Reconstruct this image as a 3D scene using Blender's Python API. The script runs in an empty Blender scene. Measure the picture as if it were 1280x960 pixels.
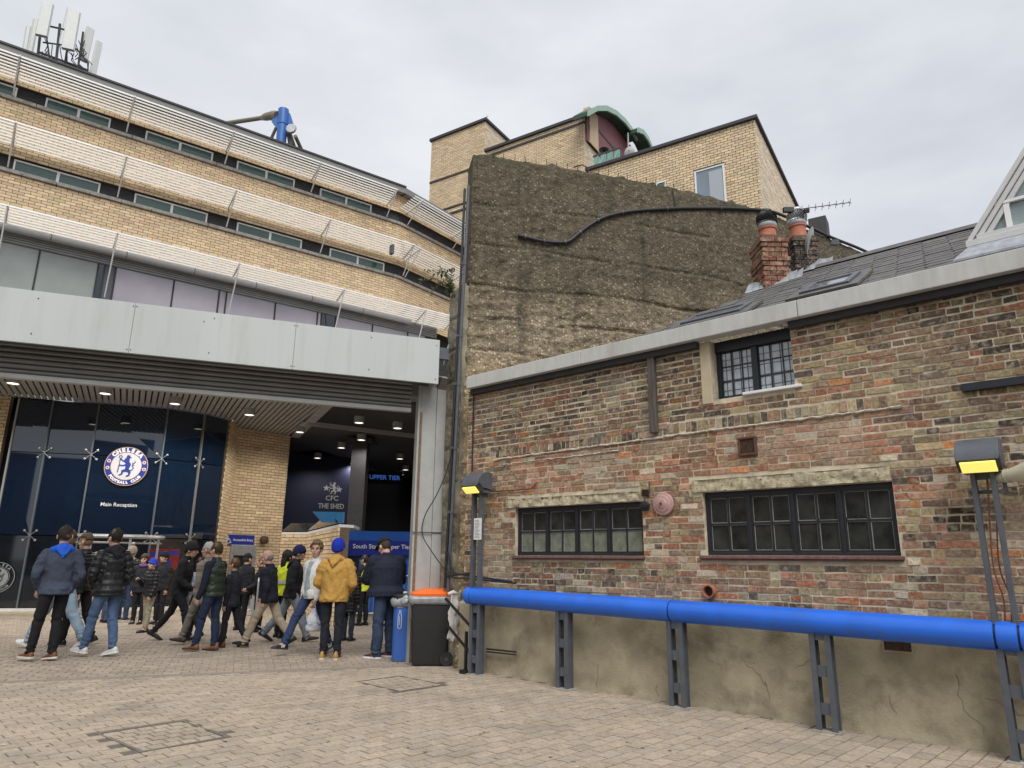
import bpy, math, random
import numpy as np
from mathutils import Vector, Matrix
random.seed(7); rng = np.random.default_rng(7)
S = bpy.context.scene; COL = S.collection
# ------------------------------------------------------------ camera
F = 870.0; TH = math.radians(14.31); RO = math.atan(.012); HC = 1.5
_R0 = np.array([1, 0, 0.]); _F0 = np.array([0, math.cos(TH), math.sin(TH)]); _U0 = np.array([0, -math.sin(TH), math.cos(TH)])
CR = _R0*math.cos(RO)+_U0*math.sin(RO); CU = -_R0*math.sin(RO)+_U0*math.cos(RO); CF = _F0; CC = np.array([0, 0, HC])
cam = bpy.data.cameras.new('camera'); cam_o = bpy.data.objects.new('camera', cam); COL.objects.link(cam_o)
cam.sensor_width = 36; cam.sensor_fit = 'HORIZONTAL'; cam.lens = 36*F/1280; cam.clip_start = .05; cam.clip_end = 2000
cam_o.matrix_world = Matrix(((CR[0], CU[0], -CF[0], 0), (CR[1], CU[1], -CF[1], 0), (CR[2], CU[2], -CF[2], HC), (0, 0, 0, 1)))
S.camera = cam_o
S.render.resolution_x = 1024; S.render.resolution_y = 768
S.view_settings.view_transform = 'Standard'; S.view_settings.look = 'None'; S.view_settings.exposure = .95; S.view_settings.gamma = 1
S.cycles.max_bounces = 6; S.cycles.diffuse_bounces = 3; S.cycles.glossy_bounces = 3; S.cycles.transmission_bounces = 4
# ------------------------------------------------------------ overcast daylight
SUN_EL, SUN_AZ = math.radians(52), math.radians(168)      # compass from +Y, clockwise: behind the camera, a little to the right
W = bpy.data.worlds.new('World'); S.world = W; W.use_nodes = True
nt = W.node_tree; nt.nodes.clear()
def _n(t, **k):
    n = nt.nodes.new(t)
    for a, b in k.items(): setattr(n, a, b)
    return n
out = _n('ShaderNodeOutputWorld'); bg = _n('ShaderNodeBackground'); sky = _n('ShaderNodeTexSky', sky_type='NISHITA', sun_disc=False)
sky.sun_elevation = SUN_EL; sky.sun_rotation = SUN_AZ; sky.air_density = 1; sky.dust_density = 3
tc = _n('ShaderNodeTexCoord'); mp = _n('ShaderNodeMapping'); mp.inputs['Scale'].default_value = (1.2, 1.2, 3.2)
nz = _n('ShaderNodeTexNoise'); nz.inputs['Scale'].default_value = 1.7; nz.inputs['Detail'].default_value = 6; nz.inputs['Roughness'].default_value = .55
cr = _n('ShaderNodeValToRGB'); e = cr.color_ramp.elements
e[0].position = .33; e[0].color = (3.42, 3.54, 3.86, 1); e[1].position = .66; e[1].color = (4.56, 4.64, 4.76, 1)
mx = _n('ShaderNodeMixRGB'); mx.inputs[0].default_value = .93
nt.links.new(tc.outputs['Generated'], mp.inputs[0]); nt.links.new(mp.outputs[0], nz.inputs['Vector']); nt.links.new(nz.outputs['Fac'], cr.inputs[0])
nt.links.new(sky.outputs[0], mx.inputs[1]); nt.links.new(cr.outputs[0], mx.inputs[2]); nt.links.new(mx.outputs[0], bg.inputs[0]); nt.links.new(bg.outputs[0], out.inputs[0])
bg.inputs[1].default_value = .1
sun = bpy.data.lights.new('sun', 'SUN'); sun.energy = 1.5; sun.angle = math.radians(38); sun.color = (1, .97, .92)
sun_o = bpy.data.objects.new('sun', sun); COL.objects.link(sun_o)
_sd = Vector((math.sin(SUN_AZ)*math.cos(SUN_EL), math.cos(SUN_AZ)*math.cos(SUN_EL), math.sin(SUN_EL)))
sun_o.rotation_euler = _sd.to_track_quat('Z', 'Y').to_euler(); sun_o.location = (0, 0, 30)
# ------------------------------------------------------------ geometry helpers
def ray(u, v): return CR*((u-640)/F)+CU*((480-v)/F)+CF
def gz(u, v, z=0.0):
    d = ray(u, v); return CC+d*((z-HC)/d[2])
def dep(u, v, Y):
    d = ray(u, v); return CC+d*(Y/d[1])
def proj(p):
    q = np.asarray(p, float)-CC; c = (q@CR, q@CU, q@CF); return 640+F*c[0]/c[2], 480-F*c[1]/c[2]
class Frame:
    """local X along a wall, Y into it, Z up"""
    def __init__(s, o, ang):      # ang: bearing of X in degrees clockwise from the view direction
        a = math.radians(ang); s.o = np.array([o[0], o[1], 0.]); s.x = np.array([math.sin(a), math.cos(a), 0]); s.y = np.array([-s.x[1], s.x[0], 0])
        s.M = Matrix(((s.x[0], s.y[0], 0, o[0]), (s.x[1], s.y[1], 0, o[1]), (0, 0, 1, 0), (0, 0, 0, 1)))
    def px(s, u, v, y=0.0):
        d = ray(u, v); P = s.o+s.y*y; t = ((P-CC)@s.y)/(d@s.y); q = CC+d*t; return np.array([(q-s.o)@s.x, y, q[2]])
    def loc(s, w): w = np.asarray(w, float); return np.array([(w-s.o)@s.x, (w-s.o)@s.y, w[2]])
    def W(s, p): return s.o+s.x*p[0]+s.y*p[1]+np.array([0, 0, p[2]])
    def at(s, x, y, z): return s.M @ Matrix.Translation((x, y, z))
def link(name, data, parent=None):
    o = bpy.data.objects.new(name, data); COL.objects.link(o)
    if parent is not None: o.parent = parent
    return o
def tag(o, label=None, cat=None, group=None, kind=None):
    if label: o['label'] = label
    if cat: o['category'] = cat
    if group: o['group'] = group
    if kind: o['kind'] = kind
    return o
def thing(name, label, cat, M=None, group=None):
    o = link(name, None); o.empty_display_size = .2
    if M is not None: o.matrix_world = M
    return tag(o, label, cat, group)
def T(x, y, z=0, rz=0): return Matrix.Translation((x, y, z)) @ Matrix.Rotation(rz, 4, 'Z')
class MB:
    def __init__(s): s.v = []; s.f = []; s.m = []
    def add(s, vs, fs, m=0):
        b = len(s.v); s.v += [tuple(map(float, p)) for p in vs]; s.f += [tuple(b+i for i in f) for f in fs]; s.m += [m]*len(fs); return s
    def box(s, x0, x1, y0, y1, z0, z1, m=0, M=None):
        vs = [(x0, y0, z0), (x1, y0, z0), (x1, y1, z0), (x0, y1, z0), (x0, y0, z1), (x1, y0, z1), (x1, y1, z1), (x0, y1, z1)]
        if M is not None: vs = [M @ Vector(p) for p in vs]
        return s.add(vs, [(0, 3, 2, 1), (4, 5, 6, 7), (0, 1, 5, 4), (1, 2, 6, 5), (2, 3, 7, 6), (3, 0, 4, 7)], m)
    def bar(s, p0, p1, w, h, m=0, up=(0, 0, 1)):
        p0, p1 = Vector(p0), Vector(p1); d = (p1-p0).normalized(); a = d.cross(Vector(up))
        if a.length < 1e-4: a = d.cross(Vector((1, 0, 0)))
        a.normalize(); b = a.cross(d).normalized(); a = a*w/2; b = b*h/2
        vs = [p0-a-b, p0+a-b, p0+a+b, p0-a+b, p1-a-b, p1+a-b, p1+a+b, p1-a+b]
        return s.add(vs, [(0, 1, 2, 3), (7, 6, 5, 4), (0, 4, 5, 1), (1, 5, 6, 2), (2, 6, 7, 3), (3, 7, 4, 0)], m)
    def tube(s, pts, r, n=8, m=0, caps=True):
        pts = [Vector(p) for p in pts]; k = len(pts); rs = list(r) if hasattr(r, '__len__') else [r]*k; vs = []; fs = []
        t0 = (pts[1]-pts[0]).normalized(); a = t0.orthogonal().normalized()
        for i, p in enumerate(pts):
            t = (pts[min(i+1, k-1)]-pts[max(i-1, 0)]).normalized(); a = (a-t*a.dot(t)); a = a.normalized() if a.length > 1e-6 else t.orthogonal().normalized(); b = t.cross(a)
            for j in range(n):
                q = 2*math.pi*j/n; vs.append(p+a*(rs[i]*math.cos(q))+b*(rs[i]*math.sin(q)))
        for i in range(k-1):
            for j in range(n): fs.append((i*n+j, i*n+(j+1) % n, (i+1)*n+(j+1) % n, (i+1)*n+j))
        if caps: fs += [tuple(reversed(range(n))), tuple((k-1)*n+j for j in range(n))]
        return s.add(vs, fs, m)
    def lathe(s, prof, c=(0, 0, 0), axis='Z', n=20, m=0, M=None):
        vs = []; k = len(prof)
        for r, h in prof:
            for j in range(n):
                q = 2*math.pi*j/n; p = (r*math.cos(q), r*math.sin(q), h)
                if axis == 'Y': p = (p[0], h, p[1])
                if axis == 'X': p = (h, p[0], p[1])
                vs.append(Vector(p)+Vector(c))
        if M is not None: vs = [M @ p for p in vs]
        fs = [(i*n+j, i*n+(j+1) % n, (i+1)*n+(j+1) % n, (i+1)*n+j) for i in range(k-1) for j in range(n)]
        fs += [tuple(reversed(range(n))), tuple((k-1)*n+j for j in range(n))]
        return s.add(vs, fs, m)
    def prism(s, poly, e, m=0):      # 3-D polygon extruded by vector e
        k = len(poly); p = [Vector(q) for q in poly]; e = Vector(e)
        return s.add(p+[q+e for q in p], [tuple(reversed(range(k))), tuple(range(k, 2*k))]+[(i, (i+1) % k, k+(i+1) % k, k+i) for i in range(k)], m)
    def build(s, name, mats, parent=None, smooth=False, fix=True, bevel=0):
        me = bpy.data.meshes.new(name); me.from_pydata(s.v, [], s.f)
        for q in (mats if isinstance(mats, (list, tuple)) else [mats]): me.materials.append(q)
        if len(me.materials) > 1: me.polygons.foreach_set('material_index', s.m)
        if fix:
            import bmesh
            bm = bmesh.new(); bm.from_mesh(me); bmesh.ops.recalc_face_normals(bm, faces=bm.faces); bm.to_mesh(me); bm.free()
        if smooth: me.polygons.foreach_set('use_smooth', [True]*len(me.polygons))
        me.update(); o = link(name, me, parent)
        if bevel:
            b = o.modifiers.new('bevel', 'BEVEL'); b.width = bevel; b.segments = 2; b.limit_method = 'ANGLE'
        if smooth == 'auto' or smooth is True and False: pass
        return o
def np_mesh(name, v, f, mats, parent=None, smooth=False, tint=None):
    me = bpy.data.meshes.new(name or 'piece'); v = np.asarray(v, np.float32); f = np.asarray(f, np.int32); k = f.shape[1]
    me.vertices.add(len(v)); me.vertices.foreach_set('co', v.ravel()); me.loops.add(f.size); me.loops.foreach_set('vertex_index', f.ravel())
    me.polygons.add(len(f)); me.polygons.foreach_set('loop_start', np.arange(0, f.size, k, dtype=np.int32))
    me.update(calc_edges=True); me.validate()
    me.polygons.foreach_set('use_smooth', np.full(len(f), bool(smooth)))
    if tint is not None:
        a = me.attributes.new('tint', 'FLOAT_COLOR', 'FACE'); c = np.ones((len(f), 4), np.float32); c[:, :3] = tint; a.data.foreach_set('color', c.ravel())
    for q in (mats if isinstance(mats, (list, tuple)) else [mats]): me.materials.append(q)
    return link(name, me, parent) if name else me
def smooth_by_angle(o, deg=35):
    me = o.data; me.polygons.foreach_set('use_smooth', [True]*len(me.polygons)); me.set_sharp_from_angle(angle=math.radians(deg)); return o
# brick boxes: rects (n,4) = x0,x1,z0,z1 in the wall plane (y = 0 face of mortar), five faces each
_BF = np.array([(0, 1, 5, 4), (1, 2, 6, 5), (3, 0, 4, 7), (4, 5, 6, 7), (0, 3, 2, 1)])
def brick_verts(rects, proud=.012, back=.02, jit=.002, pj=.003):
    r = np.asarray(rects, float); n = len(r)
    j = lambda a=jit: rng.uniform(-a, a, n)
    yf = -(proud+rng.uniform(-pj, pj, n)); v = np.empty((n, 8, 3))
    for k, (xi, zi, fr) in enumerate([(0, 2, 1), (1, 2, 1), (1, 2, 0), (0, 2, 0), (0, 3, 1), (1, 3, 1), (1, 3, 0), (0, 3, 0)]):
        v[:, k, 0] = r[:, xi]+(j() if fr else 0); v[:, k, 2] = r[:, zi]+(j() if fr else 0); v[:, k, 1] = yf+j(.0015) if fr else back
    return v
def brick_obj(name, rects, mat, parent, cols=None, **k):
    v = brick_verts(rects, **k); n = len(v); f = (np.arange(n)[:, None, None]*8+_BF[None]).reshape(-1, 4)
    t = None if cols is None else np.repeat(np.asarray(cols), 5, axis=0)
    return np_mesh(name, v.reshape(-1, 3), f, mat, parent, tint=t)
def courses(x0, x1, z0, z1, bl, ch, joint=.012, holes=(), bond=.5):
    R = []; nr = int(round((z1-z0)/ch)) or 1; h = (z1-z0)/nr
    for i in range(nr):
        za, zb = z0+i*h+joint/2, z0+(i+1)*h-joint/2; x = x0-(bl*bond if i % 2 else 0)
        while x < x1:
            a, b = max(x+joint/2, x0), min(x+bl-joint/2, x1); x += bl
            segs = [(a, b)]
            for (hx0, hx1, hz0, hz1) in holes:
                if zb > hz0 and za < hz1:
                    ns = []
                    for (p, q) in segs:
                        if q <= hx0 or p >= hx1: ns.append((p, q)); continue
                        if p < hx0: ns.append((p, hx0))
                        if q > hx1: ns.append((hx1, q))
                    segs = ns
            R += [(p, q, za, zb) for p, q in segs if q-p > .012]
    return R
def yellow_cols(n, base=(.69, .53, .345)):
    b = np.array(base); k = rng.normal(1, .09, (n, 1)); c = b*k*(1+rng.normal(0, .018, (n, 3))); return np.clip(c, .02, .9)
# value noise
def _h(ix, iy, iz):
    h = (ix.astype(np.int64)*374761393+iy.astype(np.int64)*668265263+iz.astype(np.int64)*1274126177) & 0x7fffffff
    h = ((h ^ (h >> 13))*1274126177) & 0x7fffffff; return ((h ^ (h >> 16)) & 0xffff)/65535.
def vnoise(p, sc=1.0):
    p = np.asarray(p, float)*sc; i = np.floor(p).astype(np.int64); f = p-i; f = f*f*(3-2*f); r = 0
    for dx in (0, 1):
        for dy in (0, 1):
            for dz in (0, 1):
                w = (f[:, 0] if dx else 1-f[:, 0])*(f[:, 1] if dy else 1-f[:, 1])*(f[:, 2] if dz else 1-f[:, 2]); r = r+w*_h(i[:, 0]+dx, i[:, 1]+dy, i[:, 2]+dz)
    return r*2-1
def fbm(p, sc, o=4): return sum(vnoise(np.asarray(p)+17.3*k, sc*2**k)*.5**k for k in range(o))
# ------------------------------------------------------------ materials
def mat(name, col, rough=.6, metal=0, var=.12, nscale=6, bump=0, bscale=60, spec=.5, emit=None, estr=0, tint=False, coat=0, dirt_or_reflection=None, dscale=1.5, dlo=.45, dhi=.7, alpha=1, stretch=None):
    m = bpy.data.materials.new(name); m.use_nodes = True; t = m.node_tree; b = t.nodes['Principled BSDF']; L = t.links.new
    b.inputs['Roughness'].default_value = rough; b.inputs['Metallic'].default_value = metal; b.inputs['Specular IOR Level'].default_value = spec; b.inputs['Coat Weight'].default_value = coat
    if alpha < 1: b.inputs['Alpha'].default_value = alpha
    g = t.nodes.new('ShaderNodeNewGeometry'); vec = g.outputs['Position']
    if stretch:
        q = t.nodes.new('ShaderNodeMapping'); q.inputs['Scale'].default_value = stretch; L(vec, q.inputs[0]); vec = q.outputs[0]
    base = t.nodes.new('ShaderNodeRGB'); base.outputs[0].default_value = (*col, 1); c = base.outputs[0]
    def mul(a, bb):
        q = t.nodes.new('ShaderNodeMixRGB'); q.blend_type = 'MULTIPLY'; q.inputs[0].default_value = 1; L(a, q.inputs[1]); L(bb, q.inputs[2]); return q.outputs[0]
    if tint:
        at = t.nodes.new('ShaderNodeAttribute'); at.attribute_name = 'tint'; oi = t.nodes.new('ShaderNodeObjectInfo'); c = mul(at.outputs['Color'], oi.outputs['Color'])
    def noise(sc, det=4, rgh=.55):
        q = t.nodes.new('ShaderNodeTexNoise'); q.inputs['Scale'].default_value = sc; q.inputs['Detail'].default_value = det; q.inputs['Roughness'].default_value = rgh; L(vec, q.inputs['Vector']); return q.outputs['Fac']
    def ramp(f, a, bb, ca, cb):
        q = t.nodes.new('ShaderNodeValToRGB'); q.color_ramp.elements[0].position = a; q.color_ramp.elements[1].position = bb; q.color_ramp.elements[0].color = (*ca, 1); q.color_ramp.elements[1].color = (*cb, 1); L(f, q.inputs[0]); return q.outputs[0]
    if var:
        lo = (1-var,)*3; hi = (1+var,)*3; c = mul(c, ramp(noise(nscale, 5), .3, .7, lo, hi))
    if dirt_or_reflection:
        q = t.nodes.new('ShaderNodeMixRGB'); L(ramp(noise(dscale, 6, .65), dlo, dhi, (0, 0, 0), (1, 1, 1)), q.inputs[0]); L(c, q.inputs[1]); q.inputs[2].default_value = (*dirt_or_reflection, 1); c = q.outputs[0]
    L(c, b.inputs['Base Color'])
    if bump:
        q = t.nodes.new('ShaderNodeBump'); q.inputs['Strength'].default_value = min(1, bump); q.inputs['Distance'].default_value = .01; L(noise(bscale, 4), q.inputs['Height']); L(q.outputs[0], b.inputs['Normal'])
    if emit: b.inputs['Emission Color'].default_value = (*emit, 1); b.inputs['Emission Strength'].default_value = estr
    m.diffuse_color = (*col, 1); return m
M = {}
M['brick'] = mat('old brick', (1, 1, 1), .9, var=.38, nscale=30, bump=.9, bscale=110, tint=True, spec=.2, dirt_or_reflection=(.42, .355, .26), dscale=15, dlo=.5, dhi=.74)
M['mortar'] = mat('lime mortar', (.62, .55, .42), .95, var=.2, nscale=9, bump=.9, bscale=140, spec=.1, dirt_or_reflection=(.20, .17, .13), dscale=2.3, dlo=.54, dhi=.8)
M['ybrick'] = mat('yellow brick', (1, 1, 1), .85, var=.1, nscale=20, bump=.3, bscale=90, tint=True, spec=.25)
M['ymortar'] = mat('grey mortar joint', (.125, .09, .058), .95, var=.15)
M['render'] = mat('cement render', (.38, .335, .235), .9, var=.26, nscale=2.6, bump=.6, bscale=40, spec=.2, dirt_or_reflection=(.18, .155, .108), dscale=2.4, dlo=.5, dhi=.74)
M['lintel'] = mat('concrete lintel', (.47, .415, .29), .95, var=.3, nscale=24, bump=1, bscale=60, spec=.15, dirt_or_reflection=(.10, .085, .06), dscale=22, dlo=.58, dhi=.66)
M['paver'] = mat('paving block', (1, 1, 1), .85, var=.2, nscale=26, bump=.6, bscale=150, tint=True, spec=.3, dirt_or_reflection=(.22, .195, .16), dscale=1.1, dlo=.5, dhi=.8)
M['sand'] = mat('joint sand', (.12, .107, .09), .95, var=.2, nscale=12)
M['fascia'] = mat('grey fascia board', (.50, .50, .48), .55, var=.08, nscale=14, dirt_or_reflection=(.36, .35, .31), dscale=2, dlo=.5, dhi=.8, stretch=(1, 1, .25))
M['lead'] = mat('dark trim', (.035, .033, .034), .7, var=.2)
M['blue'] = mat('blue pipe paint', (.018, .135, .66), .36, var=.1, nscale=3, spec=.5, bump=.06, bscale=14, dirt_or_reflection=(.045, .115, .42), dscale=5, dlo=.56, dhi=.8)
M['steel'] = mat('grey painted steel', (.085, .095, .112), .5, var=.15, nscale=8, bump=.1)
M['steel_l'] = mat('light painted steel', (.39, .40, .39), .45, var=.08, nscale=5, dirt_or_reflection=(.3, .27, .22), dscale=3, dlo=.6, dhi=.85)
M['timber'] = mat('weathered timber', (.095, .082, .074), .85, var=.4, nscale=30, bump=.8, bscale=60, stretch=(1, 1, .08))
M['blackwood'] = mat('black window frame', (.014, .016, .021), .45, var=.2, nscale=20, bump=.15)
M['putty'] = mat('putty', (.27, .27, .26), .8, var=.25, nscale=30)
M['glass'] = mat('dark window glass', (.028, .03, .028), .06, var=.5, nscale=5, spec=.8, bump=.08, bscale=7, dirt_or_reflection=(.07, .075, .07), dscale=2.6, dlo=.5, dhi=.85)  # pale patches painted into the glass stand in for reflections
M['glassg'] = mat('greenish window glass', (.17, .185, .145), .12, var=.35, nscale=9, spec=.6)
M['white'] = mat('white paint', (.74, .74, .73), .45, var=.05)
M['louvre'] = mat('white louvre', (.65, .645, .63), .45, var=.05)
M['coping'] = mat('grey coping', (.34, .32, .29), .8, var=.2, nscale=7, bump=.2, dirt_or_reflection=(.18, .165, .14), dscale=3, dlo=.5, dhi=.75)
M['slate'] = mat('roof slate', (.105, .10, .098), .7, var=.3, nscale=8, bump=.4, bscale=40, dirt_or_reflection=(.10, .105, .05), dscale=2.2, dlo=.6, dhi=.74, tint=False)
M['black'] = mat('black plastic', (.012, .012, .013), .45, var=.1)
M['rubber'] = mat('black cable', (.02, .02, .022), .5, var=.1)
M['gantry'] = mat('pale grey panel', (.455, .485, .475), .4, var=.06, nscale=.8, bump=.03, bscale=3, dirt_or_reflection=(.36, .37, .35), dscale=3, dlo=.5, dhi=.9, stretch=(1.5, 1.5, .15))
M['slatdark'] = mat('shutter slat', (.25, .245, .235), .5, metal=.3, var=.12, nscale=3)
M['soffit'] = mat('soffit plank', (.36, .355, .355), .6, var=.06)
M['soffitgap'] = mat('soffit void', (.02, .019, .018), .9, var=0)
M['cgrey'] = mat('panel charcoal', (.045, .045, .05), .7, var=.15)
M['wglass'] = mat('green tinted glass', (.055, .11, .10), .06, var=.15, nscale=1.5, spec=.7)
M['lilac'] = mat('frosted lilac glass', (.40, .37, .42), .12, var=.12, nscale=.7, spec=.6)
M['palegl'] = mat('frosted pale glass', (.30, .325, .31), .12, var=.14, nscale=.8, spec=.6)
M['navyglass'] = mat('navy entrance glass', (.005, .015, .037), .02, var=.1, spec=1.0)
M['darkroom'] = mat('dark interior', (.008, .009, .015), .8, var=.1)
M['navy'] = mat('navy wall', (.006, .009, .042), .6, var=.1)
M['royal'] = mat('royal blue board', (.01, .055, .36), .4, var=.06)
M['royal_l'] = mat('lighter blue board', (.018, .125, .50), .4, var=.08, nscale=2)
M['signblue'] = mat('sign blue', (.012, .03, .30), .4, var=.03)
M['terracotta'] = mat('terracotta', (.36, .13, .075), .8, var=.2, nscale=14, bump=.3)
M['galv'] = mat('galvanised metal', (.42, .43, .44), .4, metal=.6, var=.15, nscale=9)
M['leadsheet'] = mat('lead flashing', (.32, .34, .37), .6, metal=.2, var=.25, nscale=12)
M['green'] = mat('green metal roof', (.27, .42, .33), .5, var=.08)
M['greend'] = mat('dark green metal', (.03, .065, .045), .5, var=.1)
M['maroon'] = mat('maroon panel', (.22, .085, .095), .7, var=.1, bump=.2)
M['gglass'] = mat('green balcony glass', (.16, .36, .30), .1, var=.1)
M['tan'] = mat('tan steel tube', (.20, .165, .105), .5, var=.1)
M['cblue'] = mat('blue steelwork', (.03, .13, .42), .4, var=.08)
M['antenna'] = mat('antenna shell', (.60, .62, .60), .5, var=.05)
M['pink'] = mat('faded red bell', (.42, .255, .235), .6, var=.15, nscale=30)
M['rust'] = mat('rusty brown', (.10, .05, .032), .8, var=.3, nscale=30, bump=.4)
M['cream'] = mat('cream plastic', (.55, .52, .40), .5, var=.08)
M['lampY'] = mat('lit yellow lens', (.8, .66, .15), .3, var=.2, nscale=30, emit=(1, .80, .17), estr=.46)
M['lampW'] = mat('lit downlight', (.9, .88, .8), .3, var=0, emit=(1, .93, .8), estr=1.2)
M['paper'] = mat('paper notice', (.70, .71, .72), .6, var=.04)
M['ink'] = mat('grey ink', (.22, .23, .25), .7, var=0)
M['whitepr'] = mat('white lettering', (.80, .80, .80), .5, var=0)
M['lionblue'] = mat('crest blue', (.012, .035, .27), .4, var=0)
M['gold'] = mat('crest rim gold', (.55, .36, .22), .4, var=0)
M['crestred'] = mat('crest red', (.55, .06, .07), .4, var=0)
M['shedgrey'] = mat('silver lettering', (.34, .34, .35), .4, var=0)
M['tierblue'] = mat('pale blue lettering', (.03, .08, .30), .4, var=0, emit=(.05, .13, .45), estr=.35)
M['leaf'] = mat('leaf', (.065, .085, .03), .6, var=.35, nscale=15)
M['orange'] = mat('orange bin lid', (.80, .15, .02), .45, var=.06, bump=.06)
M['binbag'] = mat('clear grey bin bag', (.27, .285, .30), .25, var=.2, nscale=12, bump=.7, bscale=25)
M['bagwhite'] = mat('white plastic sack', (.66, .65, .63), .35, var=.12, nscale=14, bump=.5, bscale=18)
M['binblue'] = mat('blue bin plastic', (.035, .115, .40), .45, var=.06)
M['binblack'] = mat('black bin plastic', (.016, .017, .019), .5, var=.12, bump=.15, bscale=200)
M['yplate'] = mat('pale stone', (.50, .42, .29), .8, var=.1)
# ============================================================ GROUND
WALL = Frame((-.321, 10.422), 132.1)
GR = gz(548, 620, 0); _gp = dep(548, 480, 10.9)
GATE = Frame((_gp[0], _gp[1]), 69.6)          # x = 0 at the right end, negative to the left
mb = MB(); mb.box(-400, 400, -300, 600, -.5, -.007)
tag(mb.build('ground', M['sand']), kind='structure')
pav = thing('paving', None, None); tag(pav, kind='structure')
_pcols = np.array([(.395, .325, .25), (.385, .32, .248), (.40, .33, .252), (.375, .31, .242), (.39, .322, .25), (.38, .322, .258)])
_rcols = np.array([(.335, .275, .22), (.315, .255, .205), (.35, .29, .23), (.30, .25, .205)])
def pavers(fr, bl, bw, rng_x, rng_y, keep):
    R = []
    ny = int((rng_y[1]-rng_y[0])/bw)
    for j in range(ny):
        y0 = rng_y[0]+j*bw; off = (bl/2 if j % 2 else 0)+random.uniform(-.012, .012)
        xs = np.arange(rng_x[0]+off, rng_x[1], bl)
        for x in xs: R.append((x, x+bl, y0, y0+bw))
    R = np.array(R); cx = (R[:, 0]+R[:, 1])/2; cy = (R[:, 2]+R[:, 3])/2
    wx = fr.o[0]+fr.x[0]*cx+fr.y[0]*cy; wy = fr.o[1]+fr.x[1]*cx+fr.y[1]*cy
    k = keep(wx, wy); return R[k], wx[k], wy[k]
def uvs(wx, wy):
    q = np.stack([wx, wy, np.full_like(wx, -HC)], 1); a = q@CR; b = q@CU; c = np.maximum(q@CF, .1); return 640+F*a/c, 480-F*b/c
def wall_side(wx, wy, m=.0): return ((wx-WALL.o[0])*WALL.y[0]+(wy-WALL.o[1])*WALL.y[1]) < -m
def gate_side(wx, wy): return (wx-GATE.o[0])*GATE.y[0]+(wy-GATE.o[1])*GATE.y[1]
COVERS = [[(122, 917), (228, 901), (284, 921), (177, 940)], [(446, 852), (498, 845), (556, 856), (500, 864)]]
def in_cover(wx, wy):
    r = np.zeros(len(wx), bool)
    for c in COVERS:
        P = [gz(*p)[:2] for p in c]; ins = np.ones(len(wx), bool); cen = sum(P)/4
        for i in range(4):
            a, b = P[i], P[(i+1) % 4]; s = np.sign((b[0]-a[0])*(cen[1]-a[1])-(b[1]-a[1])*(cen[0]-a[0]))
            ins &= s*((b[0]-a[0])*(wy-a[1])-(b[1]-a[1])*(wx-a[0])) > -.03
        r |= ins
    return r
PF = Frame((0, 0), 44)
def keep1(wx, wy):
    u, v = uvs(wx, wy); return (wy > 2.2) & wall_side(wx, wy, .03) & (gate_side(wx, wy) < .05) & (u > -350) & (u < 1750) & (v < 1500)
def keep2(wx, wy):
    u, v = uvs(wx, wy); return (gate_side(wx, wy) > .21) & (u > -300) & (u < 640) & (wy < 25)
R1, x1_, y1_ = pavers(PF, .215, .14, (-14, 14), (-14, 14), keep1)
R2, x2_, y2_ = pavers(GATE, .22, .15, (-24, 6), (-1, 16), keep2)
inc = in_cover(x1_, y1_); R1 = R1[~inc]; x1_ = x1_[~inc]; y1_ = y1_[~inc]
u_, v_ = uvs(x1_, y1_); vis = (u_ > 0) & (u_ < 1280) & (v_ < 958); order = np.argsort(np.where(vis, np.hypot(x1_, y1_), 1e6)); top = order[:298]; rest = order[298:]
def tile(R): return np.stack([R[:, 0]+.006, R[:, 1]-.006, R[:, 2]+.005, R[:, 3]-.005], 1)
def paver_joined(name, fr, R, cols):
    v = brick_verts(tile(R), proud=0, back=.05, jit=.0025, pj=.002); n = len(v)    # wall plane -> ground: (x, y, z) := (x, z, -y)
    q = np.stack([v[..., 0], v[..., 2], -v[..., 1]], -1).reshape(-1, 3)
    wv = fr.o+q[:, :1]*fr.x+q[:, 1:2]*fr.y+np.array([0, 0, 1])*q[:, 2:]
    f = (np.arange(n)[:, None, None]*8+_BF[None]).reshape(-1, 4)[:, ::-1]
    o = np_mesh(name, wv, f, M['paver'], pav, tint=np.repeat(cols, 5, axis=0)); tag(o, kind='stuff'); return o
def pcols(n, base): return np.clip(base[rng.integers(0, len(base), n)]*rng.normal(1, .05, (n, 1)), .03, .8)
paver_joined('paving_blocks_near', PF, R1[rest], pcols(len(rest), _pcols)).name = 'paving_block_field'
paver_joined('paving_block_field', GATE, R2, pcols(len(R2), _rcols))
_var = []
for k in range(5):
    v = brick_verts(np.array([[-.1075+.006, .1075-.006, -.07+.005, .07-.005]]), proud=0, back=.05, jit=.003, pj=.001)[0]
    q = np.stack([v[:, 0], v[:, 2], -v[:, 1]], -1); me = np_mesh(None, q, _BF[:, ::-1], M['paver'], tint=np.ones((5, 3))) ; me.name = 'paving_block'; _var.append(me)
for i in top:
    r = R1[i]; o = link('paving_block', _var[i % 5], pav); cx, cy = (r[0]+r[1])/2, (r[2]+r[3])/2
    o.matrix_world = PF.M @ Matrix.Translation((cx, cy, random.uniform(-.0015, .0015))) @ Matrix.Rotation(random.choice([0, math.pi])+random.uniform(-.012, .012), 4, 'Z')
    o.color = (*pcols(1, _pcols)[0], 1)
# gate threshold channel, a strip of drain between the two pavings
mb = MB(); mb.box(-14, .2, .02, .11, -.1, .0015); mb.box(-14, .2, .125, .2, -.1, .0015)
o = mb.build('threshold_strip', M['paver']); o.matrix_world = GATE.M; o.color = (.26, .22, .185, 1); tag(o, kind='structure')
o.data.attributes.new('tint', 'FLOAT_COLOR', 'FACE').data.foreach_set('color', np.tile([1, 1, 1, 1], len(o.data.polygons)).astype(np.float32))
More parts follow.
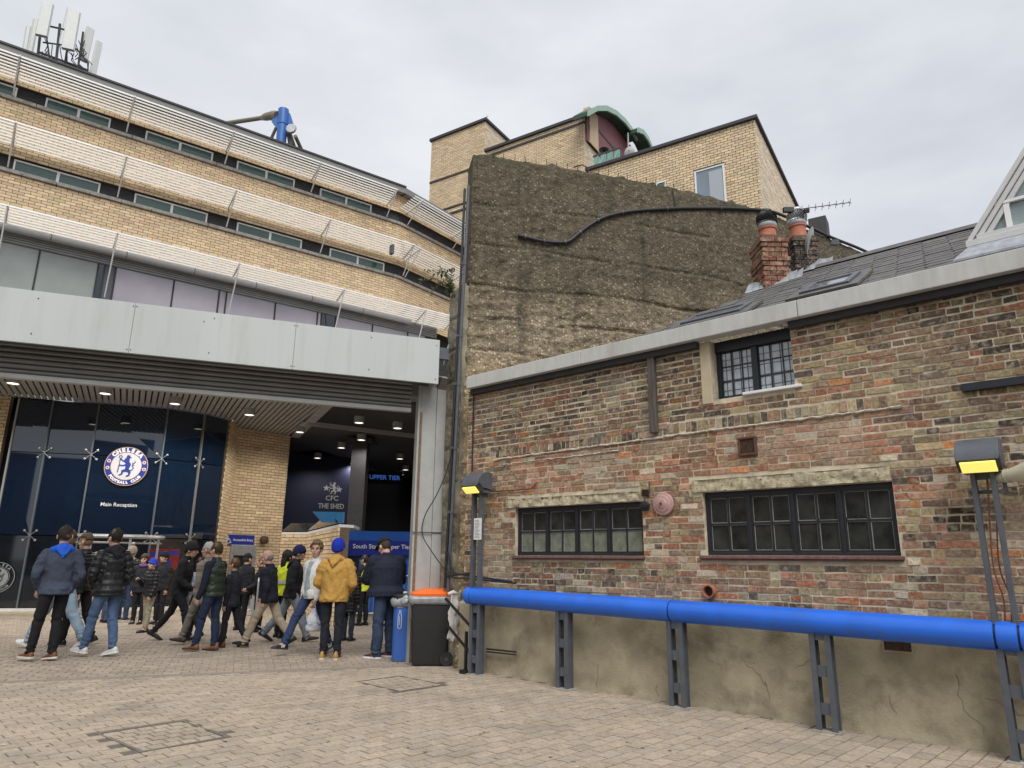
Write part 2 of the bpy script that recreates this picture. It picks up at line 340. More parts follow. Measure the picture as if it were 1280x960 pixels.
# inspection covers, steel-edged and filled with blocks
for ci, c in enumerate(COVERS):
    P = [gz(*p) for p in c]; cen = sum(P)/4
    t = thing('inspection_cover', ['wide recessed inspection cover filled with blocks in the left foreground paving', 'smaller recessed inspection cover in the paving before the black bin'][ci], 'manhole cover', Matrix.Translation(Vector(cen)), 'recessed inspection covers in the paving')
    mb = MB()
    for i in range(4):
        a, b = P[i]-cen, P[(i+1) % 4]-cen; n = np.array([-(b-a)[1], (b-a)[0], 0]); n /= np.linalg.norm(n); n *= np.sign((-a)@n)
        mb.prism([a-n*.006+(0, 0, -.05), b-n*.006+(0, 0, -.05), b+n*.008+(0, 0, -.05), a+n*.008+(0, 0, -.05)], (0, 0, .054))
        e = (b-a)/np.linalg.norm(b-a); mb.prism([a-e*.012-n*.012+(0, 0, -.05), a+e*.035-n*.012+(0, 0, -.05), a+e*.035+n*.02+(0, 0, -.05), a-e*.012+n*.02+(0, 0, -.05)], (0, 0, .0535))
    mb.build('cover_frame', mat('worn cover steel', (.17, .155, .135), .6, var=.3, nscale=20), t)
    nx, ny = (5, 6) if ci == 0 else (5, 5)
    for i in range(nx):
        for j in range(ny):
            def bl(a, b): 
                a = .03+.94*a; b = .03+.94*b; return (P[0]-cen)*(1-a)*(1-b)+(P[1]-cen)*a*(1-b)+(P[2]-cen)*a*b+(P[3]-cen)*(1-a)*b
            off = .5/nx if j % 2 else 0
            a0, a1 = max(0, i/nx+off-(1/nx if off and i == 0 and 0 else 0)), min(1, (i+1)/nx+off)
            q = [bl(a0+.012, j/ny+.012), bl(a1-.012, j/ny+.012), bl(a1-.012, (j+1)/ny-.012), bl(a0+.012, (j+1)/ny-.012)]
            o = MB().prism([p+(0, 0, -.05) for p in q], (0, 0, .05+random.uniform(-.001, .001))).build('cover_block', M['paver'], t)
            o.color = (*pcols(1, _pcols)[0], 1); o.data.attributes.new('tint', 'FLOAT_COLOR', 'FACE').data.foreach_set('color', np.ones(4*len(o.data.polygons), np.float32))
            if off and i == 0:
                q = [bl(.0+.012, j/ny+.012), bl(off-.012, j/ny+.012), bl(off-.012, (j+1)/ny-.012), bl(.012, (j+1)/ny-.012)]
                o = MB().prism([p+(0, 0, -.05) for p in q], (0, 0, .05)).build('cover_block', M['paver'], t)
                o.color = (*pcols(1, _pcols)[0], 1); o.data.attributes.new('tint', 'FLOAT_COLOR', 'FACE').data.foreach_set('color', np.ones(4*len(o.data.polygons), np.float32))

# trodden gum and small litter on the paving
random.seed(21); gum = MB(); lit = MB()
for k in range(260):
    x, y = random.uniform(-9, 5), random.uniform(4, 13); wx, wy = np.array([x]), np.array([y])
    if not wall_side(wx, wy, .3)[0] or gate_side(wx, wy)[0] > 2.5: continue
    r = random.uniform(.008, .02); n = 9; a0 = random.random()
    (gum if k % 5 else lit).add([(x+r*random.uniform(.75, 1.2)*math.cos(6.283*i/n+a0), y+r*random.uniform(.75, 1.2)*math.sin(6.283*i/n+a0), .0042+.0002*(k % 7)) for i in range(n)], [tuple(range(n))])
tag(gum.build('trodden_gum', mat('trodden gum', (.17, .155, .135), .8, var=.3, nscale=9), fix=False), kind='stuff'); tag(lit.build('litter_fleck', mat('pale litter', (.55, .53, .48), .8, var=.2), fix=False), kind='stuff')
# ============================================================ BRICK COTTAGE (right)
cot = thing('brick_cottage', 'low old brick cottage with a slate roof behind the blue pipe', 'cottage', WALL.M)
S0, S1 = WALL.px(583, 600)[0], 8.6; SF = WALL.px(591, 600)[0]
ZP, ZF0, ZF1 = .95, 4.10, 4.30
W1 = (.53, 2.62, 1.585, 2.24); W2 = (3.43, 5.43, 1.595, 2.30); W3 = (3.64, 4.59, 3.37, 4.10)
HOLES = [W1, W2, W3, (.38, 2.60, 2.24, 2.365), (3.31, 5.43, 2.30, 2.44), (3.50, 3.64, 3.33, 4.10), (W1[0]-.03, W1[1]+.02, 1.53, 1.585), (W2[0]-.06, W2[1]+.03, 1.54, 1.595)]
# mortar bed: boxes between the openings, recessed 12 mm behind the brick faces
xs = sorted({S0, S1, *[h[0] for h in (W1, W2, W3)], *[h[1] for h in (W1, W2, W3)]}); zs = sorted({ZP-.06, ZF0, *[h[2] for h in (W1, W2, W3)], *[h[3] for h in (W1, W2, W3)]})
mb = MB()
for a, b in zip(xs[:-1], xs[1:]):
    z_open = sorted([(h[2], h[3]) for h in (W1, W2, W3) if h[0] <= a and h[1] >= b]); z = ZP-.06
    for (p, q) in z_open+[(ZF0, ZF0)]:
        if p > z: mb.box(a, b, 0, .3, z, p)
        z = q
tag(mb.build('mortar_bed', M['mortar'], cot))
BT = dict(red=(.335, .15, .09), redl=(.385, .215, .14), brown=(.285, .18, .112), purple=(.185, .125, .092), stock=(.385, .30, .162), olive=(.32, .258, .155), black=(.10, .083, .068), pale=(.50, .42, .315), orange=(.46, .20, .09))
ZW = {'top': dict(brown=.28, purple=.26, olive=.15, black=.16, stock=.07, red=.07, orange=.01, redl=.02), 'red': dict(red=.42, redl=.34, brown=.13, olive=.03, pale=.06, orange=.02),
      'low': dict(brown=.24, purple=.14, red=.13, redl=.12, olive=.14, stock=.09, black=.05, pale=.09, orange=.015), 'soldier': dict(black=.3, olive=.3, brown=.2, purple=.15, pale=.1)}
def zone(s, z):
    if z > 3.14: return 'top'
    if 2.36 < z < 3.0 and .25 < s < 2.5: return 'red'
    if 2.42 < z < 3.08 and 3.0 < s < 5.3: return 'red'
    if z > 2.75 and s > 5.5: return 'top'
    return 'low'
CH = .0757; BR = []; BC = []
def addb(s0, s1, z0, z1, zn):
    for (hx0, hx1, hz0, hz1) in HOLES:
        if z1 > hz0+.004 and z0 < hz1-.004 and s1 > hx0 and s0 < hx1:
            if s0 < hx0-.035 and s1 <= hx1: s1 = hx0-.004
            elif s1 > hx1+.035 and s0 >= hx0: s0 = hx1+.004
            elif s0 < hx0-.035 and s1 > hx1+.035: addb(s0, hx0-.004, z0, z1, zn); s0 = hx1+.004
            else: return
    w = ZW[zn]; k = random.choices(list(w), list(w.values()))[0]; c = np.array(BT[k])*random.gauss(1, .15)*(1+rng.normal(0, .025, 3))
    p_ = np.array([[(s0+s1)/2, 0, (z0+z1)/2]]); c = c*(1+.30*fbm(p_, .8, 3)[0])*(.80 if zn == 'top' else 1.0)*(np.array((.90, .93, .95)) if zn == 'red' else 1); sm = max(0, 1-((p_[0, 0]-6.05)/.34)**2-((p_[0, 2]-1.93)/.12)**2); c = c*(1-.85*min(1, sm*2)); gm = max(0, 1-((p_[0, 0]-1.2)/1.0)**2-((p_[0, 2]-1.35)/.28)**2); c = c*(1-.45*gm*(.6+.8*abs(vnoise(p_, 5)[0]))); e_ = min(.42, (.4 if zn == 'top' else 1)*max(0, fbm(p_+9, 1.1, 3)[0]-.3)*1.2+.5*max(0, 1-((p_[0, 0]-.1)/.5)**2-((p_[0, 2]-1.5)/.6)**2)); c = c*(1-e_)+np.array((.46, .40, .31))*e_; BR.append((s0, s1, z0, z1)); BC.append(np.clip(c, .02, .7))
SOLD = [(.12, 2.6, 2.99, 3.125), (2.95, 5.55, 3.025, 3.16)]
row = 0; z = ZP-.05
while z < ZF0-.02:
    s = S0-(random.random()*.1); head = (row % 2 == 0)
    while s < S1:
        zn = zone(s, z+.04); jz = .0115 if zn == 'top' else .0088; zz0, zz1 = z+jz, min(z+CH-jz, ZF0-.003)
        h = random.random() < ((.72 if head else .3) if zn != 'top' else (.8 if row % 4 == 0 else .22))
        L = (.113 if h else .228)
        if random.random() < .05: L = .165
        L *= random.uniform(.94, 1.06); a, b = max(s, S0)+.0062, min(s+L, S1)-.0062; s += L
        if b-a < .03: continue
        if any(x0 < (a+b)/2 < x1 and z0 < z+.037 < z1 for x0, x1, z0, z1 in SOLD): continue
        addb(a, b, zz0+random.uniform(-.002, .002), zz1+random.uniform(-.002, .002), zn)
    z += CH; row += 1
for x0, x1, z0, z1 in SOLD:
    s = x0
    while s < x1:
        w = random.uniform(.07, .085); addb(s+.006, s+w-.006, z0+.014+random.uniform(-.006, .006), z1-.012, 'soldier'); s += w
BR = np.array(BR); BC = np.array(BC)
cw = WALL.o[None]+BR[:, :1]*WALL.x[None]; cu = np.array([proj(c+np.array([0, 0, r[2]])) for c, r in zip(cw, BR)])
inf = (cu[:, 0] > 0) & (cu[:, 0] < 1275) & (cu[:, 1] > 0); area = np.where(inf, (BR[:, 1]-BR[:, 0])*(BR[:, 3]-BR[:, 2])/(cw[:, 1]**2), 0)
order = np.argsort(-area); single, rest = order[:296], order[296:]
tag(brick_obj('brickwork', BR[rest], M['brick'], cot, BC[rest], jit=.0055, pj=.006, proud=.007), kind='stuff')
_bm = {}
for i in single:
    r = BR[i]; key = (round((r[1]-r[0])/.012), int(i) % 3, round((r[3]-r[2])/.02))
    if key not in _bm:
        L = key[0]*.012; h_ = .0286 if key[2] <= 4 else key[2]*.01; v = brick_verts(np.array([[-L/2, L/2, -h_, h_]]), jit=.0055, pj=.002, proud=.007)[0]
        me = np_mesh(None, v, _BF, M['brick'], tint=np.ones((5, 3))); me.name = 'brick'; _bm[key] = me
    o = link('brick', _bm[key], cot); o.location = ((r[0]+r[1])/2, random.uniform(-.004, .004), (r[2]+r[3])/2); o.rotation_euler = (0, random.uniform(-.008, .008), 0); o.color = (*BC[i], 1)
# render plinth
nx, nz = 300, 34; X, Z = np.meshgrid(np.linspace(S0-.02, S1, nx), np.linspace(-.05, ZP, nz)); P = np.stack([X.ravel(), np.full(X.size, -.045), Z.ravel()], 1)
P[:, 1] += .012*fbm(P*np.array([1, 0, 1]), 2.2, 4)-.02*np.clip((.06-P[:, 2])/.1, 0, 1)
P[:, 1] = np.where(P[:, 2] > ZP-.001, .05, P[:, 1])
idx = np.arange(nx*nz).reshape(nz, nx); f = np.stack([idx[:-1, :-1], idx[:-1, 1:], idx[1:, 1:], idx[1:, :-1]], -1).reshape(-1, 4)
np_mesh('render_plinth', P, f, M['render'], cot, smooth=True)
mb = MB()
for k, (s, z, L, sl) in enumerate([(3.72, .62, .5, .6), (4.03, .35, .6, 1.2), (4.35, .5, .4, -.3), (5.75, .6, .55, 1.3), (5.95, .42, .4, .2), (2.75, .45, .5, 1.4), (3.35, .5, .35, .2), (1.95, .3, .3, 1.5), (5.2, .35, .5, 1.5)]):
    p = [(s, -.0455, z)]; a = sl
    for i in range(9):
        a = sl+random.uniform(-.7, .7); p.append((p[-1][0]+math.cos(a)*L/9, -.05, p[-1][2]-math.sin(a)*L/9))
    mb.tube([(q[0], -.046, q[2]) for q in p], .0014, 4)
tag(mb.build('plaster_crack', M['rust'], cot), kind='stuff')
# lintels with pitted edge
for (x0, x1, z0, z1) in [(.38, 2.60, 2.245, 2.365), (3.31, 5.43, 2.305, 2.44)]:
    n = 90; xs_ = np.linspace(x0, x1, n); v = []; nz_ = 7
    for i, x in enumerate(xs_):
        for j in range(nz_):
            zz = z0+(z1-z0)*j/(nz_-1); p = np.array([[x, 0, zz]]); d = .016*fbm(p, 17, 3)[0]
            v.append((x, -.028+d, zz+(.008*fbm(p, 9, 2)[0] if j in (0, nz_-1) else 0)))
    fs = [(i*nz_+j, (i+1)*nz_+j, (i+1)*nz_+j+1, i*nz_+j+1) for i in range(n-1) for j in range(nz_-1)]
    b = len(v); mb = MB(); mb.add(v, fs)
    vb = [(x, .12, zz) for x in (x0, x1) for zz in (z0, z1)]
    mb.add([v[0], v[(n-1)*nz_], vb[2], vb[0]], [(0, 1, 2, 3)]); mb.add([v[nz_-1], v[n*nz_-1], vb[3], vb[1]], [(0, 1, 2, 3)])
    mb.add([v[0], v[nz_-1], vb[1], vb[0]], [(0, 1, 2, 3)]); mb.add([v[(n-1)*nz_], v[n*nz_-1], vb[3], vb[2]], [(0, 1, 2, 3)])
    smooth_by_angle(mb.build('lintel', M['lintel'], cot), 50)
# sills
for (x0, x1, z0, z1) in [(W1[0]-.03, W1[1]+.02, 1.535, 1.583), (W2[0]-.06, W2[1]+.03, 1.545, 1.593)]:
    mb = MB(); mb.box(x0, x1, -.055, .1, z0+.012, z1); mb.box(x0+.01, x1-.01, -.04, .1, z0-.006, z0+.010); mb.build('window_sill', mat('red painted sill', (.17, .09, .075), .8, var=.3, nscale=25, bump=.4), cot, bevel=.006)
for (x0, x1, z0, z1), nb, gl in ((W1, 4, 'glassg'), (W2, 4, 'glass')):
    w = link('window', None, cot); y = .055
    mb = MB(); t = .035; mb.box(x0, x1, y, y+.06, z1-.05, z1); mb.box(x0, x1, y, y+.06, z0, z0+.035); mb.box(x0, x0+t, y, y+.06, z0+.035, z1-.05); mb.box(x1-t, x1, y, y+.06, z0+.035, z1-.05)
    bw = (x1-x0-2*t)/nb
    for i in range(1, nb): mb.box(x0+t+bw*i-.019, x0+t+bw*i+.019, y-.004, y+.06, z0+.035, z1-.05)
    mb.build('window_frame', M['blackwood'], w, bevel=.004)
    for i in range(nb):
        a, b = x0+t+bw*i+(.019 if i else 0), x0+t+bw*(i+1)-(.019 if i < nb-1 else 0); c = z0+.035; d = z1-.05
        mb = MB(); e = .02; mb.box(a, b, y+.008, y+.04, d-e, d); mb.box(a, b, y+.008, y+.04, c, c+e); mb.box(a, a+e, y+.008, y+.04, c+e, d-e); mb.box(b-e, b, y+.008, y+.04, c+e, d-e)
        xm, zm = (a+b)/2, (c+d)/2; mb.box(xm-.011, xm+.011, y+.012, y+.04, c+e, d-e); mb.box(a+e, xm-.0112, y+.0125, y+.04, zm-.011, zm+.011); mb.box(xm+.0112, b-e, y+.0125, y+.04, zm-.011, zm+.011)
        mb.build('glazing_bar', M['blackwood'], w)
        for (p, q) in ((a+e, xm-.011), (xm+.011, b-e)):
            for (r, s_), low in (((c+e, zm-.011), 1), ((zm+.011, d-e), 0)):
                mb = MB(); tl = random.uniform(-.004, .004)
                mb.add([(p, y+.026+tl, r), (q, y+.026-tl, r), (q, y+.026, s_), (p, y+.026, s_)], [(0, 1, 2, 3)], 0)
                pw = random.uniform(.005, .009)
                for k, (u0, u1, w0, w1) in enumerate([(p, q, s_-pw, s_), (p, q, r, r+pw), (p, p+pw, r+pw, s_-pw), (q-pw, q, r+pw, s_-pw)]): mb.box(u0, u1, y+.0225, y+.03, w0, w1, 1)
                mb.build('pane', [M['glassg' if (gl == 'glassg' and low) else 'glass'], M['putty']], w)
# upper window: concrete jamb, timber head, two casements of small panes
mb = MB(); x0, x1, z0, z1 = W3; mb.box(3.50, 3.505+.13, -.02, .3, 3.33, 4.095); mb.build('window_jamb', M['yplate'], cot, bevel=.008)
w = link('window', None, cot); y = .13; mb = MB()
mb.box(x0, x1, y-.03, y+.08, z1-.13, z1); mb.box(x0, x0+.05, y, y+.08, z0+.05, z1-.13); mb.box(x1-.02, x1, y, y+.08, z0+.05, z1-.13); xm = x0+.47; mb.box(xm-.035, xm+.035, y-.01, y+.08, z0+.05, z1-.13); mb.box(x0, x1, y, y+.08, z0, z0+.05)
mb.build('window_frame', M['blackwood'], w, bevel=.004)
mb = MB(); mb.box(x0-.1, xm-.1, .02, y-.002, z0-.02, z0+.0); mb.box(xm-.1, x1+.08, -.05, y-.002, z0-.005, z0+.028); mb.build('window_sill', M['white'], w, bevel=.006)
mg = mat('leaded pane with painted sky reflection', (.40, .44, .48), .06, var=.25, nscale=7, spec=.8)  # pale base colour stands in for the sky mirrored in these panes
for a, b in ((x0+.05, xm-.035), (xm+.035, x1-.02)):
    c, d = z0+.05, z1-.13; mb = MB(); nb = 3
    for i in range(nb+1): xx = a+(b-a)*i/nb; hw = .012 if i in (0, nb) else .006; mb.box(max(a, xx-hw), min(b, xx+hw), y+.02, y+.045, c, d)
    for j in range(nb+1):
        zz = c+(d-c)*j/nb; hw = .012 if j in (0, nb) else .006
        for i in range(nb): mb.box(a+(b-a)*i/nb+.013, a+(b-a)*(i+1)/nb-.013, y+.021, y+.044, max(c, zz-hw), min(d, zz+hw))
    mb.build('glazing_bar', M['blackwood'], w)
    for i in range(nb):
        for j in range(nb):
            p, q, r, s_ = a+(b-a)*i/nb+.006, a+(b-a)*(i+1)/nb-.006, c+(d-c)*j/nb+.006, c+(d-c)*(j+1)/nb-.006; tl = random.uniform(-.003, .003)
            mb = MB(); mb.add([(p, y+.034+tl, r), (q, y+.034-tl, r), (q, y+.034, s_), (p, y+.034, s_)], [(0, 1, 2, 3)]); mb.build('pane', mg, w)
    mb = MB()      # security lattice seen behind the glass, as a grid just proud of it
    for i in range(1, 5): xx = a+(b-a)*(i-.35)/4.4; mb.box(xx-.004, xx+.004, y+.028, y+.033, c+.01, d-.01)
    for j in range(1, 5): zz = c+(d-c)*(j-.4)/4.4; mb.box(a+.01, b-.01, y+.0285, y+.0325, zz-.003, zz+.003)
    mb.build('lattice', M['steel'], w)
# roof edge: fascia board, dark channel beneath, roof
for k, (a, b) in enumerate(((SF-.03, 1.83), (1.836, 4.74), (4.746, 8.7))): MB().box(a, b, -.17, .0, ZF0+.005, ZF1).build('fascia_board', M['fascia'], cot, bevel=.008)
mb = MB(); mb.box(SF-.02, 3.5, -.09, -.014, ZF0-.075, ZF0+.003); mb.box(4.6, 8.7, -.09, -.014, ZF0-.075, ZF0+.003); mb.build('soffit_channel', M['lead'], cot)
mb = MB(); mb.box(2.80, 2.90, -.075, -.013, 3.06, 4.03); mb.build('timber_post', M['timber'], cot, bevel=.008)
def ledge(x0, x1, zf, r=.02):
    n = int((x1-x0)/.05); pts = [(x0+(x1-x0)*i/n, -.018+random.uniform(-.006, .006), zf(x0+(x1-x0)*i/n)+random.uniform(-.006, .006)) for i in range(n+1)]
    mb = MB(); mb.tube(pts, [r*random.uniform(.6, 1.25) for _ in pts], 6); smooth_by_angle(mb.build('mortar_ledge', mat('white lime streak', (.50, .46, .38), .95, var=.4, nscale=25, bump=.8), cot), 60)
ledge(.1, 2.95, lambda s: 2.965+.012*s, .013); ledge(2.98, 5.6, lambda s: 2.995+.004*s, .014); ledge(.3, 2.3, lambda s: 2.875+.01*s, .008); MB().box(6.12, 8.4, -.05, .06, 3.08, 3.155).build('steel_lintel', M['blackwood'], cot, bevel=.004)
# roof plane of slates
PITCH = math.tan(math.radians(29)); 
yr = .1
while WALL.px(1150, 303, yr)[2] > ZF1+yr*PITCH: yr += .02
RIDGE = yr; print('ridge', RIDGE)
def roof_px(u, v):
    y = 0.
    while y < 4 and WALL.px(u, v, y)[2] > ZF1+y*PITCH: y += .01
    return WALL.px(u, v, y)
_ra, _rb = roof_px(800, 421.5), roof_px(936, 369); _rs = (_rb[0]-_ra[0])/max(.1, _rb[1]-_ra[1]); print('roof left', _ra, _rb, _rs)
def xleft(y): return _ra[0]+(y-_ra[1])*_rs
mb = MB(); mb.prism([(xleft(0), 0, ZF1-.03), (8.7, 0, ZF1-.03), (8.7, RIDGE, ZF1-.03+RIDGE*PITCH), (xleft(RIDGE), RIDGE, ZF1-.03+RIDGE*PITCH)], (0, 0, -.12)); mb.build('roof_deck', M['lead'], cot)
sl_i = []; nrow = int(RIDGE/math.sqrt(1)/.17)
_sl = []
for k in range(4):
    mb = MB(); a = math.atan(PITCH); w_ = .28; h_ = .27+.01*k
    mb.box(-w_/2+.003, w_/2-.003, 0, h_, 0, .008+.003*(k % 2)); o = mb.build('slate', M['slate']); me = o.data; bpy.data.objects.remove(o); _sl.append(me)
cnt = 0; rest_mb = MB()
for j in range(nrow):
    y0 = -.06+j*RIDGE/nrow; z0 = ZF1+y0*PITCH; s = xleft(y0)+.15+(.14 if j % 2 else 0)
    while s < 8.5:
        R = Matrix.Translation((s, y0, z0+.004)) @ Matrix.Rotation(math.atan(PITCH)+random.uniform(-.035, -.012), 4, 'X') @ Matrix.Rotation(random.uniform(-.02, .02), 4, 'Z')
        u, v = proj(WALL.W((s, y0, z0)))
        if u < 1300 and cnt < 290:
            o = link('slate', _sl[cnt % 4], cot); o.matrix_local = R; cnt += 1
        else:
            me = _sl[j % 4]; rest_mb.add([R @ p.co for p in me.vertices], [tuple(p.vertices) for p in me.polygons])
        s += .285
if rest_mb.v: tag(rest_mb.build('slate_field', M['slate'], cot), kind='stuff')
MB().prism([(xleft(RIDGE), RIDGE-.1, ZF1+RIDGE*PITCH-.02), (xleft(RIDGE), RIDGE+.1, ZF1+RIDGE*PITCH-.02), (xleft(RIDGE), RIDGE, ZF1+RIDGE*PITCH+.07)], (8.7-xleft(RIDGE), 0, 0)).build('ridge_tile', M['slate'], cot)
# roof windows
def roofpt(s, y, h=0): return Vector((s, y, ZF1+y*PITCH+h))
def roof_window(s0, s1, y0, y1):
    w = link('roof_window', None, cot); mb = MB(); a = Vector((0, -math.sin(math.atan(PITCH)), math.cos(math.atan(PITCH))))
    def slab(sa, sb, ya, yb, h0, h1): mb.prism([roofpt(sa, ya)+a*h0, roofpt(sb, ya)+a*h0, roofpt(sb, yb)+a*h0, roofpt(sa, yb)+a*h0], a*(h1-h0))
    for sa, sb, ya, yb in ((s0, s1, y0, y0+.07), (s0, s1, y1-.07, y1), (s0, s0+.07, y0+.07, y1-.07), (s1-.07, s1, y0+.07, y1-.07)): slab(sa, sb, ya, yb, .015, .075)
    mb.build('window_frame', M['steel'], w, bevel=.006)
    mb = MB(); slab(s0+.07, s1-.07, y0+.07, y1-.07, .04, .06); mb.build('pane', mat('roof glass', (.13, .14, .15), .06, var=.1, spec=.8), w)
    mb = MB(); slab(s0-.12, s1+.12, y0-.14, y0-.01, .02, .05); slab(s0-.12, s0-.01, y0-.01, y1+.05, .02, .05); slab(s1+.01, s1+.12, y0-.01, y1+.05, .02, .05); mb.build('flashing', M['slate'], w)
roof_window(3.15, 3.95, .22, .62); roof_window(4.6, 5.15, .4, .95)
# chimney stacks
def stack(sx, sy, w, d, z0, z1, base, caps, label, rot=0.0):
    c = link('chimney', None, cot); c.location = (sx, sy, 0); c.rotation_euler = (0, 0, rot); c['label'] = label
    MB().box(-w/2+.014, w/2-.014, -d/2+.014, d/2-.014, z0, z1-.01).build('mortar_core', M['ymortar'], c)
    nr = int((z1-z0)/.076)
    for i in range(nr):
        za, zb = z0+i*.076+.005, z0+(i+1)*.076-.005; off = .013 if any(a <= i < b for a, b in caps) else 0
        off += .012 if any(i == b-1 for a, b in caps) else 0
        for face in range(4):
            L = w if face % 2 == 0 else d; a = -L/2-off; ex = off; n = max(1, round((L+2*off)/(.215))); st = (i+face) % 2
            edges = [-L/2-off+ (L+2*off)*k/n for k in range(n+1)] if st else [-L/2-off]+[-L/2-off+(L+2*off)*(k+.5)/n for k in range(n)]+[L/2+off]
            for e0, e1 in zip(edges[:-1], edges[1:]):
                bw = .1; hh = (d if face % 2 == 0 else w)/2+off
                mb = MB(); mb.box(e0+.005, e1-.005, -hh-random.uniform(0, .005), -hh+bw-.03, za, zb)
                o = mb.build('brick', M['brick'], c); o.rotation_euler = (0, 0, face*math.pi/2); cc = np.array(random.choice(base))*random.gauss(1, .15); o.color = (*np.clip(cc, .02, .7), 1)
                o.data.attributes.new('tint', 'FLOAT_COLOR', 'FACE').data.foreach_set('color', np.ones(4*len(o.data.polygons), np.float32))
    return c
def pot(c, x, y, z, r, cowlmat, k, h=.2):
    mb = MB(); mb.lathe([(r*1.12, 0), (r*1.1, .04), (r, .06), (r*.95, h-.04), (r*1.06, h-.03), (r*1.06, h), (r*.8, h)], (x, y, z), n=20); smooth_by_angle(mb.build('chimney_pot', M['terracotta'], c), 40)
    mb = MB(); mb.lathe([(r*1.04, h), (r*1.12, h+.015), (r*1.12, h+.06), (r*.95, h+.075)], (x, y, z), n=20); smooth_by_angle(mb.build('cowl_collar', M['galv'], c), 40)
    mb = MB(); R = r*1.28
    for q in range(22):          # spiral vanes of a spinning cowl
        pts = []; n = 9
        for i in range(n):
            ph = -.9+2.2*i/(n-1); a = 2*math.pi*q/22+ph*.55; rr = R*math.cos(ph*.78) if ph > -.9 else R; pts.append((x+rr*math.cos(a), y+rr*math.sin(a), z+h+.07+R*.78*(math.sin(ph*.85)+.7)))
        for i in range(n-1):
            p, p2 = Vector(pts[i]), Vector(pts[i+1]); a0 = Vector((x, y, p.z)); s_ = .17
            def off(pp): 
                dv = pp-Vector((x, y, pp.z)); return Vector((x, y, pp.z))+Matrix.Rotation(s_, 3, 'Z') @ (dv*.88)
            mb.add([p, p2, off(p2), off(p)], [(0, 1, 2, 3)])
    mb.lathe([(R*.55, 0), (R*.5, .03), (.02, .05)], (x, y, z+h+.07+R*.78*1.62), n=14)
    mb.build('chimney_cowl', cowlmat, c, fix=False); mb = MB(); mb.lathe([(R*.66, .0), (R*.74, R*.7), (R*.4, R*1.3)], (x, y, z+h+.08), n=14); mb.build('cowl_core', M['soffitgap'], c)
c1b = WALL.loc(dep(965, 360, 9.75)); c2b = WALL.loc(dep(1003, 345, 10.15)); print('chim', c1b, c2b)
redb = [(.22, .10, .068), (.19, .088, .06), (.26, .135, .09), (.16, .08, .06), (.25, .15, .10)]; darkb = [(.07, .055, .05), (.10, .075, .065), (.055, .048, .045), (.13, .085, .07)]
zt1 = dep(965, 300, 9.75)[2]; zt2 = dep(1003, 300, 10.15)[2]
nr1 = int((zt1-(c1b[2]-.35))/.076)
c1 = stack(c1b[0], c1b[1], .38, .44, c1b[2]-.35, zt1, redb, [(nr1-2, nr1), (nr1-6, nr1-4)], 'front chimney stack in red brick with a black spinning cowl', rot=.75)
pot(c1, 0, -.02, zt1-.02, .125, M['black'], 0)
nr2 = int((zt2-(c2b[2]-.5))/.076)
c2 = stack(c2b[0], c2b[1], .36, .42, c2b[2]-.5, zt2, darkb, [(nr2-2, nr2)], 'rear chimney stack in sooty dark brick with a silver spinning cowl', rot=.75)
pot(c2, 0, 0, zt2-.02, .125, M['galv'], 1, h=.26)
mb = MB()
for (cx, cy, cz) in (c1b, c2b):
    for i in range(9):
        a = -.3+i*.07; s = cx-.3+i*.085; y = cy-.3+.02*i; mb.prism([(s, y, ZF1+y*PITCH+.0), (s+.11, y, ZF1+y*PITCH+.0), (s+.1, y+.14, ZF1+y*PITCH+.16+random.uniform(0, .05)), (s+.01, y+.14, ZF1+y*PITCH+.15+random.uniform(0, .05))], (0, .012, .0))
tag(mb.build('chimney_flashing', M['leadsheet'], cot), kind='stuff')
# glazed gable dormer at the right
dm = link('glass_dormer', None, cot); dy = .55
A = WALL.px(1207, 303, dy); B = WALL.px(1283, 178, dy); dirv = (B-A); slope = dirv[2]/dirv[0]; half = 1.05; apex = (A[0]+half, A[2]+half*slope); zb = A[2]
def tri(o, x0): return None
mb = MB(); Lh = math.hypot(half, half*slope); nx_, nz_ = -half*slope/Lh, half/Lh    # outward normal of the left rafter
for t0, t1, ya, yb in ((0, .045, dy, dy+1.3), (.052, .10, dy+.02, dy+.1), (.107, .155, dy+.035, dy+.1)):
    def pt(x, z, t): return (x-nx_*t, z-nz_*t)
    for sgn in (1, -1):
        p = [(A[0]+t0/abs(nx_), zb), (A[0]+t1/abs(nx_), zb), (apex[0], apex[1]-t1/nz_), (apex[0], apex[1]-t0/nz_)]
        if sgn < 0: p = [(2*apex[0]-q[0], q[1]) for q in p]
        mb.prism([(q[0], ya, q[1]) for q in p], (0, yb-ya, 0))
mb.box(A[0], 2*apex[0]-A[0], dy-.03, dy+.12, zb-.07, zb-.001); mb.box(A[0]+.1, 2*apex[0]-A[0]-.1, dy-.01, dy+.12, zb+.002, zb+.05)
mb.build('dormer_frame', mat('dormer frame grey', (.56, .56, .56), .5, var=.06), dm, bevel=.004)
t = .157; g0 = A[0]+t/abs(nx_)
mb = MB(); mb.add([(g0, dy+.07, zb+.03), (2*apex[0]-g0, dy+.07, zb+.03), (apex[0], dy+.07, apex[1]-t/nz_)], [(0, 1, 2)]); mb.build('pane', mat('dormer glass', (.20, .25, .25), .05, var=.3, nscale=3, spec=.8), dm)
mb = MB(); xq = A[0]+.36; mb.box(xq, xq+.05, dy+.03, dy+.069, zb+.05, zb+.05+(xq-g0)*slope+.03); mb.box(xq-.1, xq+.9, dy+.03, dy+.068, zb+.33, zb+.36); mb.build('glazing_bar', M['white'], dm)
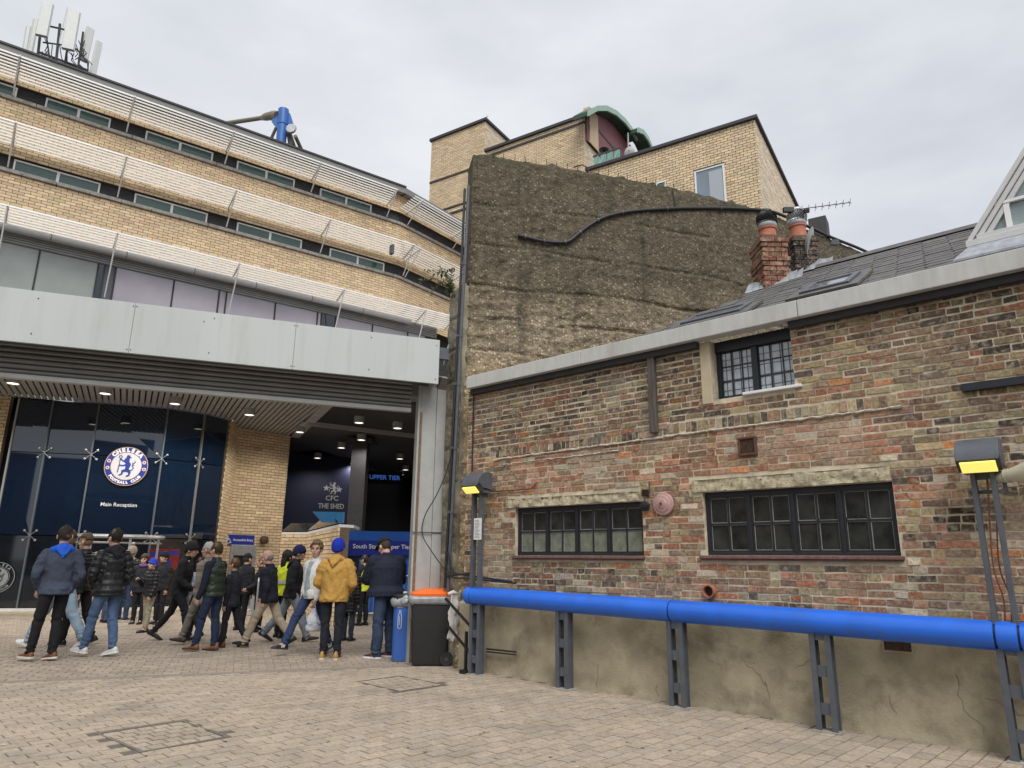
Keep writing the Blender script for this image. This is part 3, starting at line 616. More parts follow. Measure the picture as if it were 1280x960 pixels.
mb = MB(); mb.prism([(A[0]-.1, dy-.25, ZF1+(dy-.25)*PITCH+.02), (A[0]+2.2, dy-.25, ZF1+(dy-.25)*PITCH+.02), (A[0]+2.2, dy-.02, zb-.09), (A[0]+.02, dy-.02, zb-.09)], (0, 0, .025)); mb.build('flashing', M['leadsheet'], dm)
# ============================================================ CONCRETE RETAINING WALL
B0 = WALL.W(WALL.px(567, 720, .0)); B0[2] = 0
CON = Frame(B0, 75.5); _t = CON.px(592, 190); ZT = _t[2]
print('concrete top', _t)
plan = [CON.W(CON.px(592, 190))[:2]]
for u, v in [(665, 200.5), (740, 213), (800, 224), (870, 239), (940, 257), (985, 274), (1040, 297), (1092, 319), (1150, 352)]:
    plan.append(gz(u, v, ZT)[:2])
plan = np.array(plan)
for i in range(1, len(plan)):      # keep the curve smooth
    pass
seg = np.r_[0, np.cumsum(np.linalg.norm(np.diff(plan, axis=0), axis=1))]; LC = seg[-1]; print('con', plan.round(2).tolist(), LC)
def con_pt(l): return np.stack([np.interp(l, seg, plan[:, 0]), np.interp(l, seg, plan[:, 1])], -1)
def con_hit(u, v, off=0.03):
    d = ray(u, v); best = None
    for i in range(len(plan)-1):
        a, b = plan[i], plan[i+1]; t = b-a; n = np.array([t[1], -t[0]])/np.linalg.norm(t)
        if n@(-a) < 0: n = -n
        den = d[:2]@n; k = ((a-CC[:2])@n+off)/den; q = CC+d*k; w = ((q[:2]-a)@t)/(t@t)
        if -.02 <= w <= 1.02 and k > 0: return q
    return None
cw = thing('concrete_retaining_wall', 'tall curved dark concrete wall rising behind the brick cottage', 'wall')
nx, nz = 400, 310
zz = np.linspace(0, ZT, nz); ll = np.linspace(0, LC, nx); bp = con_pt(ll)
tg = np.gradient(bp, axis=0); tg /= np.linalg.norm(tg, axis=1)[:, None]; nn = np.stack([tg[:, 1], -tg[:, 0]], 1); nn = np.where((nn*(-bp)).sum(1)[:, None] < 0, -nn, nn)
for _ in range(60): nn[1:-1] = (nn[:-2]+nn[1:-1]*2+nn[2:])/4
nn /= np.linalg.norm(nn, axis=1)[:, None]
Pg = np.zeros((nz, nx, 3)); Pg[..., :2] = bp[None]; Pg[..., 2] = zz[:, None]
edge = np.clip(1-ll/.9, 0, 1)[None]*(1-zz/ZT)[:, None]*np.linalg.norm(B0[:2]-plan[0])
Pg[..., :2] += (B0[:2]-plan[0])/max(1e-6, np.linalg.norm(B0[:2]-plan[0]))*edge[..., None]
Q = np.stack([np.broadcast_to(ll, (nz, nx)), np.zeros((nz, nx)), np.broadcast_to(zz[:, None], (nz, nx))], -1).reshape(-1, 3)
low = np.clip((6.3-Q[:, 2])/1.2, 0, 1)*.7+.3*np.clip((8.6-Q[:, 2])/2, 0, 1)
warp = .10*fbm(Q*np.array([1, 1, .3]), .8, 3)
D = .011*fbm(Q, 4, 4)+.012*fbm(Q, 22, 3)*(.6+low)
rag = np.abs(((Q[:, 2]+warp*1.3+.05*fbm(Q, 3, 2))/.27) % 1-.5)*2        # ragged day lifts in the lower part
D += low*.06*(rag**2-.5)*np.clip(.55+.9*vnoise(Q, 1.1), 0, 1.2)
for zl, am in ((7.55, .03), (6.75, .04), (6.02, .08), (5.42, .05), (4.86, .05), (4.35, .05), (3.6, .05), (2.7, .04), (1.8, .04)):
    zl2 = zl-.03*Q[:, 0]*0+.05*fbm(Q*np.array([1, 0, 0])+zl, 1.3, 3); D -= am*np.exp(-((Q[:, 2]-zl2)/.022)**2)*np.clip(.75+.8*vnoise(Q*np.array([1, 0, 0])+zl*3, 1.6), 0, 1)
D -= .06*np.clip(1-Q[:, 0]/.12, 0, 1)**2+.06*np.clip(1-(ZT-Q[:, 2])/.1, 0, 1)**2*(1+fbm(Q, 6, 2))
Pg = Pg.reshape(-1, 3); Pg[:, :2] += np.tile(nn, (nz, 1))*D[:, None]; Pg[:, 2] += np.where(Q[:, 2] > ZT-.05, .012*fbm(Q*np.array([1, 0, 0]), 4, 3), 0)
idx = np.arange(nx*nz).reshape(nz, nx); f = np.stack([idx[:-1, :-1], idx[:-1, 1:], idx[1:, 1:], idx[1:, :-1]], -1).reshape(-1, 4)
mc = bpy.data.materials.new('exposed aggregate concrete'); mc.use_nodes = True; t = mc.node_tree; b = t.nodes['Principled BSDF']; Lk = t.links.new
b.inputs['Roughness'].default_value = .95; b.inputs['Specular IOR Level'].default_value = .15
g = t.nodes.new('ShaderNodeNewGeometry')
def N(ty, **kw):
    q = t.nodes.new(ty)
    for a, v in kw.items():
        if a in q.inputs: q.inputs[a].default_value = v
        else: setattr(q, a, v)
    return q
def RMP(fac, stops):
    q = t.nodes.new('ShaderNodeValToRGB')
    while len(q.color_ramp.elements) < len(stops): q.color_ramp.elements.new(.5)
    for e_, (p, c) in zip(q.color_ramp.elements, stops): e_.position = p; e_.color = (*c, 1)
    Lk(fac, q.inputs[0]); return q.outputs[0]
def MIX(fac, a, bb, bt='MIX'):
    q = t.nodes.new('ShaderNodeMixRGB'); q.blend_type = bt
    if hasattr(fac, 'node'): Lk(fac, q.inputs[0])
    else: q.inputs[0].default_value = fac
    for i, c in ((1, a), (2, bb)):
        if hasattr(c, 'node'): Lk(c, q.inputs[i])
        else: q.inputs[i].default_value = (*c, 1)
    return q.outputs[0]
def NOI(sc, det=5, r=.6, vec=None):
    q = N('ShaderNodeTexNoise', Scale=sc, Detail=det, Roughness=r); Lk(vec or g.outputs['Position'], q.inputs['Vector']); return q.outputs['Fac']
vo = N('ShaderNodeTexVoronoi', Scale=24.0); Lk(g.outputs['Position'], vo.inputs['Vector'])
sp = N('ShaderNodeSeparateColor'); Lk(vo.outputs['Color'], sp.inputs[0])
peb = RMP(sp.outputs[0], [(0, (.10, .083, .062)), (.4, (.22, .182, .128)), (.68, (.34, .282, .195)), (.86, (.45, .375, .265)), (.96, (.68, .60, .46))])
matrix = RMP(NOI(9), [(.3, (.145, .12, .085)), (.7, (.33, .272, .188))])
c = MIX(RMP(vo.outputs['Distance'], [(.25, (.85,)*3), (.55, (0, 0, 0))]), matrix, peb)
sz = N('ShaderNodeSeparateXYZ'); Lk(g.outputs['Position'], sz.inputs[0])
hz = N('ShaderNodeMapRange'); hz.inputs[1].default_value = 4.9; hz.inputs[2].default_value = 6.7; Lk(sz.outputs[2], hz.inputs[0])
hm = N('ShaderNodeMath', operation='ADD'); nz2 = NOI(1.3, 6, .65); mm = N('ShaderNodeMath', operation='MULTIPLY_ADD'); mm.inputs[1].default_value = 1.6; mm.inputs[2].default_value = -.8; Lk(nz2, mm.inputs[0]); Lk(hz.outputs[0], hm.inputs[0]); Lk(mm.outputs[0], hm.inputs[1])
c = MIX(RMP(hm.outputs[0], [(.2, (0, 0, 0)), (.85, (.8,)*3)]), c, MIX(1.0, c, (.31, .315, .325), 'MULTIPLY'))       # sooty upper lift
ms = N('ShaderNodeMapRange'); ms.inputs[1].default_value = ZT-.22; ms.inputs[2].default_value = ZT-.0; Lk(sz.outputs[2], ms.inputs[0])
m2 = N('ShaderNodeMath', operation='MULTIPLY'); Lk(ms.outputs[0], m2.inputs[0]); Lk(RMP(NOI(5), [(.35, (0, 0, 0)), (.6, (1, 1, 1))]), m2.inputs[1])
c = MIX(m2.outputs[0], c, (.06, .06, .035))                                                                   # moss along the top
c = MIX(RMP(NOI(3.1, 7, .7), [(.58, (0, 0, 0)), (.8, (.75,)*3)]), c, (.05, .042, .034))
stv = N('ShaderNodeMapping'); stv.inputs['Scale'].default_value = (2.2, 2.2, .22); Lk(g.outputs['Position'], stv.inputs[0])
c = MIX(RMP(NOI(1.6, 5, .6, stv.outputs[0]), [(.54, (0, 0, 0)), (.74, (.75,)*3)]), c, (.045, .04, .033))          # rain streaks
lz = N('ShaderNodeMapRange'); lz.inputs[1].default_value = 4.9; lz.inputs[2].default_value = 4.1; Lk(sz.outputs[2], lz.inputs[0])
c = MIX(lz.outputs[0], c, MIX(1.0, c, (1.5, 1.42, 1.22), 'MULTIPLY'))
c = MIX(RMP(NOI(2.4, 6, .7), [(.62, (0, 0, 0)), (.78, (.5,)*3)]), c, (.27, .225, .15))                          # paler worn patches
Lk(c, b.inputs['Base Color'])
bp_ = N('ShaderNodeBump', Strength=.9, Distance=.012); Lk(vo.outputs['Distance'], bp_.inputs['Height']); bp2 = N('ShaderNodeBump', Strength=.6, Distance=.006); Lk(NOI(70, 4), bp2.inputs['Height']); Lk(bp_.outputs[0], bp2.inputs['Normal']); Lk(bp2.outputs[0], b.inputs['Normal'])
np_mesh('wall_face', Pg, f, mc, cw, smooth=True)
# thickness behind the face
mb = MB(); back = bp-nn*.55
top_i = [i for i in range(0, nx, 8)]+[nx-1]
for i, j in zip(top_i[:-1], top_i[1:]):
    mb.prism([(*(bp[i]-nn[i]*.03), 0), (*(bp[j]-nn[j]*.03), 0), (*back[j], 0), (*back[i], 0)], (0, 0, ZT-.035))
mb.build('wall_core', mc, cw)
# pins along the top
mb = MB()
for l in np.arange(.35, 4.2, .2):
    p = con_pt(np.array([l]))[0]; mb.tube([(p[0], p[1], ZT-.05), (p[0]+random.uniform(-.02, .02), p[1], ZT+random.uniform(.03, .09))], .006, 5)
tag(mb.build('wire_pin', M['lead'], cw), kind='stuff')
# lower stub of the wall, in front of the gate
ENDF = Frame(B0, -33)
mb = MB(); n1 = 26
stub_top = ENDF.px(583, 350)[2]; stub_l = ENDF.px(554, 560)[0]; print('stub', stub_top, stub_l)
nx, nz = 40, 240; ys, zs_ = np.meshgrid(np.linspace(0, stub_l, nx), np.linspace(0, stub_top, nz)); Q = np.stack([ys.ravel(), np.zeros(ys.size), zs_.ravel()], 1)
D = .02*fbm(Q, 4, 4)+.01*fbm(Q, 22, 2)
for zl in np.arange(.5, stub_top, .55): D -= .035*np.exp(-((Q[:, 2]-zl-.03*vnoise(Q+zl, 3))/.02)**2)
D -= .05*np.clip(1-Q[:, 0]/.07, 0, 1)**2+.05*np.clip(1-(stub_l-Q[:, 0])/.07, 0, 1)**2+.05*np.clip(1-(stub_top-Q[:, 2])/.07, 0, 1)**2
sgn = 1 if (ENDF.y @ (CC-np.array([*B0[:2], 0]))) > 0 else -1
Q2 = Q.copy(); Q2[:, 1] = sgn*D; Pw = ENDF.o+Q2[:, :1]*ENDF.x+Q2[:, 1:2]*ENDF.y+np.array([0, 0, 1])*Q2[:, 2:]
idx = np.arange(nx*nz).reshape(nz, nx); f = np.stack([idx[:-1, :-1], idx[:-1, 1:], idx[1:, 1:], idx[1:, :-1]], -1).reshape(-1, 4)
ms_ = mat('pale weathered concrete', (.30, .27, .205), .95, var=.3, nscale=6, bump=1, bscale=55, spec=.15, dirt_or_reflection=(.11, .10, .075), dscale=1.7, dlo=.42, dhi=.68)
np_mesh('wall_end', Pw, f, ms_, cw, smooth=True)
mb = MB(); mb.box(0, stub_l, min(-sgn*.03, -sgn*.6), max(-sgn*.03, -sgn*.6), 0, stub_top-.03, M=ENDF.M); mb.build('wall_core', ms_, cw)
# cables fixed to the concrete
cab = thing('wall_cable', 'thick black cable snaking across the tall concrete wall', 'cable')
pts = [con_hit(u, v, .035) for u, v in [(648, 294), (660, 297), (676, 301), (694, 303), (710, 302), (722, 293), (735, 283), (752, 273), (772, 267), (800, 263), (845, 260.5), (890, 260), (930, 261), (962, 264), (985, 272), (1010, 283), (1040, 297), (1068, 308), (1088, 317)]]
pts = [p for p in pts if p is not None]
def dense(P, n=4):
    P = [Vector(p) for p in P]; r = []
    for i in range(len(P)-1):
        a, b_, c_, d_ = P[max(i-1, 0)], P[i], P[i+1], P[min(i+2, len(P)-1)]
        for k in range(n):
            t_ = k/n; r.append(.5*((2*b_)+(c_-a)*t_+(2*a-5*b_+4*c_-d_)*t_*t_+(3*b_-a-3*c_+d_)*t_**3))
    return r+[P[-1]]
dp = dense(pts); mb = MB(); mb.tube(dp, .032, 8); smooth_by_angle(mb.build('cable', M['rubber'], cab), 60)
for i in range(3, len(dp)-4, 6):
    mb = MB(); d_ = (dp[i+1]-dp[i]).normalized(); mb.tube([dp[i]-d_*.012, dp[i]+d_*.012], .04, 8); mb.build('cable_clip', M['steel'], cab)
dr = [con_hit(u, v, .02) for u, v in [(692, 304), (688, 318), (682, 333)]]; mb = MB(); mb.tube(dr, .006, 5); mb.build('cable_tail', M['rubber'], cab)
dr = [con_hit(u, v, .03) for u, v in [(841, 236), (845, 260)]]; mb = MB(); mb.tube(dr, .012, 5); mb.build('cable_drop', M['rubber'], cab)
# black pipes on the wall corner
pp = thing('corner_pipes', 'bundle of black service pipes running up the corner of the concrete wall', 'pipes')
def en(u, v, off): q = WALL.px(u, v, off); return Vector(WALL.W(q))
for k, (us, r) in enumerate((([(586, 232), (581, 330), (576, 420), (573, 480), (569, 560), (565, 640), (561, 715), (560, 740)], .026), ([(581, 236), (577, 330), (572, 420), (569, 480), (565, 560), (561, 640), (556, 735)], .022))):
    mb = MB(); pts = [en(u, v, -.10-.0*k) for u, v in us]; mb.tube(pts, r, 8); smooth_by_angle(mb.build('service_pipe', M['rubber'] if k else M['steel'], pp), 60)
    for i in range(1, len(pts)-1):
        d_ = (pts[i+1]-pts[i]).normalized(); mb = MB(); mb.tube([pts[i]-d_*.02, pts[i]+d_*.02], r+.008, 8); mb.build('pipe_clip', M['steel'], pp)
for vs in ([(560, 690), (566, 714), (584, 719), (640, 727)], [(557, 700), (563, 720), (584, 723), (645, 729)], [(558, 720), (584, 717), (590, 716)]):
    mb = MB(); mb.tube(dense([en(u, v, -.13) for u, v in vs], 5), .014, 6); mb.build('service_cable', M['rubber'], pp)
mb = MB(); mb.tube(dense([en(u, v, -.12) for u, v in [(566, 560), (558, 590), (545, 620), (531, 645), (528, 668), (540, 690), (556, 712)]], 5), .008, 6); mb.build('loose_cable', M['rubber'], pp)
mb = MB(); mb.tube([en(592, 492, -.03), en(591, 540, -.03), en(590, 590, -.03)], .012, 6); mb.build('drop_cable', M['rubber'], pp)
# self-seeded plant on the stub
pl = thing('wall_plant', 'small leafy weed growing from the top of the concrete stub', 'plant', Matrix.Translation(Vector(ENDF.W((stub_l*.7, sgn*.05, stub_top)))))
lv = MB(); st = MB()
for k in range(10):
    a = random.uniform(0, 6.28); L = random.uniform(.18, .42); e_ = Vector((math.cos(a)*L*.9-.22, math.sin(a)*L*.4-.15, random.uniform(-.28, .35))); mid = e_*.5+Vector((0, 0, .12)); P_ = dense([(0, 0, -.03), mid, e_], 5); st.tube(P_, .005, 4)
    for p in P_[2:]:
        for q in range(3):
            c_ = p+Vector((random.uniform(-.04, .04), random.uniform(-.04, .04), random.uniform(-.04, .04))); a1 = Vector((random.gauss(0, 1), random.gauss(0, 1), random.gauss(0, 1))).normalized(); b1 = a1.orthogonal().normalized(); l = random.uniform(.025, .05)
            lv.add([c_-a1*l, c_+b1*l*.4, c_+a1*l, c_-b1*l*.4], [(0, 1, 2, 3)])
tag(lv.build('leaf', M['leaf'], pl, fix=False), kind='stuff'); st.build('stem', M['timber'], pl)
# ============================================================ BLUE PIPE BARRIER
bar = thing('pipe_barrier', 'long fat blue pipe rail on grey ladder supports before the cottage', 'barrier', WALL.M)
PY = -.27; pz = lambda s: 1.030-.0128*s
cuts = [-.115, .0, 3.12, 6.135, 6.30, 9.2]
for i in range(len(cuts)-1):
    a, b_ = cuts[i]+.008, cuts[i+1]-.008; mb = MB(); n = max(2, int((b_-a)/.5)); pts = [(a+(b_-a)*k/n, PY, pz(a+(b_-a)*k/n)) for k in range(n+1)]
    r = [.119]*(n+1); mb.tube([(a+.0, PY, pz(a))]+[(a+.006, PY, pz(a))]+pts[1:-1]+[(b_-.006, PY, pz(b_)), (b_, PY, pz(b_))], [.113, .119]+r[1:-1]+[.119, .113], 40)
    smooth_by_angle(mb.build('pipe_section', M['blue'], bar), 40)
mb = MB(); mb.tube([(-.1, PY, pz(-.1)), (9.1, PY, pz(9.1))], .1, 16); mb.build('pipe_core', M['black'], bar)
SUP = [.075, 1.60, 3.165, 4.71, 6.22, 7.7]
for s in SUP:
    sp_ = link('support', None, bar)
    for dx in (-.072, .072):
        mb = MB(); zt = pz(s)-.10
        mb.box(s+dx-.026, s+dx+.026, PY-.055, PY-.043, 0, zt); mb.box(s+dx-.026, s+dx+.026, PY+.043, PY+.055, 0, zt); mb.box(s+dx-.006, s+dx+.006, PY-.0428, PY+.0428, 0, zt)
        mb.build('leg', M['steel'], sp_)
    for z in (.20, .53, .855):
        mb = MB(); mb.box(s-.0455, s+.0455, PY-.04, PY-.028, z-.05, z+.05); mb.build('rung', M['steel'], sp_)
    mb = MB(); mb.box(s-.13, s+.13, PY-.09, PY+.09, .0, .012); mb.build('base_plate', M['coping'], sp_)
def lamp(s, ztop, label, wd=.32):
    L = thing('post_lamp', label, 'lamp', WALL.at(s, PY, 0), 'lit yellow lamps on the pipe barrier')
    z0 = pz(s)+.09
    for dx in (-.072, .072):
        mb = MB(); mb.box(dx-.019, dx+.019, -.05, .03, z0, ztop-.17); mb.build('post', M['steel'], L, bevel=.003)
    prof = [(.10, ztop-.26), (.10, ztop-.02)]+[(.10-.34*math.sin(q)*1.0, ztop-.26+.24*math.cos(q)) for q in [0.05+1.25*i/9 for i in range(10)]]
    prof = [(.12, -.24), (.12, .0), (.06, .015), (0, .012), (-.07, -.008), (-.13, -.045), (-.175, -.10), (-.20, -.165), (-.205, -.20)]
    mb = MB(); mb.prism([(-wd/2, y, ztop+z) for y, z in prof], (wd, 0, 0)); smooth_by_angle(mb.build('lamp_hood', M['steel'], L, bevel=.004), 35)
    a, b_ = Vector((0, -.205, ztop-.20)), Vector((0, .12, ztop-.24)); d_ = (b_-a).normalized(); nrm = Vector((0, d_.z, -d_.y)).normalized()
    if nrm.z > 0: nrm = -nrm
    # lens set on a plane turned down and outwards
    lo = [(-.2, -.205), (-.285, -.05)]
    mb = MB(); mb.prism([(-wd/2+.0, -.206, ztop-.195), (wd/2, -.206, ztop-.195), (wd/2, -.10, ztop-.285), (-wd/2, -.10, ztop-.285)], (0, .05, .05)); mb.build('lens_rim', M['lead'], L)
    mb = MB(); mb.prism([(-wd/2+.03, -.205, ztop-.212), (wd/2-.03, -.205, ztop-.212), (wd/2-.03, -.118, ztop-.286), (-wd/2+.03, -.118, ztop-.286)], (0, -.01, -.012)); mb.build('lamp_lens', M['lampY'], L)
    mb = MB(); mb.box(-wd/2+.02, wd/2-.02, -.10, .12, ztop-.287, ztop-.24); mb.box(-.09, .09, .0, .10, ztop-.34, ztop-.287); mb.build('lamp_base', M['steel'], L)
    return L
zl = WALL.px(589, 593, PY)[2]; zr = WALL.px(1212, 551, PY)[2]; print('lamp z', zl, zr)
lampL = lamp(.05, zl, 'post lamp with lit yellow lens at the far left end of the blue pipe')
sR = WALL.px(1216, 590, PY)[0]; print('sR', sR)
lampR = lamp(6.215, zr, 'post lamp with lit yellow lens near the right edge beside the cream horn')
for xx, bend in ((-.012, .03), (.03, .05)):
    mb = MB(); mb.tube(dense([(xx, .03, pz(6.2)+.08), (xx+bend*.5, .04, pz(6.2)+.3), (xx-.02, .04, pz(6.2)+.6), (xx+bend, .05, zr-.35), (xx, .0, zr-.25)], 6), .007, 5); mb.build('lamp_cable', M['terracotta'], lampR)
mb = MB(); mb.tube([(0, .03, zl-.3), (.01, .03, zl-.5), (0, .03, zl-.75)], .006, 5); mb.build('lamp_cable', M['cream'], lampL)
# paper notice on the left lamp posts
nb = WALL.px(597, 661, PY-.05); nt_ = thing('paper_notice', 'small white printed notice fixed to the left lamp posts', 'notice', WALL.at(nb[0], PY-.045, nb[2]))
MB().box(-.075, .075, -.006, 0, -.15, .15).build('notice_sheet', M['paper'], nt_)
mb = MB(); random.seed(3)
for i in range(13): mb.box(-.058, random.uniform(.01, .058), -.0075, -.0061, .115-i*.02, .122-i*.02)
tag(mb.build('print_line', M['ink'], nt_), kind='stuff')
# horn speaker
hp = WALL.px(1246, 597, PY+.06); hs = thing('horn_speaker', 'cream horn loudspeaker beside the right lamp at the picture edge', 'loudspeaker', WALL.at(hp[0], PY+.06, hp[2]))
ang = Matrix.Rotation(-.12, 4, 'Z') @ Matrix.Rotation(math.radians(-6), 4, 'Y')
mb = MB(); mb.lathe([(.02, -.06), (.052, -.055), (.055, .05), (.06, .055), (.06, .09), (.062, .095)], axis='X', n=24, M=ang); smooth_by_angle(mb.build('speaker_driver', M['cream'], hs), 35)
mb = MB(); mb.lathe([(.058, .096), (.066, .14), (.085, .20), (.115, .27), (.15, .33), (.155, .34), (.14, .335), (.10, .28), (.06, .2)], axis='X', n=28, M=ang); smooth_by_angle(mb.build('speaker_horn', M['cream'], hs), 50)
mb = MB(); mb.bar((.05, 0, -.05), (.05, .0, -.12), .03, .03); mb.bar((.05, -.02, -.12), (-.22, .0, -.12), .03, .03); mb.build('speaker_bracket', M['steel'], hs)
mb = MB(); mb.tube(dense([(-.05, .02, -.03), (-.1, .03, -.1), (-.16, .03, -.06), (-.22, .0, -.14)], 5), .006, 5); mb.build('speaker_cable', M['cream'], hs)
# fittings on the brickwork
def onwall(u, v, y=0): q = WALL.px(u, v, y); return WALL.at(q[0], y, q[2])
bl = thing('alarm_bell', 'round faded red alarm bell on the brickwork between the lower windows', 'bell', onwall(830, 630, -.02))
mb = MB(); mb.lathe([(.135, -.0), (.138, -.02), (.13, -.035), (.105, -.04), (.095, -.05), (.06, -.058), (.052, -.066), (.03, -.068), (.028, -.075), (.002, -.077)], axis='Y', n=32); smooth_by_angle(mb.build('bell_gong', M['pink'], bl), 30)
mb = MB(); mb.lathe([(.018, -.077), (.016, -.088), (.002, -.09)], axis='Y', n=10); mb.build('bell_bolt', M['rust'], bl)
sd = thing('alarm_sounder', 'small black sounder fixed beside the round red bell', 'sounder', onwall(807, 633, -.02))
mb = MB(); mb.lathe([(.06, 0), (.062, -.03), (.05, -.035), (.05, -.06), (.03, -.065), (.025, -.09), (.002, -.09)], axis='Y', n=18); smooth_by_angle(mb.build('sounder_body', M['black'], sd), 35)
mb = MB(); mb.tube(dense([(0, -.02, .05), (.01, -.02, .12), (.06, -.015, .16), (.08, -.015, .3)], 4), .005, 5); mb.build('sounder_cable', M['rubber'], sd)
ab = thing('air_brick', 'tiny black air brick above the sounder under the lintel end', 'air brick', onwall(807, 616, -.016)); mb = MB()
mb.box(-.05, .05, -.012, .01, -.04, .04); mb.build('air_brick_body', M['rust'], ab)
mb = MB(); [mb.box(-.04, .04, -.02, -.0122, z, z+.008) for z in (-.03, -.01, .01, .026)]; mb.build('louvre', M['black'], ab)
vc = thing('vent_cover', 'square brown mesh vent cover on the wall beneath the upper window', 'vent', onwall(935, 558, -.014)); mb = MB()
for a in ((-.105, .105, .08, .105), (-.105, .105, -.105, -.08), (-.105, -.08, -.08, .08), (.08, .105, -.08, .08)): mb.box(a[0], a[1], -.035, .01, a[2], a[3])
mb.build('vent_frame', M['rust'], vc, bevel=.005); MB().box(-.08, .08, -.012, .01, -.08, .08).build('vent_back', M['black'], vc)
mb = MB()
for i in range(11): x = -.075+i*.015; mb.box(x-.002, x+.002, -.02, -.0125, -.08, .08); mb.box(-.08, .08, -.0205, -.0195, x-.002, x+.002)
tag(mb.build('vent_mesh', M['rust'], vc), kind='stuff')
tp = thing('drain_spout', 'short terracotta pipe end sticking from the brickwork above the blue pipe', 'pipe', onwall(889, 739, -.01)); mb = MB()
mb.lathe([(.07, .02), (.07, -.08), (.058, -.08), (.055, .0)], axis='Y', n=22); smooth_by_angle(mb.build('spout', M['terracotta'], tp), 35); mb = MB(); mb.lathe([(.056, -.02), (.0, -.018)], axis='Y', n=22); mb.build('spout_bore', M['black'], tp)
gv = thing('plinth_grille', 'black rectangular grille let into the rendered plinth below the pipe', 'grille', onwall(1122, 808, -.055)); mb = MB()
mb.box(-.13, .13, -.006, .02, -.055, -.04); mb.box(-.13, .13, -.006, .02, .04, .05); mb.box(-.13, -.115, -.006, .02, -.04, .04); mb.box(.115, .13, -.006, .02, -.04, .04); mb.build('grille_frame', M['render'], gv); MB().box(-.115, .115, .004, .02, -.04, .04).build('grille_back', M['black'], gv)
mb = MB(); [mb.box(-.11+i*.0244-.003, -.11+i*.0244+.003, -.004, .0035, -.04, .04) for i in range(10)]; [mb.box(-.115, .115, -.0045, .003, -.03+i*.02-.003, -.03+i*.02+.003) for i in range(4)]; mb.build('grille_mesh', M['rust'], gv)
rp = thing('rusty_bracket', 'thin rusty rod cranked up at its end across the left brickwork', 'rod'); mb = MB(); mb.tube([en(u, v, -.03) for u, v in [(606, 615), (640, 613), (664, 611), (671, 604)]], .009, 6); mb.build('rod', M['rust'], rp)
mb = MB(); mb.tube([en(608, 811, -.12), en(645, 815, -.12)], .012, 6); mb.tube([en(608, 814.5, -.12), en(645, 818.5, -.12)], .010, 6); o = mb.build('conduit_stub', M['rubber']); tag(o, 'short black double conduit across the rendered plinth at the left support', 'conduit')
kb = thing('tarred_bricks', None, None) if False else None
# aerial and dish on the chimney
ch0 = dep(1001, 262, 10.05); ar = thing('tv_aerial', 'long thin television aerial against the sky above the chimneys', 'aerial', Matrix.Translation(Vector(ch0)))
e1 = Vector(dep(1063, 253, 9.9)-ch0); mb = MB(); mb.tube([Vector((-.25, 0, -.03)), e1], .008, 5); mb.build('boom', M['steel'], ar)
d_ = e1.normalized(); sd_ = Vector((-d_.y, d_.x, 0)).normalized(); up_ = Vector((0, 0, 1))
for i in range(8):
    c_ = e1*(.02+.97*i/7); mb = MB(); mb.tube([c_-up_*.055-sd_*.07, c_+up_*.055+sd_*.07], .004, 4); mb.tube([c_+up_*.04-sd_*.05, c_-up_*.04+sd_*.05], .004, 4); mb.build('element', M['steel'], ar)
mb = MB(); mb.box(-.28, -.12, -.03, .03, -.05, .03); mb.box(.05, .13, -.02, .02, -.05, .01); mb.build('aerial_box', M['black'], ar); mb = MB(); mb.tube([(-.05, 0, -.0), (-.06, 0, -.6)], .014, 6); mb.build('mast', M['steel'], ar)
dc = Vector(dep(1013, 303, 9.95)); ds = thing('satellite_dish', 'pale satellite dish seen edge on beside the dark chimney', 'satellite dish', Matrix.Translation(dc))
RT = Matrix.Rotation(math.radians(-28), 4, 'Z') @ Matrix.Rotation(math.radians(16), 4, 'Y')
mb = MB(); mb.lathe([(.24, .0), (.2, -.03), (.12, -.055), (.02, -.065), (.02, -.07), (.12, -.062), (.2, -.037), (.245, -.004)], axis='X', n=24, M=RT); smooth_by_angle(mb.build('dish', M['steel_l'], ds), 40)
mb = MB(); mb.tube([RT @ Vector((-.05, 0, -.2)), RT @ Vector((.2, 0, -.16)), RT @ Vector((.34, 0, .04))], .01, 5); mb.build('feed_arm', M['steel'], ds); mb = MB(); mb.box(.30, .40, -.03, .03, -.02, .06, M=RT); mb.build('feed_horn', M['steel'], ds); mb = MB(); mb.tube([(-.07, 0, 0), (-.2, .03, -.05)], .014, 5); mb.build('dish_bracket', M['black'], ds)
# ============================================================ ROLLER GATE
gate = thing('roller_gate', 'wide rolled up shutter under a pale grey fascia spanning the entrance', 'gate', GATE.M)
gl = GATE.px(0, 400)[0]; zb_, zt_ = GATE.px(548, 480)[2], GATE.px(548, 425)[2]; print('gate', gl, zb_, zt_, GATE.px(0, 425)[2], GATE.px(0, 358)[2])
c1_, c2_ = GATE.px(165, 410)[0], GATE.px(368, 432)[0]
xs_ = [gl-3.5, c1_-(c2_-c1_), c1_, c2_, 0]
for a, b_ in zip(xs_[:-1], xs_[1:]): MB().box(a+.002, b_-.002, 0, .05, zb_, zt_).build('fascia_panel', M['gantry'], gate, bevel=.003)
MB().box(gl-3.5, -.001, .051, .45, zt_-.04, zt_-.002).build('fascia_cap', M['gantry'], gate); MB().box(-.04, -.001, .051, .45, zb_, zt_-.041).build('fascia_end', M['gantry'], gate)
for a in (c1_, c2_):
    for dz in (.05, zt_-zb_-.05):
        mb = MB(); mb.lathe([(.008, 0), (.008, -.006), (.001, -.007)], (a-.022, 0, zb_+dz), 'Y', 8); mb.lathe([(.008, 0), (.008, -.006), (.001, -.007)], (a+.022, 0, zb_+dz), 'Y', 8); mb.build('bolt', M['black'], gate)
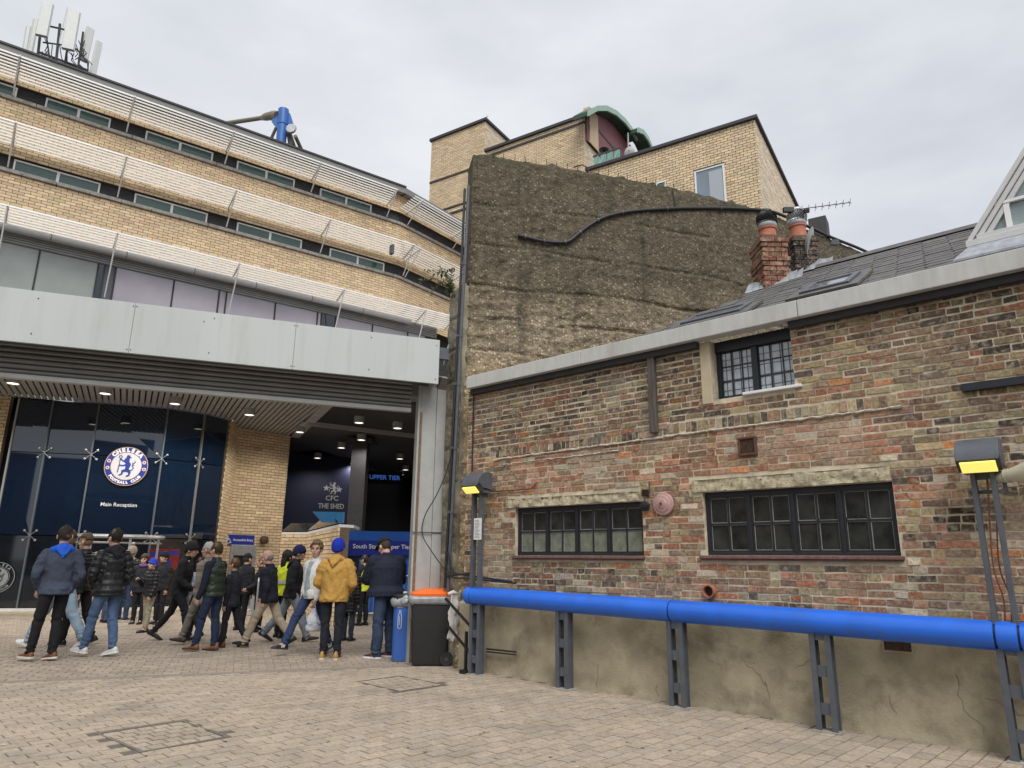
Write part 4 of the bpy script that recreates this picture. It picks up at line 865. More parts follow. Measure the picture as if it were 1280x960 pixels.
for u, v in [(48, 373), (39, 417), (255, 402), (268, 398), (261, 441), (464, 422), (461, 462), (546, 432), (544, 474)]:
    q = GATE.px(u, v); mb = MB(); mb.lathe([(.009, 0), (.009, -.005), (.001, -.006)], (q[0], 0, q[2]), 'Y', 8); mb.build('bolt', M['black'], gate)
zs0 = GATE.px(0, 470, .5)[2]; zs1 = GATE.px(525, 519, .5)[2]; zs = (zs0+zs1)/2; print('shutter z', zs0, zs1)
# stepped soffit and shutter curtain behind the fascia
n = 6; hh = (zb_+.12-zs-.07)/n
for i in range(n):
    z0 = zs+.07+i*hh; mb = MB(); prof = [(.5, z0), (.47, z0+.012), (.455, z0+hh*.4), (.46, z0+hh*.75), (.495, z0+hh-.004), (.54, z0+hh-.004), (.54, z0)]
    mb.prism([(gl-3.5, y, z) for y, z in prof], (-gl+3.5-.33, 0, 0)); mb.build('shutter_slat', M['slatdark'], gate)
mb = MB(); mb.box(gl-3.5, -.33, .43, .53, zs, zs+.068); mb.build('shutter_bottom_bar', M['steel_l'], gate, bevel=.008)
MB().box(gl-3.5, -.02, .545, .95, zs+.3, zt_-.05).build('shutter_box', M['slatdark'], gate)
jx0, jx1 = GATE.px(515, 690, .40)[0], GATE.px(553, 600, .40)[0]
mb = MB(); zj = zb_+.05
mb.box(jx0+.045, jx1-.14, .42, .62, 0, zj); mb.box(jx1-.137, jx1+.02, .40, .62, 0, zj-.04); mb.build('guide_column', M['steel_l'], gate, bevel=.006)
mb = MB(); mb.box(jx0, jx0+.042, .41, .60, 0, zj); mb.build('guide_channel', M['steel_l'], gate); mb = MB(); mb.box(jx0+.03, jx0+.068, .395, .409, 0, zs); mb.build('guide_edge', mat('rusty guide edge', (.17, .115, .07), .8, var=.3, nscale=20), gate)
mb = MB(); mb.box(jx0-.02, jx1+.02, .388, .394, 1.92, 1.94); mb.build('guide_tie', M['steel'], gate)
mb = MB(); mb.box(.0, .16, .03, .06, zb_+.42, zb_+.63); mb.box(.0, .16, -.03, .029, zb_+.42, zb_+.44); mb.build('fascia_bracket', M['steel'], gate)
# ============================================================ STADIUM BUILDING, upper storeys
_fp = dep(0, 300, 19); FAC = Frame((_fp[0], _fp[1]), 53.6); FO = .95
def fz(pts, y): return float(np.mean([FAC.px(u, v, y)[2] for u, v in pts]))
bend = FAC.px(500, 276)[0]; print('bend', bend)
LV = []
for outer, inner, sill in (([(168.7, 119), (293, 169), (401.7, 203), (25, 68)], [(160, 143), (283, 190), (387, 222)], [(160, 167), (398, 243), (0, 115), (290, 206)]),
                           ([(158.7, 193), (296, 238), (414, 274), (20, 155)], [(151, 215), (282, 259), (398, 294)], [(152, 242), (411, 321), (0, 208), (262, 280)]),
                           ([(147.5, 289), (300, 330), (431, 364), (10, 255)], [(139, 311), (284, 347), (413, 379)], None)):
    LV.append(dict(zo=fz(outer, -FO), zi=fz(inner, -.1), zs=fz(sill, -.1) if sill else None))
print(LV)
sb = thing('stadium_building', 'long yellow brick building with rows of white sun louvres above the entrance', 'building', FAC.M)
FL = -7.0
z_top = LV[0]['zi']; zA = [LV[0]['zs'], LV[1]['zs']]; zi = [LV[0]['zi'], LV[1]['zi'], LV[2]['zi']]
BF = 37.4                                             # bearing of the facet past the bend
FAC2 = Frame(FAC.W((bend, 0, 0)), BF); L2 = 9.0
rel = FAC.M.inverted() @ FAC2.M
def on2(o): o.matrix_local = rel; return o
wins = [[(57, 138), (182, 266), (296, 368), (400, 464)], [(17, 125), (168, 259), (296, 377), (412, 480)]]
bands = [(zA[0]+.0, zi[0]+.45, 'head'), ]
def wallblock(z0, z1, y0=0.02):
    mb = MB(); mb.box(FL, bend, y0, .4, z0, z1); o = mb.build('brick_backing', M['ymortar'], sb); mb = MB(); mb.box(-.0, L2, y0, .4, z0, z1); on2(mb.build('brick_backing', M['ymortar'], sb))
    for fr, a, b_ in ((None, FL, bend), (1, 0, L2)):
        R = courses(a, b_, z0, z1, .30, .1, .016); o = brick_obj('brickwork', R, M['ybrick'], sb, yellow_cols(len(R)), proud=-.008, jit=.002, pj=.003, back=.03); tag(o, kind='stuff')
        if fr: on2(o)
wh = .40                                              # strip window height
# spandrels below each sill, brick heads above each window strip
z_head3, z_head2 = zA[0]+wh+.05, zA[1]+wh+.05
wallblock(z_head3, LV[0]['zo']+.37); wallblock(z_head2, zA[0]-.14); wallblock(zi[2]+.02, zA[1]-.14)
for lev, (z0, zh) in enumerate(((zA[0], z_head3), (zA[1], z_head2))):
    mb = MB(); mb.box(FL, bend, .16, .4, z0-.14, zh); mb.build('charcoal_panel', M['cgrey'], sb); mb = MB(); mb.box(0, L2, .16, .4, z0-.14, zh); on2(mb.build('charcoal_panel', M['cgrey'], sb))
    x = FL
    while x < bend:
        e_ = min(x+.9, bend); mb = MB(); mb.box(x+.006, e_-.006, -.07, .2, z0-.13, z0-.01); mb.build('coping_stone', M['coping'], sb, bevel=.015); x += .9
    x = 0
    while x < L2:
        mb = MB(); mb.box(x+.006, x+.894, -.07, .2, z0-.13, z0-.01); on2(mb.build('coping_stone', M['coping'], sb, bevel=.015)); x += .9
    R = courses(FL, bend, z0, zh-.005, .24, .075, .008); v = brick_obj('panel_brickwork', R, M['cgrey'], sb, None, proud=-.148, back=.17, pj=.004); tag(v, kind='stuff')
    ws = [(FAC.px(a, 0, .1)[0], FAC.px(b_, 0, .1)[0]) for a, b_ in []]
    spans = []
    for a, b_ in wins[lev]:
        def sx(u):
            # find x on the facade where the sill line crosses column u
            lo, hi = FL, bend+1
            for _ in range(40):
                m_ = (lo+hi)/2
                if proj(FAC.W((m_, .1, z0+.25)))[0] < u: lo = m_
                else: hi = m_
            return lo
        spans.append((sx(a), sx(b_)))
    spans.insert(0, (spans[0][0]-3.1, spans[0][0]-.75))
    for a, b_ in spans:
        w = link('window', None, sb); zt2 = z0+wh; mb = MB(); y = .07
        m_ = (a+b_)/2
        for bx in ((a, b_, zt2-.05, zt2), (a, b_, z0, z0+.05), (a, a+.05, z0+.05, zt2-.05), (b_-.05, b_, z0+.05, zt2-.05), (m_-.04, m_+.04, z0+.05, zt2-.05)): mb.box(bx[0], bx[1], y, y+.08, bx[2], bx[3])
        mb.build('window_frame', M['white'], w)
        for p, q in ((a+.05, m_-.04), (m_+.04, b_-.05)): mb = MB(); mb.box(p, q, y+.03, y+.05, z0+.05, zt2-.05); mb.build('pane', M['wglass'], w)
# louvres: bays of slats hung off the facade
br_px = [[25, 168.7, 293, 401.7, 497], [20, 158.7, 296, 414, 518], [10, 147.5, 300, 431, 533]]
def sxo(u, z):
    lo, hi = FL-3, bend+3
    for _ in range(40):
        m_ = (lo+hi)/2
        if proj(FAC.W((m_, -FO, z)))[0] < u: lo = m_
        else: hi = m_
    return lo
NS = 8
for lev in range(3):
    zo, zin = LV[lev]['zo'], LV[lev]['zi']; xs_ = [sxo(u, zo) for u in br_px[lev]]; d0 = xs_[1]-xs_[0]; xs_ = [xs_[0]-d0]+xs_
    if lev == 2: xs_[-1:] = [xs_[-1], xs_[-1]+1.4]
    print('bays', [round(x, 2) for x in xs_])
    for a, b_ in zip(xs_[:-1], xs_[1:]):
        L = b_-a-.06; mb = MB(); mb.prism([(-L/2, -.012, -.033), (-L/2, .0, -.033), (-L/2, .022, .033), (-L/2, .010, .033)], (L, 0, 0)); o0 = mb.build('louvre_slat', M['louvre'], sb)
        for k in range(NS):
            t_ = k/(NS-1); y = -FO+(FO-.12)*t_; z = zo+(zin-zo)*t_
            o = o0 if k == 0 else link('louvre_slat', o0.data, sb); o.location = ((a+b_)/2, y, z)
    for x in xs_:
        mb = MB(); mb.bar((x, -.0, zin-.0), (x, -FO-.03, zo+.0), .035, .07); mb.build('louvre_arm', M['louvre'], sb)
        zs_ = LV[lev]['zs'] if LV[lev]['zs'] else zin-1.6
        mb = MB(); mb.tube([(x-.01, -FO-.0, zo-.02), (x-.01, -.10, zs_+.0)], .022, 6); mb.build('louvre_strut', M['white'], sb)
    # short return bays past the bend
    if lev < 2:
        def rp(x, y, z): return Vector((x, y, z))
        for x2 in (.35, 3.2):
            mb = MB(); mb.bar((x2, 0, zin), (x2, -FO-.03, zo), .035, .07); on2(mb.build('louvre_arm', M['louvre'], sb)); mb = MB(); mb.tube([(x2, -FO, zo-.02), (x2, -.1, LV[lev]['zs'])], .022, 6); on2(mb.build('louvre_strut', M['white'], sb))
        mb = MB(); mb.prism([(-.11, -.012, -.034), (-.11, .0, -.034), (-.11, .022, .034), (-.11, .010, .034)], (5.6, 0, 0)); me = mb.build('tmp', M['louvre']); d_ = me.data; bpy.data.objects.remove(me)
        for k in range(NS):
            t_ = k/(NS-1); o = link('louvre_slat', d_, sb); o.matrix_local = rel @ Matrix.Translation((0, -FO+(FO-.12)*t_, zo+(zin-zo)*t_))
mb = MB(); xq = sxo(494, LV[1]['zo']); mb.box(xq-.06, xq+.06, -.8, -.6, LV[1]['zi']-.28, LV[1]['zi']+.1); mb.build('floodlight', M['steel'], sb)
# eaves and roof edge above the top louvre
ze = LV[0]['zo']
mb = MB(); mb.prism([(FL, .601, ze+.4), (FL, .601, ze+.66), (FL, 5.5, ze+1.2), (FL, 5.5, ze+.4)], (bend-FL, 0, 0)); mb.build('roof_edge', M['cgrey'], sb)
MB().box(FL, bend+.05, -.3, .6, ze+.36, ze+.62).build('eaves_slab', mat('eaves grey', (.20, .20, .19), .6, var=.1), sb); MB().box(FL, bend+.05, -.34, .6, ze+.622, ze+.69).build('roof_trim', M['cgrey'], sb)
mb = MB(); mb.box(-.05, L2, -.3, .6, ze+.36, ze+.62); on2(mb.build('eaves_slab', mat('eaves grey', (.20, .20, .19), .6, var=.1), sb))
# first floor glazing behind the fascia
zg1 = zi[2]-.05; zg0 = 6.0
mb = MB(); mb.tube([(FL, -.26, zi[2]-.10), (bend+.6, -.26, zi[2]-.10)], .11, 14); smooth_by_angle(mb.build('white_tube_beam', M['louvre'], sb), 40)
x = FL
while x < bend:
    mb = MB(); mb.tube([(x, -.26, zi[2]-.10), (x+.03, -.26, zi[2]-.10)], .116, 14); mb.build('tube_joint', M['coping'], sb); x += 2.05
mb = MB(); mb.box(FL, bend+2, .03, .4, zg1-.42, zg1+.06); mb.build('window_head', M['slatdark'], sb)
mb = MB(); [mb.box(FL, bend+2, .0, .0295, zg1-.40+i*.075, zg1-.40+i*.075+.05) for i in range(6)]; tag(mb.build('head_slat', M['slatdark'], sb), kind='stuff')
def sxg(u, v):
    return FAC.px(u, v, .05)[0]
cols = [-9, sxg(-60, 330), sxg(46, 335), sxg(120, 350), sxg(128, 352), sxg(142, 355), sxg(216, 365), sxg(273, 375), sxg(282, 378), sxg(344, 385), sxg(397, 392), sxg(402, 393), sxg(420, 395), sxg(466, 402), sxg(510, 410), bend+1.5]
kinds = ['palegl', 'palegl', 'palegl', 'navyglass', 'steel', 'lilac', 'lilac', 'lilac', 'lilac', 'lilac', 'lilac', 'navyglass', 'lilac', 'lilac', 'lilac']
for a, b_, k in zip(cols[:-1], cols[1:], kinds):
    MB().box(a+.025, b_-.025, .06, .09, zg0, zg1-.42).build('glass_panel', M[k], sb); MB().box(b_-.024, b_+.024, .03, .1, zg0, zg1-.42).build('mullion', M['lead'], sb)
MB().box(FL, bend+2, .1, .3, zg0, zg1-.42).build('glazing_backing', M['cgrey'], sb)
# solid body behind, so the roofline is closed from other positions too
mb = MB(); mb.box(FL, bend, .41, 6, 6.0, zi[0]+.3); mb.build('building_core', M['cgrey'], sb); mb = MB(); mb.box(0, L2, .41, 6, 6.0, zi[0]+.3); on2(mb.build('building_core', M['cgrey'], sb))
# ============================================================ PORTICO with glazed reception
ZS = 5.9
def s2(u, v): return gz(u, v, ZS)[:2]
port = thing('entrance_portico', 'deep slatted portico ceiling with yellow brick piers around the entrance', 'portico')
gp = [s2(*p) for p in [(25, 497), (68, 500), (125, 503), (209, 517), (255, 524), (285, 531)]]
gp[3] = np.array([-10.44, 20.7]); gp[4] = np.array([-9.67, 21.5]); gp[5] = np.array([-9.27, 22.4])
pier = s2(300, 535); wl = s2(363, 545); print('glass', np.round(gp, 2).tolist(), pier, wl)
beamA, beamB = s2(405, 503), s2(363, 546)
# slatted soffit: planks running away from the gate, clipped to the portico polygon
poly = [np.array(gp[0])+(-6, -1.2), *gp, pier, wl, beamA+(wl-beamA)*.0, gz(405, 503, ZS)[:2], GATE.W((-5, 2.2, 0))[:2]*0+gz(405, 486, ZS)[:2]]
front = [gz(400, 470, ZS)[:2], gz(0, 430, ZS)[:2]+(-4, -.5)]
poly = [np.array(gp[0])+(-6, -1.0), *gp, pier, wl, beamA, *front]
def clip_line(p0, d, poly):
    ts = []
    for a, b_ in zip(poly, poly[1:]+poly[:1]):
        e_ = b_-a; den = d[0]*e_[1]-d[1]*e_[0]
        if abs(den) < 1e-9: continue
        r = a-p0; t_ = (r[0]*e_[1]-r[1]*e_[0])/den; w = (r[0]*d[1]-r[1]*d[0])/den
        if 0 <= w < 1: ts.append(t_)
    ts.sort(); return list(zip(ts[::2], ts[1::2]))
# plank direction: from pixel (100,495)-(118,475) on the ceiling
pd = gz(331, 500, ZS)[:2]-gz(300, 535, ZS)[:2]; pd /= np.linalg.norm(pd); pn = np.array([pd[1], -pd[0]]); cen = np.array(gp[2]); pitch = .155
nk = 0
for k in range(-70, 120):
    p0 = cen+pn*(k*pitch)
    for t0, t1 in clip_line(p0, pd, poly):
        if t1-t0 < .1: continue
        a, b_ = p0+pd*t0, p0+pd*t1; h = pn*.056
        if nk < 295: MB().prism([(*(a-h), ZS), (*(a+h), ZS), (*(b_+h), ZS), (*(b_-h), ZS)], (0, 0, .03)).build('soffit_plank', M['soffit'], port); nk += 1
print('planks', nk)
MB().prism([(*p, ZS+.10) for p in poly], (0, 0, .05)).build('soffit_void', M['soffitgap'], port)
bd = (beamB-beamA); be = np.array([bd[1], -bd[0]])/np.linalg.norm(bd)*.16
if (be @ np.array([1, 0])) < 0: be = -be
MB().prism([(*(beamA-bd*.6), ZS-.02), (*(beamB), ZS-.02), (*(beamB+be*2), ZS-.02), (*(beamA+be*2-bd*.6), ZS-.02)], (0, 0, .3)).build('soffit_beam', M['soffit'], port)
# mesh ceiling and dark ceiling over the inner entry
m0, m1, m2_, m3 = gz(408, 495, ZS)[:2], gz(384, 527, ZS)[:2], gz(525, 544, ZS)[:2], gz(540, 505, ZS)[:2]
mb = MB(); mb.prism([(*m0, ZS+.02), (*m1, ZS+.02), (*m2_, ZS+.02), (*(m2_+(6, 3.3)), ZS+.02), (*(m3+(6, 2)), ZS+.02), (*gz(540, 470, ZS)[:2], ZS+.02), (*gz(405, 480, ZS)[:2], ZS+.02)], (0, 0, .04)); mb.build('mesh_ceiling', mat('perforated ceiling', (.34, .33, .33), .6, var=.1), port)
mb = MB()
for k in range(40):
    a = m0+(m1-m0)*(k/40)-(m1-m0)*.9; b_ = m3+(m2_-m3)*(k/40)-(m2_-m3)*.9
    mb.bar((*a, ZS+.012), (*b_, ZS+.012), .03, .014)
    a = m0+(m1-m0)*(k/40); b_ = m3+(m2_-m3)*(k/40); mb.bar((*a, ZS+.012), (*b_, ZS+.012), .03, .014)
tag(mb.build('ceiling_mesh', M['cgrey'], port), kind='stuff')
mb = MB(); mb.prism([(*(m1+(m0-m1)*.0), ZS-.12), (*m2_, ZS-.12), (*(m2_+(.05, .12)), ZS-.12), (*(m1+(.05, .12)), ZS-.12)], (0, 0, .3)); mb.build('ceiling_trim', M['soffit'], port)
far = [m1+(-.3, .1), m2_+(8, 4), m2_+(12, 26), m1+(2, 26), wl+(-.6, .2)]
MB().prism([(*p, ZS+.09) for p in far], (0, 0, .1)).build('inner_ceiling', mat('inner ceiling', (.07, .075, .085), .7, var=.1), port)
# yellow brick pier and wall right of the glass
def brickwall(name, a, b_, z0, z1, parent, ch=.1, bl=.30):
    a, b_ = np.asarray(a)[:2], np.asarray(b_)[:2]; d_ = b_-a; L = np.linalg.norm(d_); fr = Frame(a, math.degrees(math.atan2(d_[0], d_[1])))
    R = courses(0, L, z0, z1, bl, ch, .016); o = brick_obj(name, R, M['ybrick'], parent, yellow_cols(len(R)), proud=.012, back=.02, pj=.003); o.matrix_world = fr.M; tag(o, kind='stuff')
    o = MB().box(0.001, L-.001, .0, .25, z0, z1).build('brick_backing', M['ymortar'], parent); o.matrix_world = fr.M; return fr, L
g5 = np.array(gp[-1]); gd = (g5-np.array(gp[-2])); gd /= np.linalg.norm(gd)
brickwall('brickwork', g5+gd*.12+(.0, -.05), pier, 0, ZS, port); fr_w, L_w = brickwall('brickwork', pier, wl, 0, ZS, port)
g0 = np.array(gp[0]); gdl = np.array(gp[1])-g0; gdl /= np.linalg.norm(gdl)
brickwall('brickwork', g0-gdl*5.0+(0, -.1), g0-gdl*.16+(0, -.1), 0, ZS, port)
# return of the wall going into the entry
wr = wl+np.array([-1.85, 5.5])
o = MB().prism([(*wl, 0), (*wr, 0), (*(wr+(-.3, 0)), 0), (*(wl+(-.3, -.1)), 0)], (0, 0, ZS)).build('inner_wall', M['darkroom'], port)
# accessible entry door in that wall and its sign
def onbw(u, v, y=0): return fr_w.px(u, v, y)
q = onbw(300, 700); q2 = onbw(281, 700)
dxa, dxb = onbw(279, 720)[0], onbw(316, 720)[0]; dz = onbw(298, 681)[2]; print('door', dxa, dxb, dz, L_w)
dr = thing('entry_door', 'grey framed doorway below the accessible entry sign', 'door', fr_w.M)
dxa = max(.12, dxa)
mb = MB(); mb.box(dxa, dxa+.12, -.06, .0, 0, dz); mb.box(dxb-.12, dxb, -.06, 0, 0, dz); mb.box(dxa+.12, dxb-.12, -.06, 0, dz-.35, dz); mb.build('door_frame', M['galv'], dr, bevel=.01)
MB().box(dxa+.121, dxb-.121, -.03, -.015, 0, dz-.351).build('door_leaf', M['black'], dr)
# text helpers
_dg = bpy.context.evaluated_depsgraph_get
def text_obj(body, size, matl, parent, M4, ext=.004, align='CENTER', name='lettering', shear=0, bold=0, spacing=1):
    cu_ = bpy.data.curves.new('t', 'FONT'); cu_.body = body; cu_.size = size; cu_.extrude = ext; cu_.align_x = align; cu_.align_y = 'CENTER'; cu_.offset = bold; cu_.space_character = spacing; cu_.resolution_u = 3; cu_.shear = shear
    o = bpy.data.objects.new('t', cu_); COL.objects.link(o); bpy.context.view_layer.update(); me = bpy.data.meshes.new_from_object(o.evaluated_get(_dg())); bpy.data.objects.remove(o); bpy.data.curves.remove(cu_)
    me.transform(Matrix.Rotation(math.pi/2, 4, 'X')); me.materials.clear(); me.materials.append(matl)
    o = link(name, me, parent); o.matrix_local = M4
    if len(body) > 1: tag(o, kind='stuff')
    return o
# flat strokes in the XZ plane
class Ink:
    def __init__(s): s.mb = MB(); s.k = 0
    def stroke(s, pts, w, n=8):
        ws = list(w) if hasattr(w, '__len__') else [w]*len(pts); y = -.0015-s.k*.0002; s.k += 1; P_ = [np.array(p, float) for p in pts]; l = []; r = []
        for i, p in enumerate(P_):
            d_ = P_[min(i+1, len(P_)-1)]-P_[max(i-1, 0)]; d_ = d_/(np.linalg.norm(d_)+1e-9); nn_ = np.array([-d_[1], d_[0]])*ws[i]/2; l.append(p+nn_); r.append(p-nn_)
        for i in range(len(P_)-1): s.mb.add([(l[i][0], y, l[i][1]), (r[i][0], y, r[i][1]), (r[i+1][0], y, r[i+1][1]), (l[i+1][0], y, l[i+1][1])], [(0, 1, 2, 3)])
        for e_ in (0, -1): s.disc(P_[e_], ws[e_]/2, n)
        return s
    def disc(s, c_, r, n=12):
        y = -.0015-s.k*.0002; s.k += 1; s.mb.add([(c_[0]+r*math.cos(6.2832*i/n), y, c_[1]+r*math.sin(6.2832*i/n)) for i in range(n)], [tuple(range(n))]); return s
    def ring(s, c_, r, w, a0=0, a1=6.2832, n=28): return s.stroke([(c_[0]+r*math.cos(a0+(a1-a0)*i/n), c_[1]+r*math.sin(a0+(a1-a0)*i/n)) for i in range(n+1)], w)
    def poly(s, pts):
        y = -.0015-s.k*.0002; s.k += 1; s.mb.add([(p[0], y, p[1]) for p in pts], [tuple(range(len(pts)))]); return s
    def build(s, name, m, parent, M4=None):
        o = s.mb.build(name, m, parent, fix=False)
        for p in o.data.polygons:
            pass
        if M4 is not None: o.matrix_local = M4
        return o
def lion(ink, k=1.0, ox=0, oz=0):
    P_ = lambda pts: [(ox+x*k, oz+z*k) for x, z in pts]; w = lambda l: [q*k for q in l]
    ink.stroke(P_([(.02, .30), (.10, .12), (.07, -.08), (.04, -.22)]), w([.20, .30, .22, .20]))          # trunk
    ink.stroke(P_([(.02, .34), (.06, .52)]), w([.24, .18])); ink.disc(P_([(.06, .56)])[0], .11*k); ink.stroke(P_([(.10, .58), (.21, .53)]), w([.12, .06])); ink.stroke(P_([(.0, .64), (.05, .70)]), w([.08, .03])); ink.stroke(P_([(.10, .64), (.14, .70)]), w([.07, .02]))
    ink.stroke(P_([(-.06, .46), (-.12, .34), (-.06, .22)]), w([.1, .1, .06]))                             # mane
    ink.stroke(P_([(-.02, .30), (-.16, .30), (-.30, .40)]), w([.12, .09, .07])); ink.disc(P_([(-.31, .41)])[0], .055*k)
    ink.stroke(P_([(.02, .12), (-.18, .04), (-.34, .06)]), w([.12, .09, .07])); ink.disc(P_([(-.35, .05)])[0], .055*k)
    ink.stroke(P_([(.02, -.22), (-.16, -.28), (-.18, -.46), (-.30, -.52)]), w([.2, .15, .09, .08])); ink.stroke(P_([(.08, -.22), (.22, -.34), (.20, -.52), (.08, -.56)]), w([.2, .15, .09, .08])); ink.stroke(P_([(.20, -.52), (.12, -.57)]), w([.08, .05]))
    ink.stroke(P_([(.10, -.18), (.32, -.22), (.40, -.06), (.30, .06), (.38, .20), (.46, .28), (.42, .38)]), w([.07, .06, .06, .055, .055, .06, .03])); ink.stroke(P_([(.33, .1), (.44, .08)]), w([.05, .02])); ink.stroke(P_([(.37, .19), (.28, .24)]), w([.05, .02]))
    ink.stroke(P_([(-.36, .48), (-.38, .1), (-.42, -.34)]), w([.035, .035, .05])); ink.ring(P_([(-.355, .56)])[0], .075*k, .04*k)
# reception glass
rec = thing('reception_glazing', 'tall dark blue glass entrance front with slim steel fins', 'glass front')
fits = []
ZG = [.12, 2.05, 4.35, ZS-.02]
for i in range(5):
    a, b_ = np.array(gp[i]), np.array(gp[i+1]); d_ = b_-a; L = np.linalg.norm(d_); fr = Frame(a, math.degrees(math.atan2(d_[0], d_[1])))
    for j in range(3):
        z0, z1 = ZG[j]+.012, ZG[j+1]-.012; tl = random.uniform(-.012, .012)
        mb = MB(); mb.prism([(.015, tl, z0), (L-.015, -tl, z0), (L-.015, -tl*.6, z1), (.015, tl*.6, z1)], (0, .02, 0)); o = mb.build('glass_pane', M['navyglass'] if j else mat('lower entrance glass', (.008, .012, .018), .04, var=.4, nscale=2, spec=.8), rec); o.matrix_world = fr.M
    fits.append((a, fr)); 
for i, (a, fr) in enumerate(fits+[(np.array(gp[-1]), fits[-1][1])]):
    mb = MB(); mb.box(-.018, .018, -.06, .03, 0, ZS-.03); o = mb.build('glass_fin', M['steel_l'] if i in (0, 5) else mat('pale fin', (.13, .155, .175), .4, var=.05), rec); o.matrix_world = fr.M
    if 0 < i < 5:
        for z in (ZG[1], ZG[2]):
            sp_ = link('spider_fitting', None, rec); sp_.matrix_world = fr.M @ Matrix.Translation((0, -.06, z)); mb = MB()
            for sx_ in (-1, 1):
                for sz_ in (-1, 1): mb.bar((0, .0, 0), (sx_*.15, .03, sz_*.13), .012, .012); mb.lathe([(.032, 0), (.032, -.02), (.01, -.025)], (sx_*.15, .035, sz_*.13), 'Y', 10)
            mb.build('fitting_arms', M['galv'], sp_)
pts = [np.array(p) for p in gp]; mb = MB()
for a, b_ in zip(pts[:-1], pts[1:]): mb.bar((*a, .06), (*b_, .06), .16, .12)
mb.build('base_rail', M['white'], rec)
mb = MB()
for a, b_ in zip(pts[:-1], pts[1:]): d_ = (b_-a)/np.linalg.norm(b_-a); nrm = np.array([d_[1], -d_[0]]); mb.prism([(*(a+nrm*.1), -.02), (*(b_+nrm*.1), -.02), (*(b_+nrm*.45), -.02), (*(a+nrm*.45), -.02)], (0, 0, .065))
tag(mb.build('entrance_step', M['yplate']), kind='structure')
# dark room behind the glass, with a revolving door frame, and a thin canopy hoop
back_ = [p+np.array([-.3, .8]) for p in [pts[0]*2-pts[1]-(3, .6)]+pts]+[np.array(pier)+(-.6, .9), np.array(wl)+(-.6, .6)]; mb = MB()
for a, b_ in zip(back_[:-1], back_[1:]): mb.prism([(*a, 0), (*b_, 0), (*(b_+(0, .1)), 0), (*(a+(0, .1)), 0)], (0, 0, 8.2))
mb.build('room_backdrop', M['darkroom'], rec)
f2 = fits[2][1]; mid = np.linalg.norm(np.array(gp[3])-np.array(gp[2]))/2
rd = thing('revolving_door', 'curved steel framed revolving door at the foot of the glass front', 'door', f2.at(mid, 0, 0)); mb = MB()
arc = [(1.25*math.cos(math.pi+math.pi*i/16), .35*math.sin(math.pi+math.pi*i/16)*2, 0) for i in range(17)]
mb.tube([(x, y, 2.05) for x, y, _ in arc], .06, 8); mb.build('door_hoop', M['galv'], rd); mb = MB(); mb.tube([(x*.97, y*.97, 1.88) for x, y, _ in arc], .03, 6); mb.build('door_hoop', M['galv'], rd)
for i in (2, 6, 10, 14): x, y, _ = arc[i]; mb = MB(); mb.box(x-.03, x+.03, y-.03, y+.03, 0, 2.0); mb.build('door_post', M['galv'], rd)
q = f2.px(205, 697, -.03); q_ = fits[3][1].px(205, 699, -.05); rp_ = thing('display_panel', 'red and blue display panel low on the entrance glass', 'display', fits[3][1].at(q_[0], -.05, q_[2])); MB().box(-.42, .42, 0, .02, -.30, .30).build('panel_face', mat('panel red', (.20, .02, .03), .3, var=.25, nscale=6), rp_); ik = Ink(); ik.poly([(-.4, .08), (.4, .14), (.4, .25), (-.4, .20)]); ik.disc((.08, -.1), .13, 20); ik.build('panel_print', M['lionblue'], rp_)
# crest, lettering
dcr = f2.px(158, 583, -.03); R_ = .64
rpx = abs(f2.px(186, 583, -.03)[0]-f2.px(131, 583, -.03)[0])/2; R_ = rpx; print('crest r', R_, dcr)
cr_ = thing('crest_sign', 'round blue and white lion crest mounted on the glass front', 'crest', f2.at(dcr[0], -.06, dcr[2]))
mb = MB(); mb.lathe([(R_, .02), (R_, -.01), (.0, -.0101)], axis='Y', n=56); mb.build('crest_rim', M['gold'], cr_)
mb = MB(); mb.lathe([(R_*.965, -.0105), (R_*.965, -.0140), (0, -.0141)], axis='Y', n=56); mb.build('crest_ring', M['lionblue'], cr_)
mb = MB(); mb.lathe([(R_*.715, -.0145), (R_*.715, -.0180), (0, -.0181)], axis='Y', n=48); mb.build('crest_rim', M['gold'], cr_)
mb = MB(); mb.lathe([(R_*.69, -.0185), (R_*.69, -.0215), (0, -.0216)], axis='Y', n=48); mb.build('crest_field', mat('crest field', (.62, .63, .66), .4, var=0), cr_)
ik = Ink(); lion(ik, R_*.86, R_*.0, -R_*.02); ik.build('crest_lion', M['lionblue'], cr_, Matrix.Translation((0, -.022, 0)))
def arc_text(body, r, a0, a1, size, parent, matl, inside=False, y=-.02, bold=.004):
    n = len(body)
    for i, ch in enumerate(body):
        if ch == ' ': continue
        a = a0+(a1-a0)*i/(n-1); rot = (a-math.pi/2) if not inside else (a+math.pi/2)
        text_obj(ch, size, matl, parent, Matrix.Translation((r*math.cos(a), y, r*math.sin(a))) @ Matrix.Rotation(-rot, 4, 'Y'), ext=.002, bold=bold)
D_ = math.radians
arc_text('CHELSEA', R_*.835, D_(136), D_(44), R_*.27, cr_, M['whitepr'], bold=.012)
arc_text('FOOTBALL CLUB', R_*.845, D_(218), D_(322), R_*.18, cr_, M['whitepr'], inside=True, bold=.008)
for a in (164, 188, -8, 16):
    ik = Ink(); c_ = (R_*.84*math.cos(D_(a)), R_*.84*math.sin(D_(a))); ik.disc(c_, R_*.085, 16); o = ik.build('crest_roundel', M['whitepr'], cr_, Matrix.Translation((0, -.014, 0)))
    ik = Ink(); ik.disc(c_, R_*.055, 12); ik.build('crest_emblem', M['crestred'], cr_, Matrix.Translation((0, -.017, 0)))
